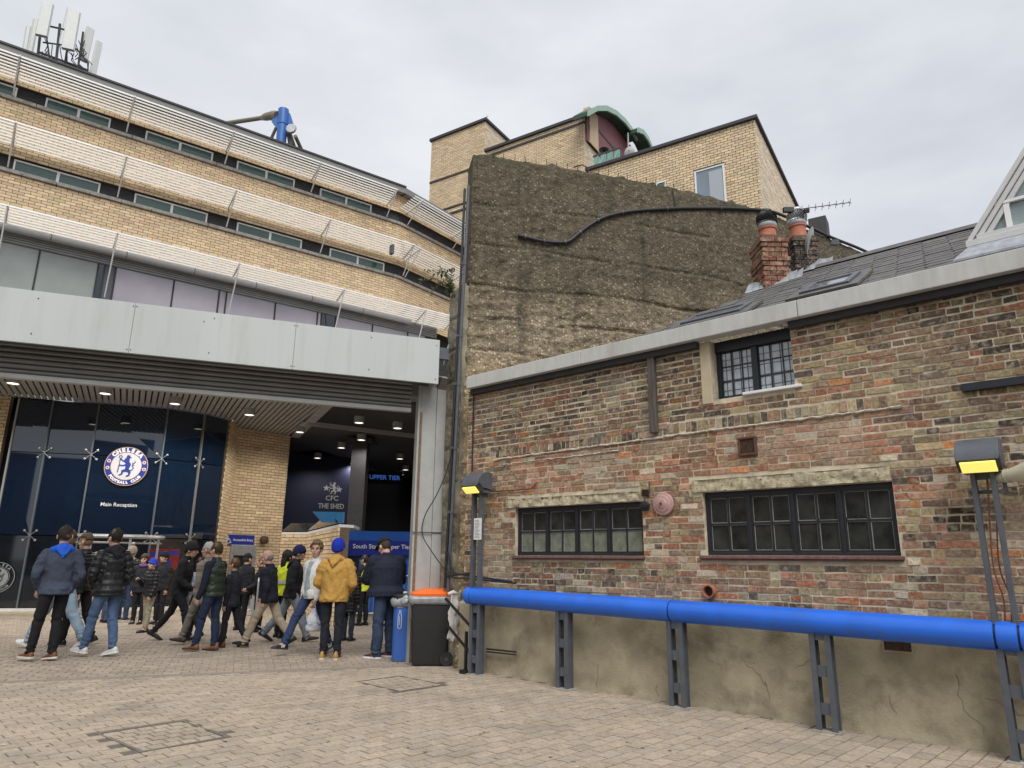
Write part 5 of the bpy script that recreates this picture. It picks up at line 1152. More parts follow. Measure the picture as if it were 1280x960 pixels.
mr = f2.px(148.5, 631, -.04); ms2 = thing('reception_lettering', 'white words Main Reception on the dark glass below the crest', 'lettering', f2.at(mr[0], -.02, mr[2]))
wd_ = abs(f2.px(171, 633, -.04)[0]-f2.px(126, 629, -.04)[0]); o = text_obj('Main Reception', .27, M['whitepr'], ms2, Matrix(), ext=.002, bold=.003); o.scale = (wd_/o.dimensions.x,)*3
# etched crest low on the left pane
f0_ = fits[0][1]; ec = f0_.px(-3, 722, -.03); re_ = abs(f0_.px(19, 722, -.03)[0]-ec[0]); et = thing('etched_crest', 'pale etched lion crest low on the leftmost glass pane', 'crest', f0_.at(ec[0], -.06, ec[2]))
me_ = mat('etched glass', (.30, .32, .33), .6, var=.1); ik = Ink(); ik.ring((0, 0), re_*.97, re_*.04); ik.ring((0, 0), re_*.68, re_*.03); ik.disc((0, 0), re_*.62, 36); ik.build('etched_ring', me_, et)
ik = Ink(); lion(ik, re_*.8); ik.build('etched_lion', M['navyglass'], et, Matrix.Translation((0, -.012, 0))); arc_text('CHELSEA', re_*.825, D_(136), D_(44), re_*.24, et, me_, y=-.004, bold=.004); arc_text('FOOTBALL CLUB', re_*.83, D_(218), D_(322), re_*.17, et, me_, inside=True, y=-.004, bold=.003)
# ceiling downlights
LP = [(17, 475), (132, 488), (219, 501), (312, 515), (-60, 466)]; LI = [(375, 537), (449, 525), (497, 532), (452, 547), (427, 557), (397, 570), (442, 577), (500, 571), (507, 585), (501, 591)]
lab = {0: 'downlight on the slatted ceiling at the left picture edge', 1: 'downlight on the slatted ceiling above the crest', 2: 'downlight on the slatted ceiling right of the crest', 3: 'downlight on the slatted ceiling above the brick wall'}
for i, (u, v) in enumerate(LP+LI):
    z = ZS if i < 5 else ZS+.0
    d_ = ray(u, v); tt = (z-.1-HC)/d_[2]; p = CC+d_*tt
    if i == 4: continue
    lb = lab.get(i) or {8: 'inner downlight between the mesh ceiling and the dark column', 9: 'inner downlight left of the column head and below the mesh ceiling', 10: 'lowest inner downlight at the left, above the shed sign', 11: 'inner downlight against the head of the dark column', 12: 'upper one of three downlights above the UPPER TIER sign', 13: 'rightmost of three downlights above the UPPER TIER sign', 14: 'lowest of three downlights above the UPPER TIER sign'}.get(i)
    if i == 5: lb = 'inner downlight tucked behind the corner of the yellow brick wall'
    if i == 6: lb = 'nearest inner downlight left under the mesh ceiling'
    if i == 7: lb = 'nearest inner downlight right under the mesh ceiling'
    t_ = thing('downlight', lb, 'ceiling light', Matrix.Translation(Vector((p[0], p[1], z+.02))), 'ceiling downlights under the portico'); r = .16
    mb = MB(); mb.lathe([(r, 0), (r, -.22), (r*.9, -.22), (r*.88, -.19), (0.01, -.188)], n=20); smooth_by_angle(mb.build('downlight_can', M['steel_l'], t_), 40)
    mb = MB(); mb.lathe([(r*.8, -.195), (r*.8, -.205), (.0, -.206)], n=16); mb.build('downlight_lens', M['lampW'], t_)
    sl_ = bpy.data.lights.new('downlight_lamp', 'SPOT'); sl_.energy = 165 if i < 5 else 75; sl_.spot_size = math.radians(160); sl_.spot_blend = .6; sl_.shadow_soft_size = .1; sl_.color = (1, .94, .85); so_ = link('downlight_lamp', sl_, t_); so_.location = (0, 0, -.24)
# ============================================================ INNER ENTRY: dark hall, column, signs
hall = thing('dark_entry_hall', 'dark interior wall deep inside the stand entrance', 'wall')
ENT = Frame(np.array([-7.56, 31.5]), 74)
XH = ENT.px(452, 620)[0]; MB().box(-8, XH, 0, .3, 0, 8).build('hall_wall', M['navy'], hall).matrix_world = ENT.M
MB().box(XH, 18, 7.5, 7.8, 0, 8).build('hall_wall', M['darkroom'], hall).matrix_world = ENT.M
MB().box(XH+.01, XH+.2, .0, 7.49, 0, 8).build('side_wall', M['darkroom'], hall).matrix_world = ENT.M
MB().box(14.2, 14.6, -14, 7.5, 0, 8).build('side_wall', M['darkroom'], hall).matrix_world = ENT.M
mb = MB(); [mb.bar((6.0+i*1.1, 7.2, 2.9+.1*i), (6.9+i*1.1, 7.2, 2.4), .02, .02) for i in range(4)]; mb.build('stair_rail', M['steel'], hall).matrix_world = ENT.M
cp_ = dep(446, 640, 26); colm = thing('entry_column', 'dark square column standing inside the stand entrance', 'column', Matrix.Translation(Vector((cp_[0], cp_[1], 0)))); mb = MB(); mb.box(-.28, .28, -.28, .28, 0, ZS-.16); mb.build('column_shaft', M['cgrey'], colm, bevel=.01)
mb = MB(); mb.box(-.5, .5, -.5, .5, ZS-.158, ZS-.03); mb.build('column_head', M['cgrey'], colm)
q = ENT.px(414, 633, -.03); wS = abs(ENT.px(430, 634, -.03)[0]-ENT.px(398, 630, -.03)[0]); sh = thing('shed_sign', 'silver lion, stars and words THE SHED on the dark wall', 'sign', ENT.at(q[0], -.03, q[2]))
o = text_obj('THE SHED', .5, M['shedgrey'], sh, Matrix.Translation((0, 0, 0)), bold=.012); o.scale = (wS/o.dimensions.x, 1, wS/o.dimensions.x*1.25)
q2_ = ENT.px(415, 623, -.03); o = text_obj('CFC', .3, M['shedgrey'], sh, Matrix.Translation((q2_[0]-q[0], 0, q2_[2]-q[2])), bold=.004)
q2_ = ENT.px(417, 611, -.03); ik = Ink(); lion(ik, .42); ik.build('sign_lion', M['shedgrey'], sh, Matrix.Translation((q2_[0]-q[0], 0, q2_[2]-q[2])))
for u, v in ((408, 610), (424, 612)):
    q2_ = ENT.px(u, v, -.03); ik = Ink(); ik.poly([((.15 if i % 2 == 0 else .065)*math.sin(math.pi*i/5), (.15 if i % 2 == 0 else .065)*math.cos(math.pi*i/5)) for i in range(10)]); ik.build('star', M['shedgrey'], sh, Matrix.Translation((q2_[0]-q[0], 0, q2_[2]-q[2])))
q = ENT.px(481, 597, .88); ut = thing('tier_sign', 'dim blue words UPPER TIER inside the dark entrance', 'sign', ENT.at(q[0], .89, q[2])); wT = abs(ENT.px(500, 600, .88)[0]-ENT.px(462, 593, .88)[0]); mb = MB(); mb.box(-wT*.58, wT*.58, .01, .06, -.3, .3); mb.box(-wT*.5, -wT*.5+.04, .02, .05, .301, ZS+.06-q[2]); mb.box(wT*.5-.04, wT*.5, .02, .05, .301, ZS+.06-q[2]); mb.build('sign_board', M['darkroom'], ut); o = text_obj('UPPER TIER', .5, M['tierblue'], ut, Matrix(), bold=.006); o.scale = (wT/o.dimensions.x,)*3
# low brick turnstile block with sloped dark glazing
tb = thing('turnstile_block', 'low yellow brick block with dark sloped glazing beside the blue hoarding', 'kiosk'); zc = 2.25
ta, tb1, tc1 = gz(352, 668, zc)[:2], gz(383, 668, zc)[:2], gz(424, 659, zc)[:2]; td = np.array([-3.83, 17.4]); print('turn', ta, tb1, tc1, td)
brickwall('brickwork', ta, tb1, 0, zc, tb); brickwall('brickwork', tb1, tc1, 0, zc, tb)
mb = MB(); ins = np.array([.05, .9]); P_ = [ta, tb1, tc1, td]; mb.prism([(*(p), zc) for p in P_]+[(*(td+(-.1, 1.1)), zc), (*(ta+(.2, 2.2)), zc)], (0, 0, .07)); mb.build('block_coping', M['white'], tb)
zt3 = zc+.38
top_ = [ta+(.1, .55), tb1+(.12, .55), tc1+(-.45, .7)]
mb = MB()
for i in range(2): mb.add([(*P_[i], zc+.105), (*P_[i+1], zc+.105), (*top_[i+1], zt3), (*top_[i], zt3)], [(0, 1, 2, 3)])
mb.build('sloped_glazing', M['glass'], tb)
mb = MB(); mb.prism([(*(tc1+(-.5, .3)), zc+.12), (*(tc1+(.0, .35)), zc+.12), (*(tc1+(.0, .35)), zc+.38), (*(tc1+(-.75, .25)), zc+.38)], (.02, .03, 0)); mb.build('blue_glass_wing', mat('blue glass', (.03, .12, .25), .1, var=.1), tb)
# blue hoarding with the stand name
ha, hb = gz(424, 768, 0)[:2], gz(524, 768, 0)[:2]; hd = hb-ha; HO = Frame(ha, math.degrees(math.atan2(hd[0], hd[1]))); HL = np.linalg.norm(hd)+1.2
ho = thing('blue_hoarding', 'royal blue entrance hoarding lettered South Stand Upper Tier', 'hoarding', HO.M)
z1_, z2_, z3_ = HO.px(470, 694)[2], HO.px(470, 676)[2], HO.px(470, 664)[2]
MB().box(0, HL, 0, .06, .06, z1_-.01).build('lower_board', M['royal_l'], ho); MB().box(-.02, HL, -.12, .06, z1_, z2_).build('sign_board', M['signblue'], ho); MB().box(0, HL, .0, .03, z2_+.005, z3_).build('top_board', M['royal_l'], ho)
for x in (.75, 1.6, 2.45): MB().box(x, x+.012, -.004, -.0005, .06, z1_-.01).build('board_joint', M['signblue'], ho)
MB().box(.1, .45, -.02, -.001, 1.15, 1.55).build('dark_plate', M['black'], ho)
q = HO.px(441, 684, -.125); q_ = HO.px(514, 683, -.125); o = text_obj('South Stand Upper Tier', .3, M['whitepr'], ho, Matrix.Translation(((q[0]+q_[0])/2, -.126, (q[2]+q_[2])/2)), bold=.004); o.scale = ((q_[0]-q[0])/o.dimensions.x,)*3
# accessible entry sign
q = onbw(300, 675, -.05); w_ = abs(onbw(318, 676)[0]-onbw(282, 674)[0]); h_ = .34
ae = thing('accessible_sign', 'small blue Accessible Entry sign with wheelchair symbol on yellow brick', 'sign', fr_w.at(q[0], -.05, q[2])); MB().box(-w_/2, w_/2, 0, .03, -h_/2, h_/2).build('sign_plate', M['signblue'], ae)
o = text_obj('Accessible Entry', .2, M['whitepr'], ae, Matrix.Translation((w_*.11, -.002, 0)), ext=.001, bold=.003); o.scale = (w_*.70/o.dimensions.x,)*3
ik = Ink(); k_ = h_*.38; cx_ = -w_*.40; ik.disc((cx_-.02, k_*.78), k_*.16); ik.stroke([(cx_-.02, k_*.5), (cx_, -.05*k_), (cx_+.5*k_, -.05*k_), (cx_+.7*k_, -.7*k_), (cx_+.9*k_, -.65*k_)], k_*.16); ik.stroke([(cx_, k_*.25), (cx_+.4*k_, k_*.25)], k_*.12); ik.ring((cx_+.05*k_, -.4*k_), k_*.5, k_*.14, D_(120), D_(350), 16); ik.build('wheelchair_symbol', M['whitepr'], ae)
q = onbw(328, 675, -.03); lt = thing('wall_light', 'small round brown light on the yellow brick right of the blue sign', 'light', fr_w.at(q[0], -.02, q[2])); mb = MB(); mb.lathe([(.10, 0), (.10, -.05), (.14, -.08), (.13, -.2), (.08, -.24), (.01, -.25)], axis='Y', n=16); smooth_by_angle(mb.build('light_body', M['rust'], lt), 40); mb = MB(); mb.lathe([(.11, .12), (.12, .0), (.09, -.12), (.01, -.13)], (0, -.14, .0), n=14); mb.build('light_shade', M['rust'], lt)
# ============================================================ REAR BRICK BLOCKS
def rear(label, cu_, cv, Y, la, lb, zvis, ch, bl, strings, coping=.18, kind='building', axA=122.4):
    c_ = dep(cu_, cv, Y); z1 = c_[2]; FA = Frame((c_[0], c_[1]), axA)      # left face: X runs to the corner (x = 0 there)
    FB = Frame((c_[0], c_[1]), axA-90)
    o = thing('brick_block', label, 'building', FA.M, 'yellow brick blocks behind the concrete wall'); relB = FA.M.inverted() @ FB.M
    MB().box(-la, -.02, .02, lb, 0, z1-.01).build('block_core', M['ymortar'], o)
    R = courses(-la, 0, zvis, z1-coping, bl, ch, ch*.19); b1 = brick_obj('brickwork', R, M['ybrick'], o, yellow_cols(len(R), (.66, .52, .345)), proud=.0, back=.03, pj=.004); tag(b1, kind='stuff')
    R = courses(0, lb, zvis, z1-coping, bl, ch, ch*.19); b2 = brick_obj('brickwork', R, M['ybrick'], o, yellow_cols(len(R), (.68, .58, .445)), proud=.0, back=.03, pj=.004); tag(b2, kind='stuff'); b2.matrix_local = relB  # right face bricks paler: the brighter light on this side put into their colour
    mb = MB(); mb.box(-la-.1, .12, -.12, lb+.1, z1-coping, z1); mb.build('roof_coping', M['cgrey'], o, bevel=.02)
    for z in strings:
        mb = MB(); mb.box(-la, .03, -.05, -.001, z-.05, z+.05); mb.build('string_course', M['cgrey'], o); mb = MB(); mb.box(-.03, lb, -.05, -.001, z-.05, z+.05); p = mb.build('string_course', M['cgrey'], o); p.matrix_local = relB
    return o, FA, FB, z1, relB
Yt = 36
tz = dep(560, 222, 37.5)[2]
tower, TA, TB, tzt, _ = rear('tall yellow brick tower block behind the left end of the concrete wall', 607, 148, Yt, 4.05, 5, 11, .11, .33, [])
tl_ = TA.px(536.5, 180)[0]; print('tower left', tl_)
for (u, v) in [(575, 216), (555, 262), (560, 268)]: 
    z = TA.px(u, v)[2]; mb = MB(); mb.box(-4.05, .03, -.05, -.001, z-.05, z+.05); mb.build('string_course', M['cgrey'], tower)
mb = MB(); mb.tube([(-3.6, .1, tzt+.15), (.1, .1, tzt+.15)], .03, 6); mb.tube([(.05, .1, tzt), (.05, .1, tzt+.45)], .025, 6); mb.build('roof_rail', M['galv'], tower)
mid_, MA, MBf, mzt, mrel = rear('middle yellow brick block below the green arched roof', 730, 143, 32, 6.2, 6, 11, .11, .33, [])
z = MA.px(690, 167)[2]; mb = MB(); mb.box(-6.2, .03, -.05, -.001, z-.06, z+.06); mb.build('string_course', M['cgrey'], mid_); mb = MB(); mb.box(-.03, 6, -.05, -.001, z-.06, z+.06); p = mb.build('string_course', M['cgrey'], mid_); p.matrix_local = mrel
right_, RA, RB, rzt, rrel = rear('right yellow brick block with a white framed window', 943, 145, 25, 7.6, 9, 8, .12, .30, [], coping=.16)
q0, q1 = RA.px(868, 215), RA.px(905, 204); z_b = RA.px(905, 250)[2]-.3
w = link('window', None, right_); x0, x1, z0, z1 = q0[0], q1[0], z_b, (q0[2]+q1[2])/2
mb = MB(); [mb.box(*bx) for bx in ((x0, x1, -.04, .05, z1-.07, z1), (x0, x1, -.04, .05, z0, z0+.07), (x0, x0+.07, -.04, .05, z0+.07, z1-.07), (x1-.07, x1, -.04, .05, z0+.07, z1-.07))]; mb.build('window_frame', M['white'], w)
MB().box(x0+.07, x1-.07, -.01, .03, z0+.07, z1-.07).build('pane', mat('pale blue window', (.17, .22, .27), .08, var=.15, nscale=.8, spec=.8), w); MB().box(x0+.6, x1-.1, -.016, -.0105, z0+.1, z1-.2).build('blind', mat('blind', (.36, .40, .44), .6, var=0), w); MB().box(x0-.02, x1+.02, -.05, -.0415, z1, z1+.05).build('window_head', M['cgrey'], w)
q0, q1 = RA.px(820, 229), RA.px(832, 226); w = link('window', None, right_); z1 = (q0[2]+q1[2])/2; x0, x1 = q0[0], q1[0]; z0 = z1-.9
mb = MB(); [mb.box(*bx) for bx in ((x0, x1, -.04, .05, z1-.06, z1), (x0, x0+.06, -.04, .05, z0, z1-.06), (x1-.06, x1, -.04, .05, z0, z1-.06))]; mb.build('window_frame', M['white'], w); MB().box(x0+.06, x1-.06, -.01, .03, z0, z1-.06).build('pane', M['wglass'], w)
e0 = dep(1018, 272, 31); mb = MB(); p0 = RA.loc(e0); mb.box(p0[0]-.3, p0[0]+.5, p0[1], p0[1]+1, p0[2]-3, p0[2]); mb.build('roof_upstand', M['cgrey'], right_)
# green arched roof over a maroon penthouse, with a glass balcony
arch = thing('arched_penthouse', 'maroon rooftop storey under a pale green arched roof', 'penthouse', MBf.M)
AP = [MBf.px(u, v, -.6) for u, v in [(733, 139), (744, 133), (756, 133), (768, 139), (779, 149), (788, 161), (794, 171)]]
AP2 = [MBf.px(u, v, -.6) for u, v in [(786, 163), (793, 166), (799, 174), (804, 185), (806, 190)]]
for ap, dd, nm in ((AP, -.75, 0), (AP2, -1.2, 1)):
    mb = MB(); n = len(ap)
    for i in range(n-1):
        a, b_ = ap[i], ap[i+1]; mb.prism([(a[0], dd, a[2]), (b_[0], dd, b_[2]), (b_[0], dd, b_[2]-.32), (a[0], dd, a[2]-.32)], (0, .10, 0))
    mb.build('arch_fascia', M['green'], arch)
    mb = MB()
    for i in range(n-1):
        a, b_ = ap[i], ap[i+1]; mb.prism([(a[0], dd+.101, a[2]-.02), (b_[0], dd+.101, b_[2]-.02), (b_[0], dd+.101, b_[2]-.26), (a[0], dd+.101, a[2]-.26)], (0, .8, 0))
    mb.build('arch_roof', M['greend'], arch)
xa, xb = AP[1][0], AP2[-1][0]
def arch_z(x, ap): return np.interp(x, [p[0] for p in ap], [p[2] for p in ap])
mb = MB(); n = 14; zlow = mzt-1.5
for i in range(n):
    x0, x1 = xa+(xb-xa)*i/n, xa+(xb-xa)*(i+1)/n; za, zb2 = arch_z(x0, AP+AP2[1:])-.3, arch_z(x1, AP+AP2[1:])-.3
    mb.prism([(x0, -.1, zlow), (x1, -.1, zlow), (x1, -.1, max(zb2, zlow)), (x0, -.1, max(za, zlow))], (0, .2, 0))
mb.build('maroon_wall', M['maroon'], arch)
mb = MB(); xc = AP[2][0]; mb.box(xc-1.0, xc+.05, -.16, .2, zlow, arch_z(xc, AP)-.45); mb.build('brick_pier', mat('pale brick pier', (.55, .42, .29), .85, var=.15, nscale=14), arch)
mb = MB(); q = MBf.px(785, 172, -.6); mb.tube([(q[0], -.6, zlow), (q[0], -.6, q[2]+.3)], .05, 8); mb.build('post', M['steel_l'], arch)
bal = thing('glass_balcony', 'small balcony with green glass panels below the arched roof', 'balcony', RA.M)
b0, b1 = RA.px(742, 211, .4), RA.px(776, 193, .4); zt_b = (b0[2]+b1[2])/2
z0 = RA.px(742, 209, .4)[2]; z1 = RA.px(742, 197, .4)[2]; x0, x1 = b0[0], b1[0]
mb = MB(); mb.box(x0, x1, .35, .42, z1, z1+.08); mb.box(x0, x1, .35, .42, z0-.1, z0-.02); mb.build('balcony_rail', M['cgrey'], bal)
for i in range(4):
    a, b_ = x0+(x1-x0)*i/4, x0+(x1-x0)*(i+1)/4; MB().box(a+.03, b_-.03, .37, .39, z0, z1-.01).build('glass_panel', M['gglass'], bal); mb = MB(); mb.bar((a, .38, z0), (b_-.1, .38, z1), .05, .04); mb.build('balcony_strut', M['steel_l'], bal)
d2 = RA.px(786, 188, .1); dd_ = thing('rooftop_dish', 'grey satellite dish on the roof edge beside the balcony', 'satellite dish', RA.at(d2[0], .2, d2[2])); mb = MB(); mb.lathe([(.25, 0), (.18, -.04), (.03, -.07), (.03, -.08), (.18, -.05), (.26, -.01)], axis='Y', n=20); smooth_by_angle(mb.build('dish', M['steel_l'], dd_), 40); mb = MB(); mb.tube([(0, 0, -.0), (0, .1, -.8)], .04, 6); mb.build('dish_mast', M['steel'], dd_)
d2 = dep(755, 188, 31.5); o = MB(); o.lathe([(.02, -.06), (.22, -.04), (.26, .03), (.2, .1), (.02, .12)], n=14); o.box(-.05, .05, -.05, .05, -.6, -.06); q = thing('rooftop_camera', 'dark domed fitting on the roof edge left of the balcony', 'camera', Matrix.Translation(Vector(d2))); o.build('camera_body', M['black'], q)
o = mb = MB(); q = thing('roof_loop', 'small bent metal loop above the top edge of the concrete wall', 'rail'); P_ = [dep(u, v, 24) for u, v in [(717, 209), (728, 206), (733, 209), (736, 213)]]; mb.tube([Vector(p) for p in P_], .03, 6); mb.build('rail_tube', M['lead'], q)
# ============================================================ ROOFTOP STEELWORK AND MAST ANTENNAS
YS = 40
def sp(u, v, Y=YS): return Vector(dep(u, v, Y))
st_ = thing('roof_truss_node', 'blue steel mast head with tan tie rods above the roofline', 'steelwork')
mb = MB(); mb.tube([sp(277, 155, 44), sp(330, 147, 41.5)], .15, 12); mb.build('tie_tube', M['tan'], st_); mb = MB(); mb.tube([sp(327, 147.5, 41.6), sp(333, 146, 41), sp(343, 144, 40.4), sp(347, 144, 40)], [.16, .26, .30, .26], 12); mb.build('tie_socket', M['tan'], st_)
mb = MB(); mb.tube([sp(354.5, 137.5), sp(354, 150), sp(350.5, 185)], [.34, .34, .31], 18); smooth_by_angle(mb.build('mast_head', M['cblue'], st_), 40)
mb = MB(); mb.lathe([(.35, 0), (.37, .03), (.35, .06)], sp(353.5, 157), n=18); mb.build('mast_ring', M['cblue'], st_)
mb = MB(); mb.prism([sp(339, 151), sp(350, 139), sp(352, 152), sp(346, 160)], (0, .3, 0)); mb.prism([sp(356, 140), sp(362, 141), sp(368, 160), sp(360, 166)], (0, .3, 0)); mb.build('mast_gusset', M['cblue'], st_)
mb = MB(); mb.lathe([(.30, -.1), (.36, .0), (.30, .1), (.02, .11)], sp(364, 161, 39.6), 'Y', 14); mb.build('pin_plate', M['galv'], st_)
mb = MB(); mb.tube([sp(360, 160), sp(364, 185)], .16, 8); mb.tube([sp(345, 160), sp(337, 178)], .10, 8); mb.build('tie_tube', M['cgrey'], st_); mb = MB(); mb.tube([sp(362, 166, 40.2), sp(370, 190, 42)], .13, 10); mb.tube([sp(369, 170, 40.2), sp(380, 194, 42)], .13, 10); mb.build('tie_tube', M['tan'], st_)
YA = 24
ms_ = thing('antenna_mast', 'cluster of tall grey mobile phone antennas on the roof corner', 'antennas', Matrix.Translation(sp(75, 85, YA))); O_ = sp(75, 85, YA)
def pan(u0, v0, u1, v1, wpx, Y, th=.14, yaw=.35):
    a, b_ = sp(u0, v0, Y)-O_, sp(u1, v1, Y)-O_; w = wpx/F*Y*.97; ax = Vector((math.cos(yaw), math.sin(yaw), 0)); ay = Vector((-ax.y, ax.x, 0))
    mb = MB(); prof = [(-w/2, 0), (-w/2+.04, -th*.6), (w/2-.04, -th*.6), (w/2, 0), (w/2-.03, th*.6), (-w/2+.03, th*.6)]; mb.prism([b_+ax*x+ay*y for x, y in prof], a-b_); mb.build('antenna_panel', M['antenna'], ms_)
pan(60, 5, 52, 45, 17, YA); pan(93, 15, 85, 62, 18, YA); pan(113, 36, 104, 76, 12, YA+.6, yaw=.9); pan(124, 53, 115, 96, 10, YA+.8, yaw=1.0); pan(45, 25, 37, 68, 9, YA+.9, yaw=-.5); pan(36, 34, 31, 64, 9, YA+1.2, yaw=-.6)
def pole(pts, r, m='lead', nm='mast_pole'):
    mb = MB(); mb.tube([sp(u, v, YA+.4)-O_ for u, v in pts], r, 6); mb.build(nm, M[m], ms_)
pole([(84, 9), (70, 70)], .02, 'antenna'); pole([(75, 30), (70, 78)], .05); pole([(104, 40), (97, 88)], .04); pole([(50, 45), (47, 72)], .05); pole([(63, 33), (85, 38)], .04, nm='cross_bar'); pole([(54, 53), (92, 58), (104, 70)], .035, nm='cross_bar'); pole([(48, 65), (110, 88)], .05, nm='cross_bar'); pole([(84, 62), (80, 86)], .04); pole([(104, 72), (110, 78), (110, 90), (98, 80)], .04); pole([(58, 45), (62, 72)], .03)
for k in range(16):
    u = random.uniform(48, 106); v = random.uniform(46, 74); pole([(u, v-4), (u+random.uniform(-4, 4), v+5), (u+random.uniform(-6, 8), v+12), (u+random.uniform(-2, 10), v+16)], .018, nm='antenna_cable')
# ============================================================ across the forecourt, behind the camera (seen only in reflections, its left wing an addition)
op = thing('forecourt_terrace', 'plain brick terrace behind the viewer with a left wing added to darken reflections', 'building')
mb = MB(); mb.box(-46, -13, -32, -24, 0, 9.5); mb.box(-60, -46.1, -32, 26, 0, 11); mb.box(-10, 30, -36, -28, 0, 6.5); mb.box(-3, 4, -35, -27.9, 6.5, 12); mb.build('terrace_wall', mat('terrace brick', (.12, .075, .05), .9, var=.2), op)  # far left wing is added, unseen, to darken the cottage window reflections
mb = MB()
for x in range(-44, -13, 4): mb.box(x, x+1.6, -24.02, -23.95, 1.2, 3.2); mb.box(x, x+1.6, -24.02, -23.95, 5.2, 7.2)
for x in range(-8, 29, 4): mb.box(x, x+1.6, -28.02, -27.95, 1.2, 3.2)
mb.build('terrace_window', M['glass'], op)
# ============================================================ PEOPLE
class Prims:
    """numpy soup of closed tapered shapes, fused later by a voxel remesh"""
    def __init__(s): s.v = []; s.f = []; s.n = 0
    def raw(s, v, f): s.v.append(np.asarray(v, float)); s.f += [tuple(i+s.n for i in q) for q in f]; s.n += len(v)
    def rings(s, R):      # list of (n,3) loops
        n = len(R[0]); v = np.concatenate(R); f = [(i*n+j, i*n+(j+1) % n, (i+1)*n+(j+1) % n, (i+1)*n+j) for i in range(len(R)-1) for j in range(n)]
        f += [tuple(reversed(range(n))), tuple((len(R)-1)*n+j for j in range(n))]; s.raw(v, f)
    def cap(s, p0, p1, r0, r1, n=10, k=3):
        p0, p1 = np.array(p0, float), np.array(p1, float); d = p1-p0; L = np.linalg.norm(d)+1e-9; d = d/L; a = np.cross(d, (1, 0, 0) if abs(d[0]) < .8 else (0, 1, 0)); a /= np.linalg.norm(a); b = np.cross(d, a); q = np.linspace(0, 2*np.pi, n, endpoint=False)
        c = lambda p, r: p+np.outer(np.cos(q), a)*r+np.outer(np.sin(q), b)*r
        R = [c(p0-d*r0*math.cos(t), max(r0*math.sin(t), 1e-4)) for t in np.linspace(.12, math.pi/2, k)]+[c(p1+d*r1*math.sin(t), max(r1*math.cos(t), 1e-4)) for t in np.linspace(0, math.pi/2-.12, k)]; s.rings(R)
    def chain(s, P, r, n=10):
        for i in range(len(P)-1): s.cap(P[i], P[i+1], r[i], r[i+1], n)
    def ell(s, c, r, M3=None, n=14, m=9):
        q = np.linspace(0, 2*np.pi, n, endpoint=False); R = []
        for t in np.linspace(.08, math.pi-.08, m):
            p = np.stack([np.cos(q)*math.sin(t)*r[0], np.sin(q)*math.sin(t)*r[1], np.full(n, math.cos(t)*r[2])], 1); p = p if M3 is None else p@M3.T; R.append(p+np.array(c))
        s.rings(R[::-1])
    def loft(s, secs, n=20, M3=None):  # (center, rx, ry, squareness)
        q = np.linspace(0, 2*np.pi, n, endpoint=False); R = []
        for c, rx, ry, *e in secs:
            k = e[0] if e else 1.0; cx = np.sign(np.cos(q))*np.abs(np.cos(q))**k; sy = np.sign(np.sin(q))*np.abs(np.sin(q))**k
            p = np.stack([cx*rx, sy*ry, np.zeros(n)], 1); p = p if M3 is None else p@M3.T; R.append(p+np.array(c))
        s.rings(R)
    def mesh(s):
        me = bpy.data.meshes.new('prims'); me.from_pydata(np.concatenate(s.v).tolist(), [], s.f); return me
HS = 1.10
def rx(a): c, s_ = math.cos(a), math.sin(a); return np.array([[1, 0, 0], [0, c, -s_], [0, s_, c]])
def rz(a): c, s_ = math.cos(a), math.sin(a); return np.array([[c, -s_, 0], [s_, c, 0], [0, 0, 1]])
JOBS = []
def fuse(pr, voxel, smooth, decim, done):
    o = bpy.data.objects.new('fuse', pr.mesh()); COL.objects.link(o)
    m = o.modifiers.new('r', 'REMESH'); m.mode = 'VOXEL'; m.voxel_size = voxel
    if smooth: q = o.modifiers.new('s', 'SMOOTH'); q.iterations = smooth; q.factor = .5
    if decim < 1: q = o.modifiers.new('d', 'DECIMATE'); q.ratio = decim
    JOBS.append((o, done))
_cl = {}
def cloth(col, kind='cloth'):
    key = (tuple(round(c, 3) for c in col), kind)
    if key not in _cl:
        nm = {'cloth': 'cloth', 'denim': 'denim', 'shiny': 'padded nylon', 'skin': 'skin', 'hair': 'hair', 'leather': 'leather', 'knit': 'knit'}[kind]
        kw = dict(cloth=dict(rough=.85, var=.14, nscale=30, bump=.35, bscale=260), denim=dict(rough=.9, var=.22, nscale=9, bump=.4, bscale=300), shiny=dict(rough=.40, var=.12, nscale=12, bump=.15, bscale=90), skin=dict(rough=.5, var=.08, nscale=25, bump=.1, bscale=120),
                  hair=dict(rough=.65, var=.3, nscale=60, bump=.6, bscale=220), leather=dict(rough=.5, var=.18, nscale=30, bump=.15, bscale=120), knit=dict(rough=.95, var=.15, nscale=60, bump=.6, bscale=180))[kind]
        _cl[key] = mat(nm, col, spec=.3, **kw)
    return _cl[key]
def fin_mesh(name, me, mat_, parent, k, disp=None):
    n = len(me.vertices); co = np.empty(n*3, np.float32); me.vertices.foreach_get('co', co); co = co.reshape(-1, 3)
    if disp is not None:
        no = np.empty(n*3, np.float32); me.vertex_normals.foreach_get('vector', no); co = co+no.reshape(-1, 3)*disp(co)[:, None]
    me.vertices.foreach_set('co', (co*k).astype(np.float32).ravel()); me.materials.clear(); me.materials.append(mat_); me.polygons.foreach_set('use_smooth', [True]*len(me.polygons)); me.update(); me.name = name
    return link(name, me, parent)
SKIN = (.52, .32, .24)
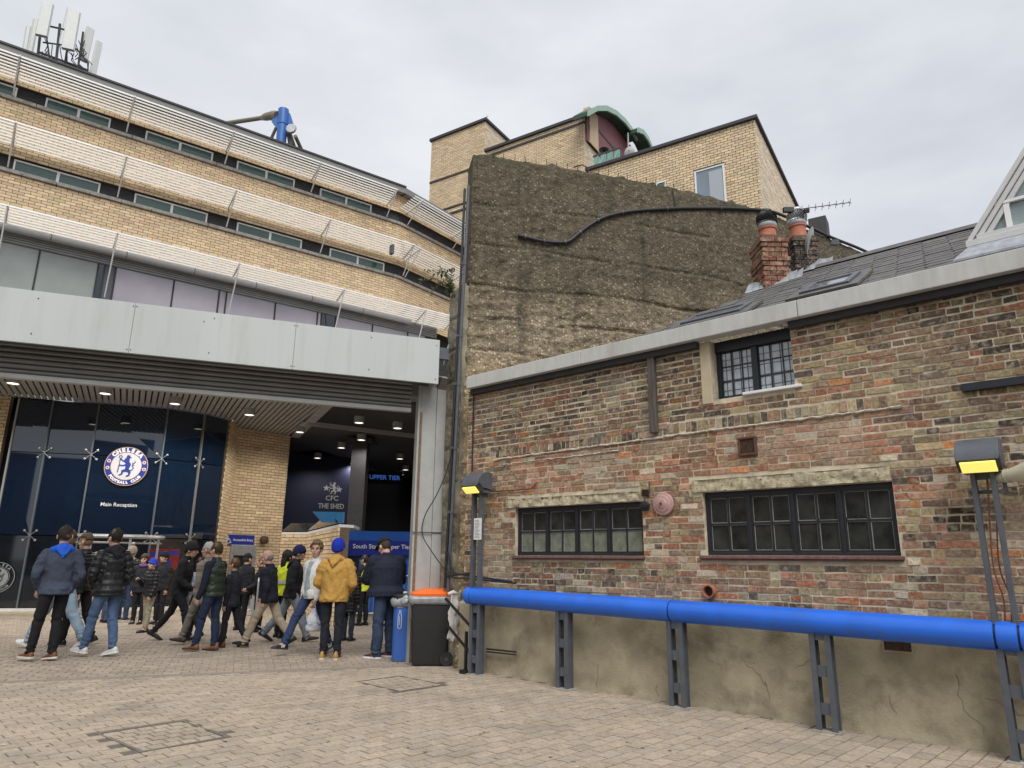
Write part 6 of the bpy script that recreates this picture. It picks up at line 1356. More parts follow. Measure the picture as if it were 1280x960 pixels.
def person(label, u, v, uh, vh, yaw, legs, arms, top, trousers, shoes, hair, lean=.03, head=(0, 0), skin=SKIN, bulk=0., hood=None, collar=None, width=1.0, extra=None, face=True, side=0.0, twist=0.0, short=False):
    P0 = gz(u, v); ps = math.radians(yaw)
    # ---- skeleton (unscaled, 1.78 m)
    hipz = .93; J = {}
    for sg, nm, (a, b, f_) in ((-1, 'L', legs[0]), (1, 'R', legs[1])):
        hp = np.array([sg*.095*width, 0, hipz]); kn = hp+np.array([sg*.012, math.sin(a), -math.cos(a)])*.43; an = kn+np.array([sg*.004, math.sin(a-b), -math.cos(a-b)])*.42; J[nm] = (hp, kn, an, f_)
    def foot_pts(an, f_):
        m = rx(-f_); return [an+m@np.array([0, y, -.08]) for y in (-.07, .19)]
    zmin = min(p[2] for nm in 'LR' for p in foot_pts(J[nm][2], J[nm][3])); sh = np.array([0, 0, -zmin])
    for nm in 'LR': hp, kn, an, f_ = J[nm]; J[nm] = (hp+sh, kn+sh, an+sh, f_)
    pel = np.array([0, 0, .95])+sh; ML = rz(twist)@rx(-lean); sp = lambda z, y=0, x=0: pel+ML@np.array([x, y, z-.95])
    shw = .172*width+bulk*.3; A = {}
    for sg, nm, (s_, ab, e_, inw) in ((-1, 'L', arms[0]), (1, 'R', arms[1])):
        so = sp(1.395, 0, sg*shw); d1 = ML@np.array([sg*math.sin(ab), math.sin(s_)*math.cos(ab), -math.cos(s_)*math.cos(ab)]); el = so+d1*.295; d2 = np.array([-sg*math.sin(inw), math.sin(s_+e_)*math.cos(inw), -math.cos(s_+e_)*math.cos(inw)]); d2 = ML@d2; wr = el+d2*.255; A[nm] = (so, el, wr, d2, sg)
    nk = sp(1.475); hy, hpt = head; MH = ML@rz(-hy)@rx(-hpt)@rx(lean*.8); hc = sp(1.52)+MH@np.array([0, .025, .112]); H = lambda p: hc+MH@(np.array(p, float)*HS)
    hat = hair[0] in ('beanie', 'cap', 'bobble'); top_z = H((0, 0, .135))[2]+(.03 if hat else .012)
    ztop = dep(uh, vh, P0[1])[2]; k = ztop/top_z; k = min(max(k, .62), 1.12)
    t = thing('person', label, 'person', T(P0[0], P0[1], 0, -ps), 'people standing and walking outside the entrance')
    # ---- body: one continuous surface
    pr = Prims(); pr.ell(H((0, -.012, .032)), tuple(HS*q_ for q_ in (.075, .095, .104)), MH, 16, 11); pr.ell(H((0, .022, -.045)), tuple(HS*q_ for q_ in (.056, .068, .072)), MH); pr.ell(H((0, .062, -.082)), tuple(HS*q_ for q_ in (.026, .022, .022)), MH); pr.cap(H((0, .086, .022)), H((0, .108, -.018)), .011, .015); pr.cap(H((-.034, .074, .034)), H((.034, .074, .034)), .015, .015)
    for sg in (-1, 1): pr.ell(H((sg*.080, -.012, -.004)), tuple(HS*q_ for q_ in (.013, .022, .033)), MH); pr.ell(H((sg*.04, .055, -.018)), tuple(HS*q_ for q_ in (.026, .026, .024)), MH); pr.cap(H((sg*.018, .082, -.052)), H((0, .088, -.052)), .010, .012)
    pr.cap(sp(1.40), H((0, -.02, -.06)), .062, .054, 14)
    pr.loft([(sp(.90), .13*width, .09), (sp(1.05), .125*width, .085), (sp(1.25), .145*width, .095), (sp(1.40), .15*width, .08), (sp(1.46), .07, .06)], M3=ML)
    for nm in 'LR':
        hp, kn, an, f_ = J[nm]; pr.chain([hp, kn, an], [.07, .048, .038] if not short else [.075, .056, .042]); pr.cap(an, an+rx(-f_)@np.array([0, .10, -.05]), .035, .028)
        so, el, wr, d2, sg = A[nm]; pr.chain([so, el, wr], [.05, .04, .030]); pr.cap(sp(1.39), so, .05, .045)
        fw = np.array([0, 1., 0])-d2*d2[1]; fw = fw/(np.linalg.norm(fw)+1e-6) if np.linalg.norm(fw) > .15 else np.array([0, 0, 1.]); nn_ = np.cross(d2, fw); nn_ *= np.sign(nn_[0]*-sg) if abs(nn_[0]) > .05 else 1
        pr.cap(wr+d2*.02+fw*.012, wr+d2*.075+fw*.014, .022, .02, 8); pr.cap(wr+d2*.02-fw*.012, wr+d2*.075-fw*.014, .021, .019, 8)
        J['h'+nm] = (wr, d2, fw, nn_)
    if extra and extra.get('bald'): pass
    def done_body(me):
        o = fin_mesh('body', me, cloth(skin, 'skin'), t, k); me = o.data; me.materials.append(M['eye']); me.materials.append(M['lip']); me.materials.append(cloth(hair[1], 'hair'))
        import bmesh
        e = Prims(); cnt = []
        for nm in 'LR':
            wr, d2, fw, nn_ = J['h'+nm]
            for i, (L, of) in enumerate(((.07, .030), (.08, .011), (.074, -.008), (.058, -.026))):
                b0 = wr+d2*.088+fw*of; b1 = b0+(d2*.9+nn_*.35)*L*.45; b2 = b1+(d2*.45+nn_*.9)*L*.5; e.cap(b0, b1, .0095, .009, 6, 2); e.cap(b1, b2, .009, .0075, 6, 2)
            b0 = wr+d2*.03+fw*.03; b1 = b0+(d2*.65+fw*.55+nn_*.3)*.035; b2 = b1+(d2*.9+nn_*.35)*.032; e.cap(b0, b1, .0115, .0105, 6, 2); e.cap(b1, b2, .0105, .0085, 6, 2)
        nf = len(e.f); 
        if face:
            for sg in (-1, 1): e.ell(H((sg*.031, .083, .016)), (.0145, .007, .007), MH, 8, 5)
            n1 = len(e.f); e.ell(H((0, .0975, -.053)), (.023, .005, .0045), MH, 8, 5); n2 = len(e.f)
            for sg in (-1, 1): e.cap(H((sg*.018, .0905, .037)), H((sg*.046, .082, .036)), .0045, .0035, 6, 2)
        bm = bmesh.new(); bm.from_mesh(me); vs = [bm.verts.new(p*k) for p in np.concatenate(e.v)]
        for i, q in enumerate(e.f):
            try: fc = bm.faces.new([vs[j] for j in q])
            except ValueError: continue
            fc.smooth = True; fc.material_index = 0 if i < nf else (1 if i < n1 else (2 if i < n2 else 3))
        bm.to_mesh(me); bm.free()
    fuse(pr, .0085, 2, .45, done_body)
    # ---- trousers
    tk = trousers.get('loose', 0); pr = Prims(); wz = sp(1.0)
    pr.loft([(pel+(0, 0, -.10), .155*width, .105+bulk*.4), (pel+(0, 0, -.03), .168*width, .115+bulk*.5), (sp(1.0), (.155*width+bulk*.3)*(1 if abs(twist) < .3 else .72), .105+bulk*.5), (sp(1.05), (.15*width+bulk*.3)*(1 if abs(twist) < .3 else .66), .095+bulk*.3)])
    for nm in 'LR':
        hp, kn, an, f_ = J[nm]
        if short: pr.chain([hp+(0, 0, -.02), hp+(kn-hp)*.62], [.098, .095])
        else:
            d_ = (kn-an)/np.linalg.norm(kn-an); pr.chain([hp+(0, 0, -.03), hp+(kn-hp)*.5, kn], [.098+tk*.3, .086+tk*.5, .069+tk]); pr.chain([kn, kn+(an-kn)*.45+rx(0)@np.array([0, -.012, 0]), an+d_*.005], [.069+tk, .066+tk, .054+tk])
    def fold(c):
        r = np.zeros(len(c))
        for nm in 'LR':
            hp, kn, an, f_ = J[nm]; d_ = an-kn; L = np.linalg.norm(d_); d_ = d_/L; ax = (c-kn)@d_; dist = np.linalg.norm(c-kn-np.outer(ax, d_), axis=1); m = dist < .12
            r += m*(.010*np.sin(ax*95+6*vnoise(c, 9))*np.clip((ax-.22)/.16, 0, 1)+.009*np.sin(ax*60+8*vnoise(c, 6))*np.exp(-(ax/.07)**2))
        return r+.010*fbm(c*np.array([1, 1, .6]), 9, 3)
    fuse(pr, .012, 2, .6, lambda me: fin_mesh('trousers' if not short else 'shorts', me, cloth(trousers['col'], trousers.get('kind', 'cloth')), t, k, fold))
    # ---- top
    bl = top.get('bulk', .012)+bulk; hem = top.get('hem', .86); kind = top['type']; pr = Prims(); pf = .018 if kind == 'puffer' else 0
    tw_ = .10*abs(twist); pr.loft([(sp(hem-tw_*.5), .158*width+bl+tw_*.6, .116+bl+tw_), (sp(hem+.05), .164*width+bl+tw_*.5, .124+bl+tw_), (sp(1.02), .152*width+bl, .116+bl*1.15), (sp(1.16, .005), .156*width+bl, .118+bl*1.1), (sp(1.29, .0), .164*width+bl, .118+bl), (sp(1.37, -.005), .155*width+bl*.7, .104+bl*.8), (sp(1.425, -.01), .122+bl*.3, .085+bl*.4), (sp(1.465, -.012), .082+bl*.2, .070+bl*.2)], M3=ML, n=24)
    if not top.get('sleeveless'):
        for nm in 'LR':
            so, el, wr, d2, sg = A[nm]; pr.cap(sp(1.405, -.005, sg*.07), so, .066+bl*.2, .060+bl*.45); pr.chain([so, so+(el-so)*.5, el, el+(wr-el)*.5, wr-d2*.01], [.064+bl*.5, .062+bl*.55, .055+bl*.6, .051+bl*.55, .041+bl*.5])
    if collar is not None or top.get('collar', True): pr.loft([(sp(1.46, -.012), .09, .082), (sp(1.50, -.008), .078, .076), (sp(1.53, -.004), .076, .074)], M3=ML, n=18)
    def quilt(c):
        fo = .35 if kind in ('puffer', 'quilted') else 1.0; r = fo*(.014*fbm(c*np.array([1, 1, 1.5]), 7, 3)+.010*np.sin(c[:, 2]*46+10*vnoise(c, 4))*np.clip(.35+vnoise(c, 3), 0, 1))
        if kind in ('puffer', 'quilted'):
            loc = (c-pel)@ML; z = loc[:, 2]; arm = np.zeros(len(c), bool); az = np.zeros(len(c))
            for nm in 'LR':
                so, el, wr, d2, sg = A[nm]
                for p, q in ((so, el), (el, wr)):
                    d_ = q-p; L = np.linalg.norm(d_); d_ = d_/L; x_ = (c-p)@d_; dist = np.linalg.norm(c-p-np.outer(x_, d_), axis=1); m = (dist < .115+bl) & (x_ > -.02) & (x_ < L+.04) & (np.abs(loc[:, 0]) > shw-.07); arm |= m; az = np.where(m, x_, az)
            cc = np.where(arm, az, z)
            if kind == 'puffer': per = top.get('per', .075); r += .024*(np.abs(np.sin(np.pi*cc/per))**.6-.7)*(z < .50)
            else:
                a_ = np.arctan2(loc[:, 0], loc[:, 1])*.22; r += .006*(np.minimum(np.abs(np.sin(np.pi*(cc+a_)/.075)), np.abs(np.sin(np.pi*(cc-a_)/.075)))**.5-.6)
        return r
    mk = 'shiny' if kind == 'puffer' else ('denim' if kind == 'denim' else 'cloth')
    fuse(pr, .011, 2, .7, lambda me: fin_mesh({'puffer': 'padded_jacket', 'quilted': 'quilted_jacket', 'sweat': 'sweatshirt', 'shirt': 'shirt', 'coat': 'coat', 'gilet': 'gilet'}.get(kind, 'jacket'), me, cloth(top['col'], top.get('mk', mk)), t, k, quilt))
    if top.get('sleeveless') and top.get('sleeve_col') is not None:
        pr2 = Prims(); b2 = .008
        for nm in 'LR':
            so, el, wr, d2, sg = A[nm]; pr2.cap(sp(1.42), so, .075, .068); pr2.chain([so, so+(el-so)*.5, el, el+(wr-el)*.5, wr-d2*.01], [.070+b2, .064+b2, .056+b2, .05+b2, .042+b2])
        pr2.loft([(sp(.92), .15*width, .10), (sp(1.3), .16*width, .10), (sp(1.44), .12, .08), (sp(1.53), .07, .068)], M3=ML)
        fuse(pr2, .012, 2, .6, lambda me: fin_mesh('sleeves', me, cloth(top['sleeve_col'], 'cloth'), t, k, lambda c: .006*fbm(c, 12, 3)))
    if top.get('cuff'):      # ribbed waistband
        pr3 = Prims(); pr3.loft([(sp(hem-.03), .158*width+bl, .108+bl), (sp(hem+.035), .166*width+bl, .114+bl)], M3=ML, n=24); fuse(pr3, .012, 2, .6, lambda me: fin_mesh('waistband', me, cloth(top['cuff'], 'knit'), t, k))
    if top.get('stripe') is not None:
        mb_ = MB(); z_ = top.get('stripe_z', 1.12); n = 28; ring = lambda zz, o: [sp(zz, math.sin(q)*(.118+bl*1.15+o), math.cos(q)*(.170*width+bl+o)) for q in np.linspace(0, 2*math.pi, n, endpoint=False)]
        a_, b_ = ring(z_-.035, .012), ring(z_+.035, .012); mb_.add([p*k for p in a_+b_], [(i, (i+1) % n, n+(i+1) % n, n+i) for i in range(n)]); smooth_by_angle(mb_.build('reflective_band', M['steel_l'], t, fix=False), 60)
    if hood is not None:
        pr4 = Prims(); hz = 1.50
        for i in range(9):
            a_ = math.pi*(i/8)*1.0; x_ = math.cos(a_)*.125; y_ = -math.sin(a_)*.085+.03; r_ = .035+.028*math.sin(a_); q = np.array([x_, y_, hz-.01+.0*math.sin(a_)-.05*abs(math.cos(a_))])
            if i: pr4.cap(sp(lq[2], lq[1], lq[0]), sp(q[2], q[1], q[0]), lr, r_, 10)
            lq, lr = q, r_
        pr4.cap(sp(hz-.02, -.085), sp(hz-.15, -.125-bl), .06, .018); pr4.cap(sp(hz-.03, -.08, -.06), sp(hz-.11, -.12-bl, -.02), .045, .02); pr4.cap(sp(hz-.03, -.08, .06), sp(hz-.11, -.12-bl, .02), .045, .02)
        fuse(pr4, .011, 3, .7, lambda me: fin_mesh('hood', me, cloth(hood, top.get('hood_mk', 'cloth')), t, k, lambda c: .007*fbm(c, 12, 3)))
    # ---- shoes
    for nm in 'LR':
        hp, kn, an, f_ = J[nm]; m = rx(-f_); q = np.linspace(0, 2*np.pi, 14, endpoint=False); R = []; boot = shoes.get('boot', 0)
        for y, w, h_ in ((-.078, .018, .06), (-.065, .03, .085+boot), (-.03, .036, .10+boot), (.02, .039, .095+boot*.8), (.06, .042, .075), (.11, .046, .058), (.155, .042, .046), (.185, .028, .036), (.196, .012, .024)):
            cz = .018; w *= 1.12; p = np.stack([np.cos(q)*w, np.full(14, y*1.1), np.where(np.sin(q) > 0, np.sin(q)*(h_-cz)+cz, np.sin(q)*.006+cz)], 1); R.append((p-np.array([0, 0, .08]))@m.T+an)
        pr5 = Prims(); pr5.rings(R); mb_ = MB(); mb_.add([p*k for p in np.concatenate(pr5.v)], pr5.f); sh_ = mb_.build('shoe', cloth(shoes['col'], 'leather'), t, smooth=True)
        out = [(-.082, .014), (-.07, .031), (-.03, .038), (.03, .041), (.08, .046), (.12, .049), (.16, .044), (.188, .03), (.2, .012)]; pg = [(w*1.12, y*1.1) for y, w in out]+[(-w*1.12, y*1.1) for y, w in reversed(out)]
        pts = [((np.array([x_, y_, z_])-np.array([0, 0, .08]))@m.T+an)*k for z_ in (0, .024) for x_, y_ in pg]; n = len(pg)
        mb_ = MB(); mb_.add(pts, [tuple(reversed(range(n))), tuple(range(n, 2*n))]+[(i, (i+1) % n, n+(i+1) % n, n+i) for i in range(n)]); mb_.build('sole', cloth(shoes['sole'], 'leather'), sh_)
        if shoes.get('stripes') is not None:
            mb_ = MB()
            for i in range(3):
                for sg in (-1, 1): p0, p1 = np.array([sg*.044, .02+.026*i, .028]), np.array([sg*.040, .0+.026*i, .072-.006*i]); w_ = lambda p: ((p-np.array([0, 0, .08]))@m.T+an)*k; mb_.bar(w_(p0), w_(p1), .012*k, .008*k)
            mb_.build('shoe_stripe', cloth(shoes['stripes'], 'cloth'), sh_)
    # ---- hair / hat
    hk, hcol = hair[0], hair[1]; n, m_ = 28, 16
    def shell(name, col, rad, keep, kn, thick=.012, nz=.004, sc=40):
        V = []; idx = {}; Fc = []
        for i in range(m_+1):
            th = math.pi*i/m_*.86
            for j in range(n):
                ph = 2*math.pi*j/n; p = np.array([math.sin(th)*math.cos(ph)*(.075+rad), -.012+math.sin(th)*math.sin(ph)*(.095+rad), .032+math.cos(th)*(.104+rad)]); V.append(p)
        V = np.array(V); V += (V-np.array([0, -.012, .032]))/np.linalg.norm(V-np.array([0, -.012, .032]), axis=1)[:, None]*(nz*fbm(V, sc, 2))[:, None]
        for i in range(m_):
            for j in range(n):
                q = (i*n+j, i*n+(j+1) % n, (i+1)*n+(j+1) % n, (i+1)*n+j); c = V[list(q)].mean(0)
                if keep(c): Fc.append(q)
        used = sorted({x_ for q in Fc for x_ in q}); mp_ = {a_: b_ for b_, a_ in enumerate(used)}; W_ = [tuple((H(V[a_]))*k) for a_ in used]
        mb_ = MB(); mb_.add(W_, [tuple(mp_[x_] for x_ in q) for q in Fc]); o = mb_.build(name, cloth(col, kn), t, smooth=True); s_ = o.modifiers.new('thickness', 'SOLIDIFY'); s_.thickness = thick*k; s_.offset = -1; return o
    def hairline(c, nape=-.07, side_=-.005, front=.072):
        x_, y_, z_ = c
        lim = nape if y_ < -.05 else (side_ if y_ < .03 else front)
        if -.05 <= y_ < -.015: lim = nape+(side_+.03-nape)*(y_+.05)/.035
        if .03 <= y_ < .06: lim = side_+(front-side_)*(y_-.03)/.03
        return z_ > lim
    if hk == 'short': shell('hair', hcol, .009, lambda c: hairline(c, nape=-.03, side_=.025, front=.08), 'hair', nz=.016, sc=22); shell('hair_fade', tuple(.75*a_+.25*b_ for a_, b_ in zip(hcol, skin)), .003, lambda c: hairline(c, nape=-.07, side_=.0, front=.085), 'hair', nz=.001)
    elif hk == 'fade':
        shell('hair', hcol, .016, lambda c: c[2] > .075+.02*(c[1] > .05)-.03*(c[1] < -.05), 'hair', nz=.008, sc=35); shell('hair_fade', tuple(.55*a_+.45*b_ for a_, b_ in zip(hcol, skin)), .002, hairline, 'hair', nz=.001)
    elif hk == 'fringe': shell('hair', hcol, .022, lambda c: c[2] > .10 if c[1] > .05 else (c[2] > .03 if c[1] > -.05 else c[2] > -.02), 'hair', nz=.016, sc=28, thick=.02); shell('hair_fade', hcol, .004, hairline, 'hair', nz=.002)
    elif hk == 'long': shell('hair', hcol, .02, lambda c: c[2] > (.06 if c[1] > .04 else -.2), 'hair', nz=.008, sc=30); pr6 = Prims(); pr6.loft([(H((0, -.07, .05)), .075, .04), (H((0, -.09, -.05)), .08, .045), (H((0, -.10, -.16)), .07, .035), (H((0, -.10, -.24)), .04, .02)], M3=MH); fuse(pr6, .012, 2, .7, lambda me: fin_mesh('hair_length', me, cloth(hcol, 'hair'), t, k, lambda c: .006*fbm(c*np.array([3, 3, 1]), 14, 2)))
    elif hk == 'bald': shell('hair', hcol, .004, lambda c: -.06 < c[2] < .035 and c[1] < .02 and (c[1] < -.04 or c[2] > -.0), 'hair', nz=.003)
    if hat:
        if hk in ('beanie', 'bobble'):
            shell('beanie', hcol, .020, lambda c: c[2] > .0+.50*c[1], 'knit', nz=.003, thick=.014)
            pr7 = []; mb_ = MB(); nn2 = 26; tl = lambda y_: .014+.50*y_
            for zz, rr in ((-.026, .014), (-.027, .021), (.010, .0235), (.016, .018)):
                for j in range(nn2):
                    z_ = tl(math.sin(2*math.pi*j/nn2)*.095)+zz; s_ = math.sqrt(max(.5, 1-((z_-.032)/.125)**2)); pr7.append(H((math.cos(2*math.pi*j/nn2)*(.075+rr)*s_, -.012+math.sin(2*math.pi*j/nn2)*(.095+rr)*s_, z_))*k)
            mb_.add(pr7, [(i*nn2+j, i*nn2+(j+1) % nn2, (i+1)*nn2+(j+1) % nn2, (i+1)*nn2+j) for i in range(3) for j in range(nn2)]); mb_.build('beanie_fold', cloth(hair[2] if len(hair) > 2 else hcol, 'knit'), t, smooth=True)
            if hk == 'bobble': mb_ = MB(); p = Prims(); p.ell(H((0, -.015, .185)), (.045, .045, .042)); V = np.concatenate(p.v); V = V+(V-H((0, -.015, .185)))*(.25*fbm(V, 60, 2))[:, None]; mb_.add([q*k for q in V], p.f); mb_.build('bobble', cloth(hair[3], 'knit'), t, smooth=True)
        else:
            shell('cap', hcol, .016, lambda c: c[2] > .062, 'cloth', nz=.001, thick=.008); mb_ = MB(); out = [(-.075, .07), (-.06, .13), (-.03, .165), (0, .175), (.03, .165), (.06, .13), (.075, .07)]
            mb_.add([H((x_, y_, z_-.12*(y_-.07)-1.2*x_*x_))*k for z_ in (.058, .067) for x_, y_ in out], [tuple(range(6, -1, -1)), tuple(range(7, 14))]+[(i, i+1, i+8, i+7) for i in range(6)]); mb_.build('cap_brim', cloth(hcol, 'cloth'), t)
        if len(hair) > 4 or hk == 'cap': shell('hair', (.05, .035, .025), .005, lambda c: hairline(c) and c[2] < .07, 'hair', nz=.002)
    if extra and extra.get('scarf'): pr8 = Prims(); [pr8.cap(sp(1.49, .075*math.sin(a_), .085*math.cos(a_)), sp(1.49, .075*math.sin(a_+.7), .085*math.cos(a_+.7)), .04, .04) for a_ in np.arange(0, 6.28, .7)]; fuse(pr8, .012, 2, .6, lambda me: fin_mesh('scarf', me, cloth(extra['scarf'], 'knit'), t, k))
    if extra and extra.get('open'):      # shirt front between the open jacket sides
        pr9 = Prims(); pr9.loft([(sp(.88, .035), .095, .105+bl), (sp(1.1, .035), .095, .107+bl), (sp(1.3, .032), .085, .105+bl), (sp(1.45, .02), .06, .088)], M3=ML); fuse(pr9, .012, 1, .6, lambda me: fin_mesh('shirt', me, cloth(extra['open'], 'denim'), t, k, lambda c: .005*fbm(c, 14, 2)))
    wp = {nm: T(P0[0], P0[1], 0, -ps) @ Vector((A[nm][2]+A[nm][3]*.09)*k) for nm in 'LR'}
    return t, wp
M['eye'] = mat('eye', (.03, .022, .018), .2, var=0); M['lip'] = mat('lips', (.30, .12, .10), .5, var=0)
BLACK = (.013, .013, .015); NAVY = (.014, .018, .034); JEAN = (.055, .095, .20); DJEAN = (.016, .026, .055); LJEAN = (.27, .36, .44); BEIGE = (.34, .28, .21); BROWN = (.12, .045, .025)
WHITE = (.70, .70, .69); SBLK = dict(col=(.012, .012, .013), sole=(.02, .02, .02)); HBRN = (.045, .028, .018)
walk = ((.42, .12, -.12), (-.30, .25, .45)); walk2 = ((-.28, .30, .50), (.40, .10, -.10)); stand = ((.03, .03, 0), (-.03, .03, 0)); down = ((.0, .1, .15, .0), (.0, .1, .15, .0)); pock = ((-.12, .30, .75, .35), (-.12, .30, .75, .35)); swing = ((.3, .08, .3, 0), (-.3, .08, .25, 0)); front = ((.35, .14, 1.25, .5), (.35, .14, 1.25, .5))
person('person in a slate blue sweatshirt with a bright blue hood, seen from behind', 55, 827, 58, 656, -64, ((.24, .04, .0), (.08, .10, .12)), pock, dict(type='sweat', col=(.052, .065, .10), hem=.88, bulk=.02, cuff=(.06, .075, .115)), dict(col=BLACK), dict(col=(.15, .06, .035), sole=(.62, .58, .52)), ('short', (.028, .02, .016)), hood=(.02, .11, .62), head=(.2, .02), width=1.05, lean=.0, twist=-.45)
person('person in black jacket, pale blue jeans and white trainers striding left', 66, 811, 77, 654, -72, ((.52, .10, -.2), (-.42, .25, .45)), swing, dict(type='jacket', col=(.016, .017, .02), hem=.87, bulk=.02), dict(col=LJEAN, kind='denim', loose=.012), dict(col=WHITE, sole=WHITE), ('fade', (.06, .042, .028)), width=1.0, head=(.2, 0))
person('person in a black horizontally padded jacket and black trousers walking left in profile', 90, 807, 97, 666, -84, ((.2, .1, 0), (-.2, .2, .3)), down, dict(type='puffer', col=(.014, .014, .016), hem=.86, bulk=.022, per=.062), dict(col=BLACK), SBLK, ('fade', (.075, .05, .03)), width=1.02, head=(.05, .05))
person('person in a charcoal hooded puffer coat, mid blue jeans and pale trainers, from behind', 124, 821, 138, 660, -70, ((.30, .08, -.1), (-.06, .16, .2)), pock, dict(type='puffer', col=(.017, .018, .021), hem=.84, bulk=.028, per=.10), dict(col=(.075, .125, .23), kind='denim'), dict(col=(.56, .56, .57), sole=WHITE), ('short', (.02, .015, .012)), hood=(.017, .018, .021), head=(-.25, .05), twist=-.42)
person('person in a grey bobble hat and black puffer by the revolving door', 152, 776, 157, 681, 8, stand, ((.1, .15, .5, .1), (.1, .15, .6, .1)), dict(type='puffer', col=(.022, .024, .03), hem=.86, bulk=.035, per=.07), dict(col=(.04, .065, .13), kind='denim'), dict(col=(.03, .03, .04), sole=WHITE), ('bobble', (.30, .26, .20), (.34, .30, .24), (.42, .38, .3), 1), width=1.1, hood=(.28, .24, .19), face=False)
person('child in a bright blue knitted hat, black jacket and beige trousers holding a cup', 181, 790, 192, 697, -150, ((.12, .06, 0), (-.06, .05, 0)), ((.1, .15, .3, 0), (.35, .2, 1.9, .5)), dict(type='puffer', col=(.016, .017, .02), hem=.86, bulk=.03, per=.09), dict(col=(.31, .27, .20)), SBLK, ('beanie', (.02, .055, .42), (.045, .10, .52)), head=(-.15, -.05), width=1.05)
person('person in a black knitted cap and black coat walking right past the entrance', 217, 801, 231, 676, 82, ((-.34, .30, .45), (.40, .15, -.1)), ((.2, .1, .5, .1), (.1, .1, .9, .2)), dict(type='jacket', col=(.012, .0125, .014), hem=.82, bulk=.03), dict(col=(.013, .014, .018)), SBLK, ('beanie', (.013, .013, .016)), lean=.13, head=(0, .15), width=1.05)
person('grey haired person in a beige coat half hidden behind the green body warmer', 249, 806, 251, 677, -78, walk, down, dict(type='coat', col=(.20, .18, .145), hem=.70, bulk=.02), dict(col=(.17, .155, .14)), dict(col=(.07, .035, .025), sole=(.03, .02, .02)), ('short', (.36, .34, .32)), width=1.0)
person('person in a dark green padded body warmer with brown boots facing left', 259, 814, 265, 677, -76, ((.24, .04, 0), (-.02, .05, .05)), ((.12, .12, .25, 0), (.05, .14, .2, 0)), dict(type='puffer', col=(.026, .038, .026), hem=.88, bulk=.03, per=.13, sleeveless=True, sleeve_col=NAVY), dict(col=(.018, .03, .065), kind='denim'), dict(col=(.20, .085, .04), sole=(.05, .03, .02), boot=.03), ('short', (.055, .035, .022)), head=(.1, 0), width=1.05)
person('brown haired child in a navy coat and red brown boots walking left', 284, 809, 290, 697, -80, ((.12, .06, 0), (-.26, .30, .4)), down, dict(type='coat', col=(.022, .023, .034), hem=.80, bulk=.02), dict(col=(.016, .017, .022)), dict(col=(.15, .04, .025), sole=(.03, .02, .02), boot=.04), ('short', (.10, .055, .028)), head=(.1, -.05))
person('person in a black cap and coat at the accessible door, from behind', 299, 788, 296, 690, 25, stand, down, dict(type='jacket', col=(.013, .014, .017), hem=.82, bulk=.03), dict(col=BLACK), SBLK, ('cap', (.013, .013, .016)), width=1.12, face=False)
person('bald older person in a navy jacket and beige trousers striding left beside the crowd barrier', 331, 809, 339, 687, -84, ((.48, .12, -.15), (-.40, .28, .5)), ((-.15, .1, .45, .05), (.2, .1, .5, .1)), dict(type='jacket', col=(.016, .018, .028), hem=.84, bulk=.028, cuff=(.014, .016, .026)), dict(col=(.36, .30, .225), loose=.012), dict(col=(.014, .013, .013), sole=(.02, .02, .02)), ('bald', (.28, .24, .21)), lean=.12, head=(.0, .15), skin=(.56, .33, .26), width=1.05)
person('dark haired person in a black and yellow high visibility jacket behind the bald walker', 349, 797, 346, 687, 35, stand, down, dict(type='jacket', col=(.55, .62, .03), hem=.84, bulk=.025, stripe=1), dict(col=BLACK), SBLK, ('long', (.016, .013, .012)), face=False)
person('person in a navy beanie and black hooded parka with grey jeans striding right', 360, 802, 369, 680, 76, ((-.42, .25, .5), (.46, .14, -.15)), ((.25, .1, .5, .1), (-.1, .1, .4, .1)), dict(type='jacket', col=(.014, .015, .019), hem=.82, bulk=.034), dict(col=(.21, .24, .27), kind='denim', loose=.014), SBLK, ('beanie', (.02, .02, .075), (.017, .017, .06)), hood=(.014, .015, .019), lean=.08, head=(.05, .05))
_t, wpY = person('young person in a white jacket over a denim shirt walking towards the viewer', 385, 817, 392, 675, -146, ((-.32, .2, .35), (.56, .10, -.12)), ((.1, .12, .2, 0), (-.15, .16, .3, 0)), dict(type='jacket', col=(.66, .65, .62), hem=.86, bulk=.015), dict(col=(.025, .042, .095), kind='denim'), dict(col=(.016, .017, .022), sole=(.05, .05, .05), stripes=(.6, .6, .6)), ('fringe', (.17, .115, .065)), extra=dict(open=(.27, .33, .37)), head=(-.62, .0), lean=-.02)
person('person in a mustard hooded parka and bright blue beanie, from behind', 412, 824, 420, 671, 6, ((.02, .02, 0), (.0, .02, 0)), ((.05, .30, .85, .55), (.05, .30, .85, .55)), dict(type='jacket', col=(.42, .245, .06), hem=.83, bulk=.045), dict(col=(.014, .017, .024), kind='denim'), dict(col=(.33, .20, .075), sole=(.60, .52, .40), boot=.03), ('beanie', (.012, .03, .36), (.012, .03, .38)), hood=(.40, .235, .06), face=False, width=1.1)
person('child in a long black puffer coat mostly hidden behind the mustard parka', 434, 801, 431, 702, 15, stand, down, dict(type='puffer', col=BLACK, hem=.62, bulk=.035, per=.085), dict(col=(.03, .04, .06), kind='denim'), SBLK, ('short', (.03, .02, .015)), face=False)
_t, wpH = person('person in a yellow high visibility vest carrying a bag by the hoarding', 452, 782, 453, 693, -65, stand, ((.3, .1, .9, .1), (.15, .12, .3, 0)), dict(type='jacket', col=(.55, .62, .04), hem=.86, bulk=.02, stripe=1, sleeveless=True, sleeve_col=(.02, .021, .024)), dict(col=BLACK), SBLK, ('short', (.03, .02, .016)))
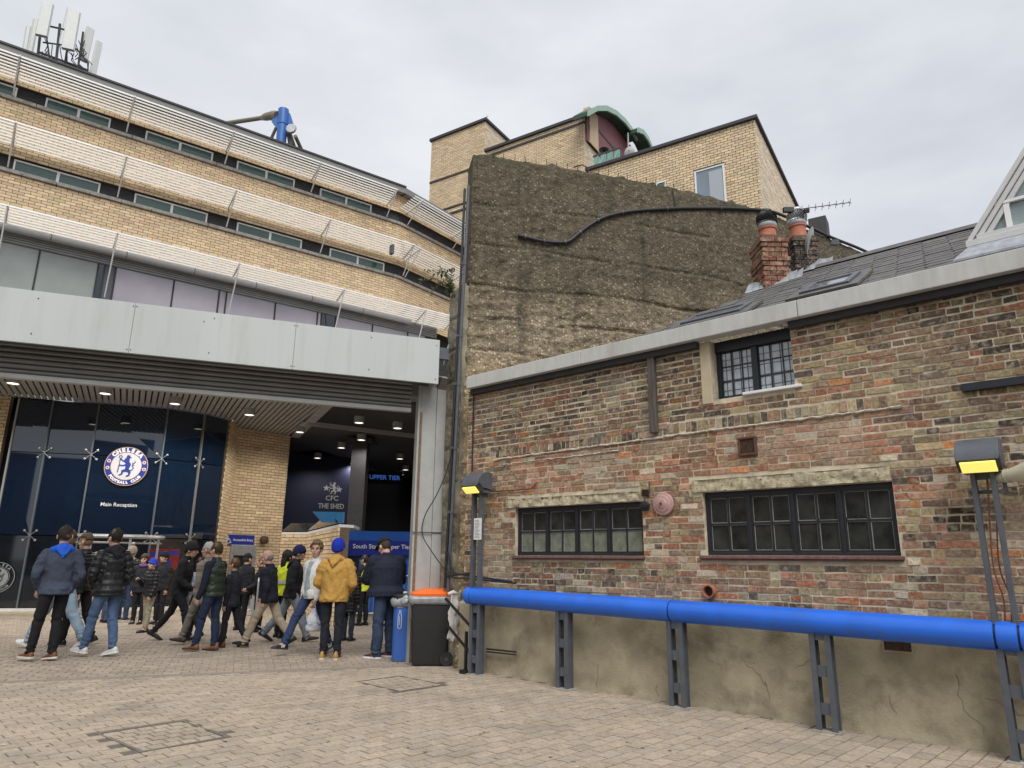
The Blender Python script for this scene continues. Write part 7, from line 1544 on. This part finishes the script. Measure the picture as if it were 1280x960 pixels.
person('broad person in a navy quilted jacket and dark cap beside the blue bin', 478, 822, 479, 671, -66, ((.06, .03, 0), (-.04, .03, 0)), ((.45, .16, 1.5, .45), (.4, .2, 1.45, .5)), dict(type='quilted', col=(.013, .016, .033), hem=.90, bulk=.05, cuff=(.012, .014, .028)), dict(col=(.035, .055, .10), kind='denim', loose=.02), dict(col=(.02, .02, .024), sole=WHITE, stripes=(.5, .06, .05)), ('cap', (.014, .016, .024)), bulk=.02, width=1.22, lean=.06, head=(-.3, .5), skin=(.58, .34, .27), twist=-.62)
person('person in a red top and black shorts standing before the entrance glass', 108, 774, 114, 690, 160, stand, ((.2, .15, .6, .2), (.2, .15, .6, .2)), dict(type='jacket', col=(.42, .03, .05), hem=.86, bulk=.01), dict(col=BLACK), dict(col=(.03, .03, .035), sole=WHITE), ('long', (.20, .13, .08)), short=True)
person('person in a dark knitted hat and dark jacket standing behind the child in blue', 196, 780, 186, 688, -160, stand, down, dict(type='jacket', col=(.018, .018, .022), hem=.82, bulk=.03), dict(col=BLACK), SBLK, ('beanie', (.016, .016, .018)), width=1.05)
person('person in a black fleece with a pale collar standing behind the bald walker', 320, 790, 322, 694, -100, stand, ((.2, .12, .9, .3), (.2, .12, .9, .3)), dict(type='jacket', col=(.015, .016, .018), hem=.84, bulk=.025), dict(col=BLACK), SBLK, ('short', (.16, .12, .08)))
person('person in a dark green parka waiting left of the revolving door', 131, 778, 128, 690, 30, stand, down, dict(type='jacket', col=(.04, .048, .034), hem=.80, bulk=.03), dict(col=(.05, .07, .12), kind='denim'), SBLK, ('short', (.05, .035, .02)), hood=(.04, .048, .034), face=False)
person('person in a purple scarf and black coat beside the knitted hat wearer', 170, 780, 171, 692, 170, stand, down, dict(type='jacket', col=(.02, .02, .026), hem=.80, bulk=.02), dict(col=BLACK), SBLK, ('long', (.05, .035, .025)), extra=dict(scarf=(.20, .10, .30)))
person('dark haired person in a pale blue shirt between the black coat and the beige coat', 241, 799, 243, 696, -60, walk2, down, dict(type='shirt', col=(.42, .48, .56), hem=.86, bulk=.006), dict(col=(.02, .022, .03)), SBLK, ('short', (.02, .015, .012)))
bpy.context.view_layer.update(); _d = bpy.context.evaluated_depsgraph_get()
_res = [(bpy.data.meshes.new_from_object(o.evaluated_get(_d)), fn, o) for o, fn in JOBS]
for me, fn, o in _res: fn(me)
for me, fn, o in _res:
    d_ = o.data; bpy.data.objects.remove(o); bpy.data.meshes.remove(d_)
# ============================================================ BINS, SACK, BARRIERS, CARRIED BAGS
def rrect(hx, hy, r, n=4):
    return [(sx*(hx-r)+r*math.cos(a0+math.pi/2*i/n), sy*(hy-r)+r*math.sin(a0+math.pi/2*i/n)) for sx, sy, a0 in ((1, 1, 0), (-1, 1, math.pi/2), (-1, -1, math.pi), (1, -1, 1.5*math.pi)) for i in range(n+1)]
def loft_rings(name, secs, m, parent, smooth_deg=40, caps=True, wob=None):
    mb = MB(); vs = []; n = len(secs[0][0])
    for ring, z, cx, cy in secs:
        for x, y in ring: vs.append((x+cx, y+cy, z+(wob() if wob else 0)))
    fs = [(i*n+j, i*n+(j+1) % n, (i+1)*n+(j+1) % n, (i+1)*n+j) for i in range(len(secs)-1) for j in range(n)]
    if caps: fs += [tuple(reversed(range(n))), tuple((len(secs)-1)*n+j for j in range(n))]
    mb.add(vs, fs); return smooth_by_angle(mb.build(name, m, parent), smooth_deg)
bp0, bp1 = gz(513, 834), gz(561, 831); bc = (bp0+bp1)/2; ba = math.degrees(math.atan2(*(bp1-bp0)[:2])); bw = np.linalg.norm(bp1-bp0)
BN = Frame(bp0, 82); H_ = dep(530, 742, bp0[1])[2]; print('bin', bp0, bw, H_)
wb = thing('wheelie_bin', 'black two wheeled bin with an orange lid and a clear liner', 'bin', BN.at(.275, .27, 0))
hx, hy = .30, .24
loft_rings('bin_body', [(rrect(hx*.80, hy*.82, .04), .02, -.01, 0), (rrect(hx*.84, hy*.85, .045), .06, -.01, 0), (rrect(hx*1.0, hy*1.0, .05), H_-.14, .0, 0), (rrect(hx*1.0, hy*1.0, .05), H_-.10, .0, 0), (rrect(hx*1.07, hy*1.07, .05), H_-.09, 0, 0), (rrect(hx*1.07, hy*1.07, .05), H_-.05, 0, 0)], M['binblack'], wb)
loft_rings('bin_liner', [(rrect(hx*1.05, hy*1.06, .05, 6), H_-.155, -.0, 0), (rrect(hx*1.10, hy*1.12, .06, 6), H_-.12, -.01, 0), (rrect(hx*1.13, hy*1.14, .06, 6), H_-.07, -.01, 0), (rrect(hx*1.1, hy*1.1, .06, 6), H_-.04, -.01, 0)], M['binbag'], wb, 70, wob=lambda: random.uniform(-.016, .016))
mb = MB(); P_ = [(-hx-.06, -.1, H_-.06), (-hx-.10, -.12, H_-.10), (-hx-.07, -.14, H_-.16)]; mb.tube(dense(P_, 4), [.05]*4+[.07]*4+[.02], 8); mb.build('liner_knot', M['binbag'], wb, smooth=True)
loft_rings('bin_lid', [(rrect(hx*1.10, hy*1.10, .06), H_-.04, .02, 0), (rrect(hx*1.12, hy*1.12, .06), H_-.005, .02, 0), (rrect(hx*1.0, hy*1.0, .06), H_+.02, .02, 0), (rrect(hx*.55, hy*.7, .05), H_+.055, .03, 0), (rrect(hx*.5, hy*.6, .05), H_+.058, .03, 0)], M['orange'], wb, 35)
mb = MB(); [mb.box(-.14+i*.09, -.10+i*.09, -hy*.6, hy*.6, H_+.03, H_+.068) for i in range(4)]; mb.build('lid_rib', M['orange'], wb, bevel=.008)
for sy in (-1, 1):
    wl_ = link('wheel', None, wb); wl_.location = (hx*.80, sy*(hy*.78+.02), .10); mb = MB(); mb.lathe([(.055, -.025), (.095, -.028), (.10, -.015), (.10, .015), (.095, .028), (.055, .025)], axis='Y', n=24); smooth_by_angle(mb.build('tyre', M['rubber'], wl_), 40)
    mb = MB(); mb.lathe([(.02, -.03), (.02, .03), (.001, .03)], axis='Y', n=10); [mb.bar((.02*math.cos(a), 0, .02*math.sin(a)), (.06*math.cos(a), 0, .06*math.sin(a)), .014, .03) for a in np.arange(0, 6.28, 6.28/6)]; mb.build('wheel_rim', M['steel'], wl_)
mb = MB(); mb.tube([(hx*.80, -hy*.8, .10), (hx*.80, hy*.8, .10)], .014, 8); mb.build('axle', M['steel'], wb)
mb = MB(); mb.tube([(hx*1.1, -hy*.6, H_-.12), (hx*1.28, -hy*.6, H_-.10), (hx*1.28, hy*.6, H_-.10), (hx*1.1, hy*.6, H_-.12)], .014, 6); mb.build('handle', M['binblack'], wb)
mb = MB(); mb.prism([(-hx*.955-.006, -.06, .62), (-hx*.955-.006, .06, .62), (-hx*.99-.006, .06, .90), (-hx*.99-.006, -.06, .90)], (-.002, 0, 0)); mb.build('orange_sticker', M['orange'], wb)
mb = MB(); [mb.prism([(-hx*.958-.009-.0012*i, y, .66), (-hx*.958-.009-.0012*i, y+.012, .66), (-hx*.985-.009-.0012*i, y+.012, .86), (-hx*.985-.009-.0012*i, y, .86)], (-.001, 0, 0)) for i, y in enumerate((-.035, -.01, .02))]; tag(mb.build('print_line', M['whitepr'], wb), kind='stuff')
# white sack hung over the back handle
ws_ = thing('plastic_sack', 'white plastic sack hanging down the back of the black bin', 'bag', BN.at(.60, -.10, 0))
nx, nz = 14, 18; V = []; 
for side_ in (0, 1):
    for j in range(nz):
        tq = j/(nz-1); z = H_+.0-tq*.62; w = .125+.03*math.sin(tq*3)-.02*(tq > .8)
        for i in range(nx):
            x = -w+2*w*i/(nx-1); V.append((x*.55+.03-.05*tq, (x*.9)+(.0), z+.025*math.sin(i*1.3)*(tq > .85)+.02*math.sin(3*x/w)))
V = np.array(V); V[:, 0] += .035*fbm(V, 7, 3); V[nx*nz:, 0] += .05*np.tile(np.sin(np.linspace(0, math.pi, nx)), nz)*np.repeat(np.linspace(.4, 1, nz), nx)+.004
f_ = [(s*nx*nz+j*nx+i, s*nx*nz+j*nx+i+1, s*nx*nz+(j+1)*nx+i+1, s*nx*nz+(j+1)*nx+i) for s in (0, 1) for j in range(nz-1) for i in range(nx-1)]+[(j*nx, nx*nz+j*nx, nx*nz+(j+1)*nx, (j+1)*nx) for j in range(nz-1)]+[(j*nx+nx-1, nx*nz+j*nx+nx-1, nx*nz+(j+1)*nx+nx-1, (j+1)*nx+nx-1) for j in range(nz-1)]
mb = MB(); mb.add(V, f_); mb.build('sack_body', M['bagwhite'], ws_, smooth=True)
mb = MB(); mb.tube([(-.1, -.02, H_+.0), (-.02, .0, H_+.025), (.05, .02, H_+.0)], [.02, .035, .02], 8); mb.build('sack_tie', M['bagwhite'], ws_, smooth=True)
# slim blue recycling bin
q0, q1 = gz(486, 827), gz(511, 828); rc = (q0+q1)/2+np.array([0, .17, 0]); Hb = dep(498, 748, rc[1]-.1)[2]; print('bluebin', q0, q1, Hb); r_ = np.linalg.norm(q1-q0)/2*1.02
rb = thing('recycling_bin', 'slim blue recycling bin with a bottle symbol beside the black bin', 'bin', T(rc[0]+.02, rc[1], 0, math.radians(8)))
loft_rings('bin_body', [(rrect(r_*.95, .19, .10, 5), .0, 0, 0), (rrect(r_*.97, .19, .10, 5), .03, 0, 0), (rrect(r_*1.0, .20, .10, 5), Hb-.10, 0, 0), (rrect(r_*1.0, .20, .10, 5), Hb, 0, 0)], M['binblue'], rb)
loft_rings('bin_base', [(rrect(r_*.99, .195, .10, 5), .0, 0, 0), (rrect(r_*.99, .195, .10, 5), .022, 0, 0)], M['steel'], rb)
loft_rings('bin_liner', [(rrect(r_*1.02, .21, .10, 6), Hb-.12, 0, 0), (rrect(r_*1.14, .23, .11, 6), Hb-.09, -.02, 0), (rrect(r_*1.16, .235, .11, 6), Hb-.03, -.03, 0), (rrect(r_*1.06, .22, .1, 6), Hb+.0, -.01, 0)], M['binbag'], rb, 70, wob=lambda: random.uniform(-.018, .018))
loft_rings('bin_lid', [(rrect(r_*1.08, .22, .10, 5), Hb+.0, .02, 0), (rrect(r_*1.1, .22, .10, 5), Hb+.04, .02, 0), (rrect(r_*.9, .19, .10, 5), Hb+.06, .02, 0)], M['binblack'], rb)
mb = MB(); mb.box(-.03, .06, -.05, .05, Hb+.061, Hb+.10); mb.build('lid_handle', M['galv'], rb, bevel=.01)
ik = Ink(); zz = .62; ik.stroke([(-.025, zz-.12), (-.025, zz+.05), (-.012, zz+.09), (-.012, zz+.13), (.012, zz+.13), (.012, zz+.09), (.025, zz+.05), (.025, zz-.12), (.0, zz-.14), (-.025, zz-.12)], .007); ik.stroke([(-.006, zz-.08), (-.006, zz+.04)], .006); ik.build('bottle_symbol', M['whitepr'], rb, Matrix.Translation((-.06, -.199, 0)))
mb = MB(); [mb.box(-.10+.018*i, -.10+.018*i+.013, -.2035, -.2025, z, z+.025) for i in range(5) for z in (.83, .79)]; tag(mb.build('print_line', M['whitepr'], rb), kind='stuff')
# struts by the first support
o = MB(); o.bar(WALL.W((-.02, -.30, .62)), WALL.W((-.42, -.42, .98)), .03, .03); o.bar(WALL.W((-.02, -.30, .28)), WALL.W((-.45, -.35, .62)), .03, .03); q = thing('brace_bars', 'two slanting black brace bars left of the first pipe support', 'braces'); o.build('brace_bar', M['black'], q)
o = MB(); o.box(-.16, -.03, -.36, -.26, 0, .05); o.box(-.1, -.07, -.33, -.29, .05, .55); q = thing('door_stop', 'small black upright bracket at the foot of the first pipe support', 'bracket', WALL.M); o.build('bracket', M['black'], q)
# crowd barriers
def barrier(label, p, q, h=1.1):
    p, q = np.array(p), np.array(q); d = q-p; L = np.linalg.norm(d[:2]); fr = Frame(p, math.degrees(math.atan2(d[0], d[1]))); b = thing('crowd_barrier', label, 'barrier', fr.M, 'galvanised crowd barriers'); z0 = .16
    mb = MB(); R_ = .08; c_ = [(0, 0, z0), (0, 0, h-R_), (.024, 0, h-.024), (R_, 0, h), (L-R_, 0, h), (L-.024, 0, h-.024), (L, 0, h-R_), (L, 0, z0), (0, 0, z0)]; mb.tube(c_, .019, 8, caps=False); smooth_by_angle(mb.build('barrier_frame', M['galv'], b), 50)
    n = int(L/.11)
    for i in range(1, n): mb = MB(); mb.tube([(L*i/n, 0, z0), (L*i/n, 0, h)], .007, 5, caps=False); mb.build('barrier_bar', M['galv'], b)
    for x in (.25, L-.25):
        mb = MB(); mb.tube([(x, -.32, .02), (x, 0, z0), (x, .32, .02)], .015, 6); mb.tube([(x, -.32, .02), (x, .32, .02)], .015, 6); mb.build('barrier_foot', M['galv'], b)
barrier('galvanised crowd barrier between the child in navy and the bald walker', gz(317, 792), gz(301, 772)+np.array([-.1, .9, 0]))
barrier('galvanised crowd barrier standing in front of the blue hoarding', gz(427, 775), gz(427, 775)+(HO.x*2.2))
# carried bags
def bag(label, top, w, h, m, tint2=None):
    t = thing('carrier_bag', label, 'bag', Matrix.Translation(top)); V = []; n, k = 14, 9
    for j in range(k):
        q = j/(k-1); rr = w*(.25+.75*min(1, q*1.7))*(1-.25*max(0, q-.8)*5*.5); z = -.05-h*q
        for i in range(n): a = 2*math.pi*i/n; V.append((rr*math.cos(a), rr*.45*math.sin(a), z))
    V = np.array(V); V[:, :2] *= (1+.22*fbm(V, 16, 2))[:, None]; mb = MB(); mb.add(V, [(i*n+j, i*n+(j+1) % n, (i+1)*n+(j+1) % n, (i+1)*n+j) for i in range(k-1) for j in range(n)]+[tuple((k-1)*n+j for j in range(n))]); mb.build('bag_body', m, t, smooth=True)
    mb = MB(); mb.tube([(-.03, 0, -.06), (-.015, 0, .0), (.015, 0, .0), (.03, 0, -.06)], .007, 5); mb.build('bag_handle', m, t)
    return t
bag('pale plastic carrier bag held by the young person in white', wpY['L']+Vector((0, 0, 0)), .12, .36, mat('pale plastic bag', (.50, .52, .55), .3, var=.3, nscale=12, bump=.6, bscale=25, dirt_or_reflection=(.10, .14, .35), dscale=7, dlo=.52, dhi=.6))
bag('clear bag with red and navy contents held by the steward in yellow', wpH['L']+Vector((0, 0, -.02)), .13, .38, mat('printed plastic bag', (.42, .42, .45), .3, var=.3, nscale=10, bump=.6, bscale=25, dirt_or_reflection=(.45, .10, .07), dscale=6, dlo=.5, dhi=.56))
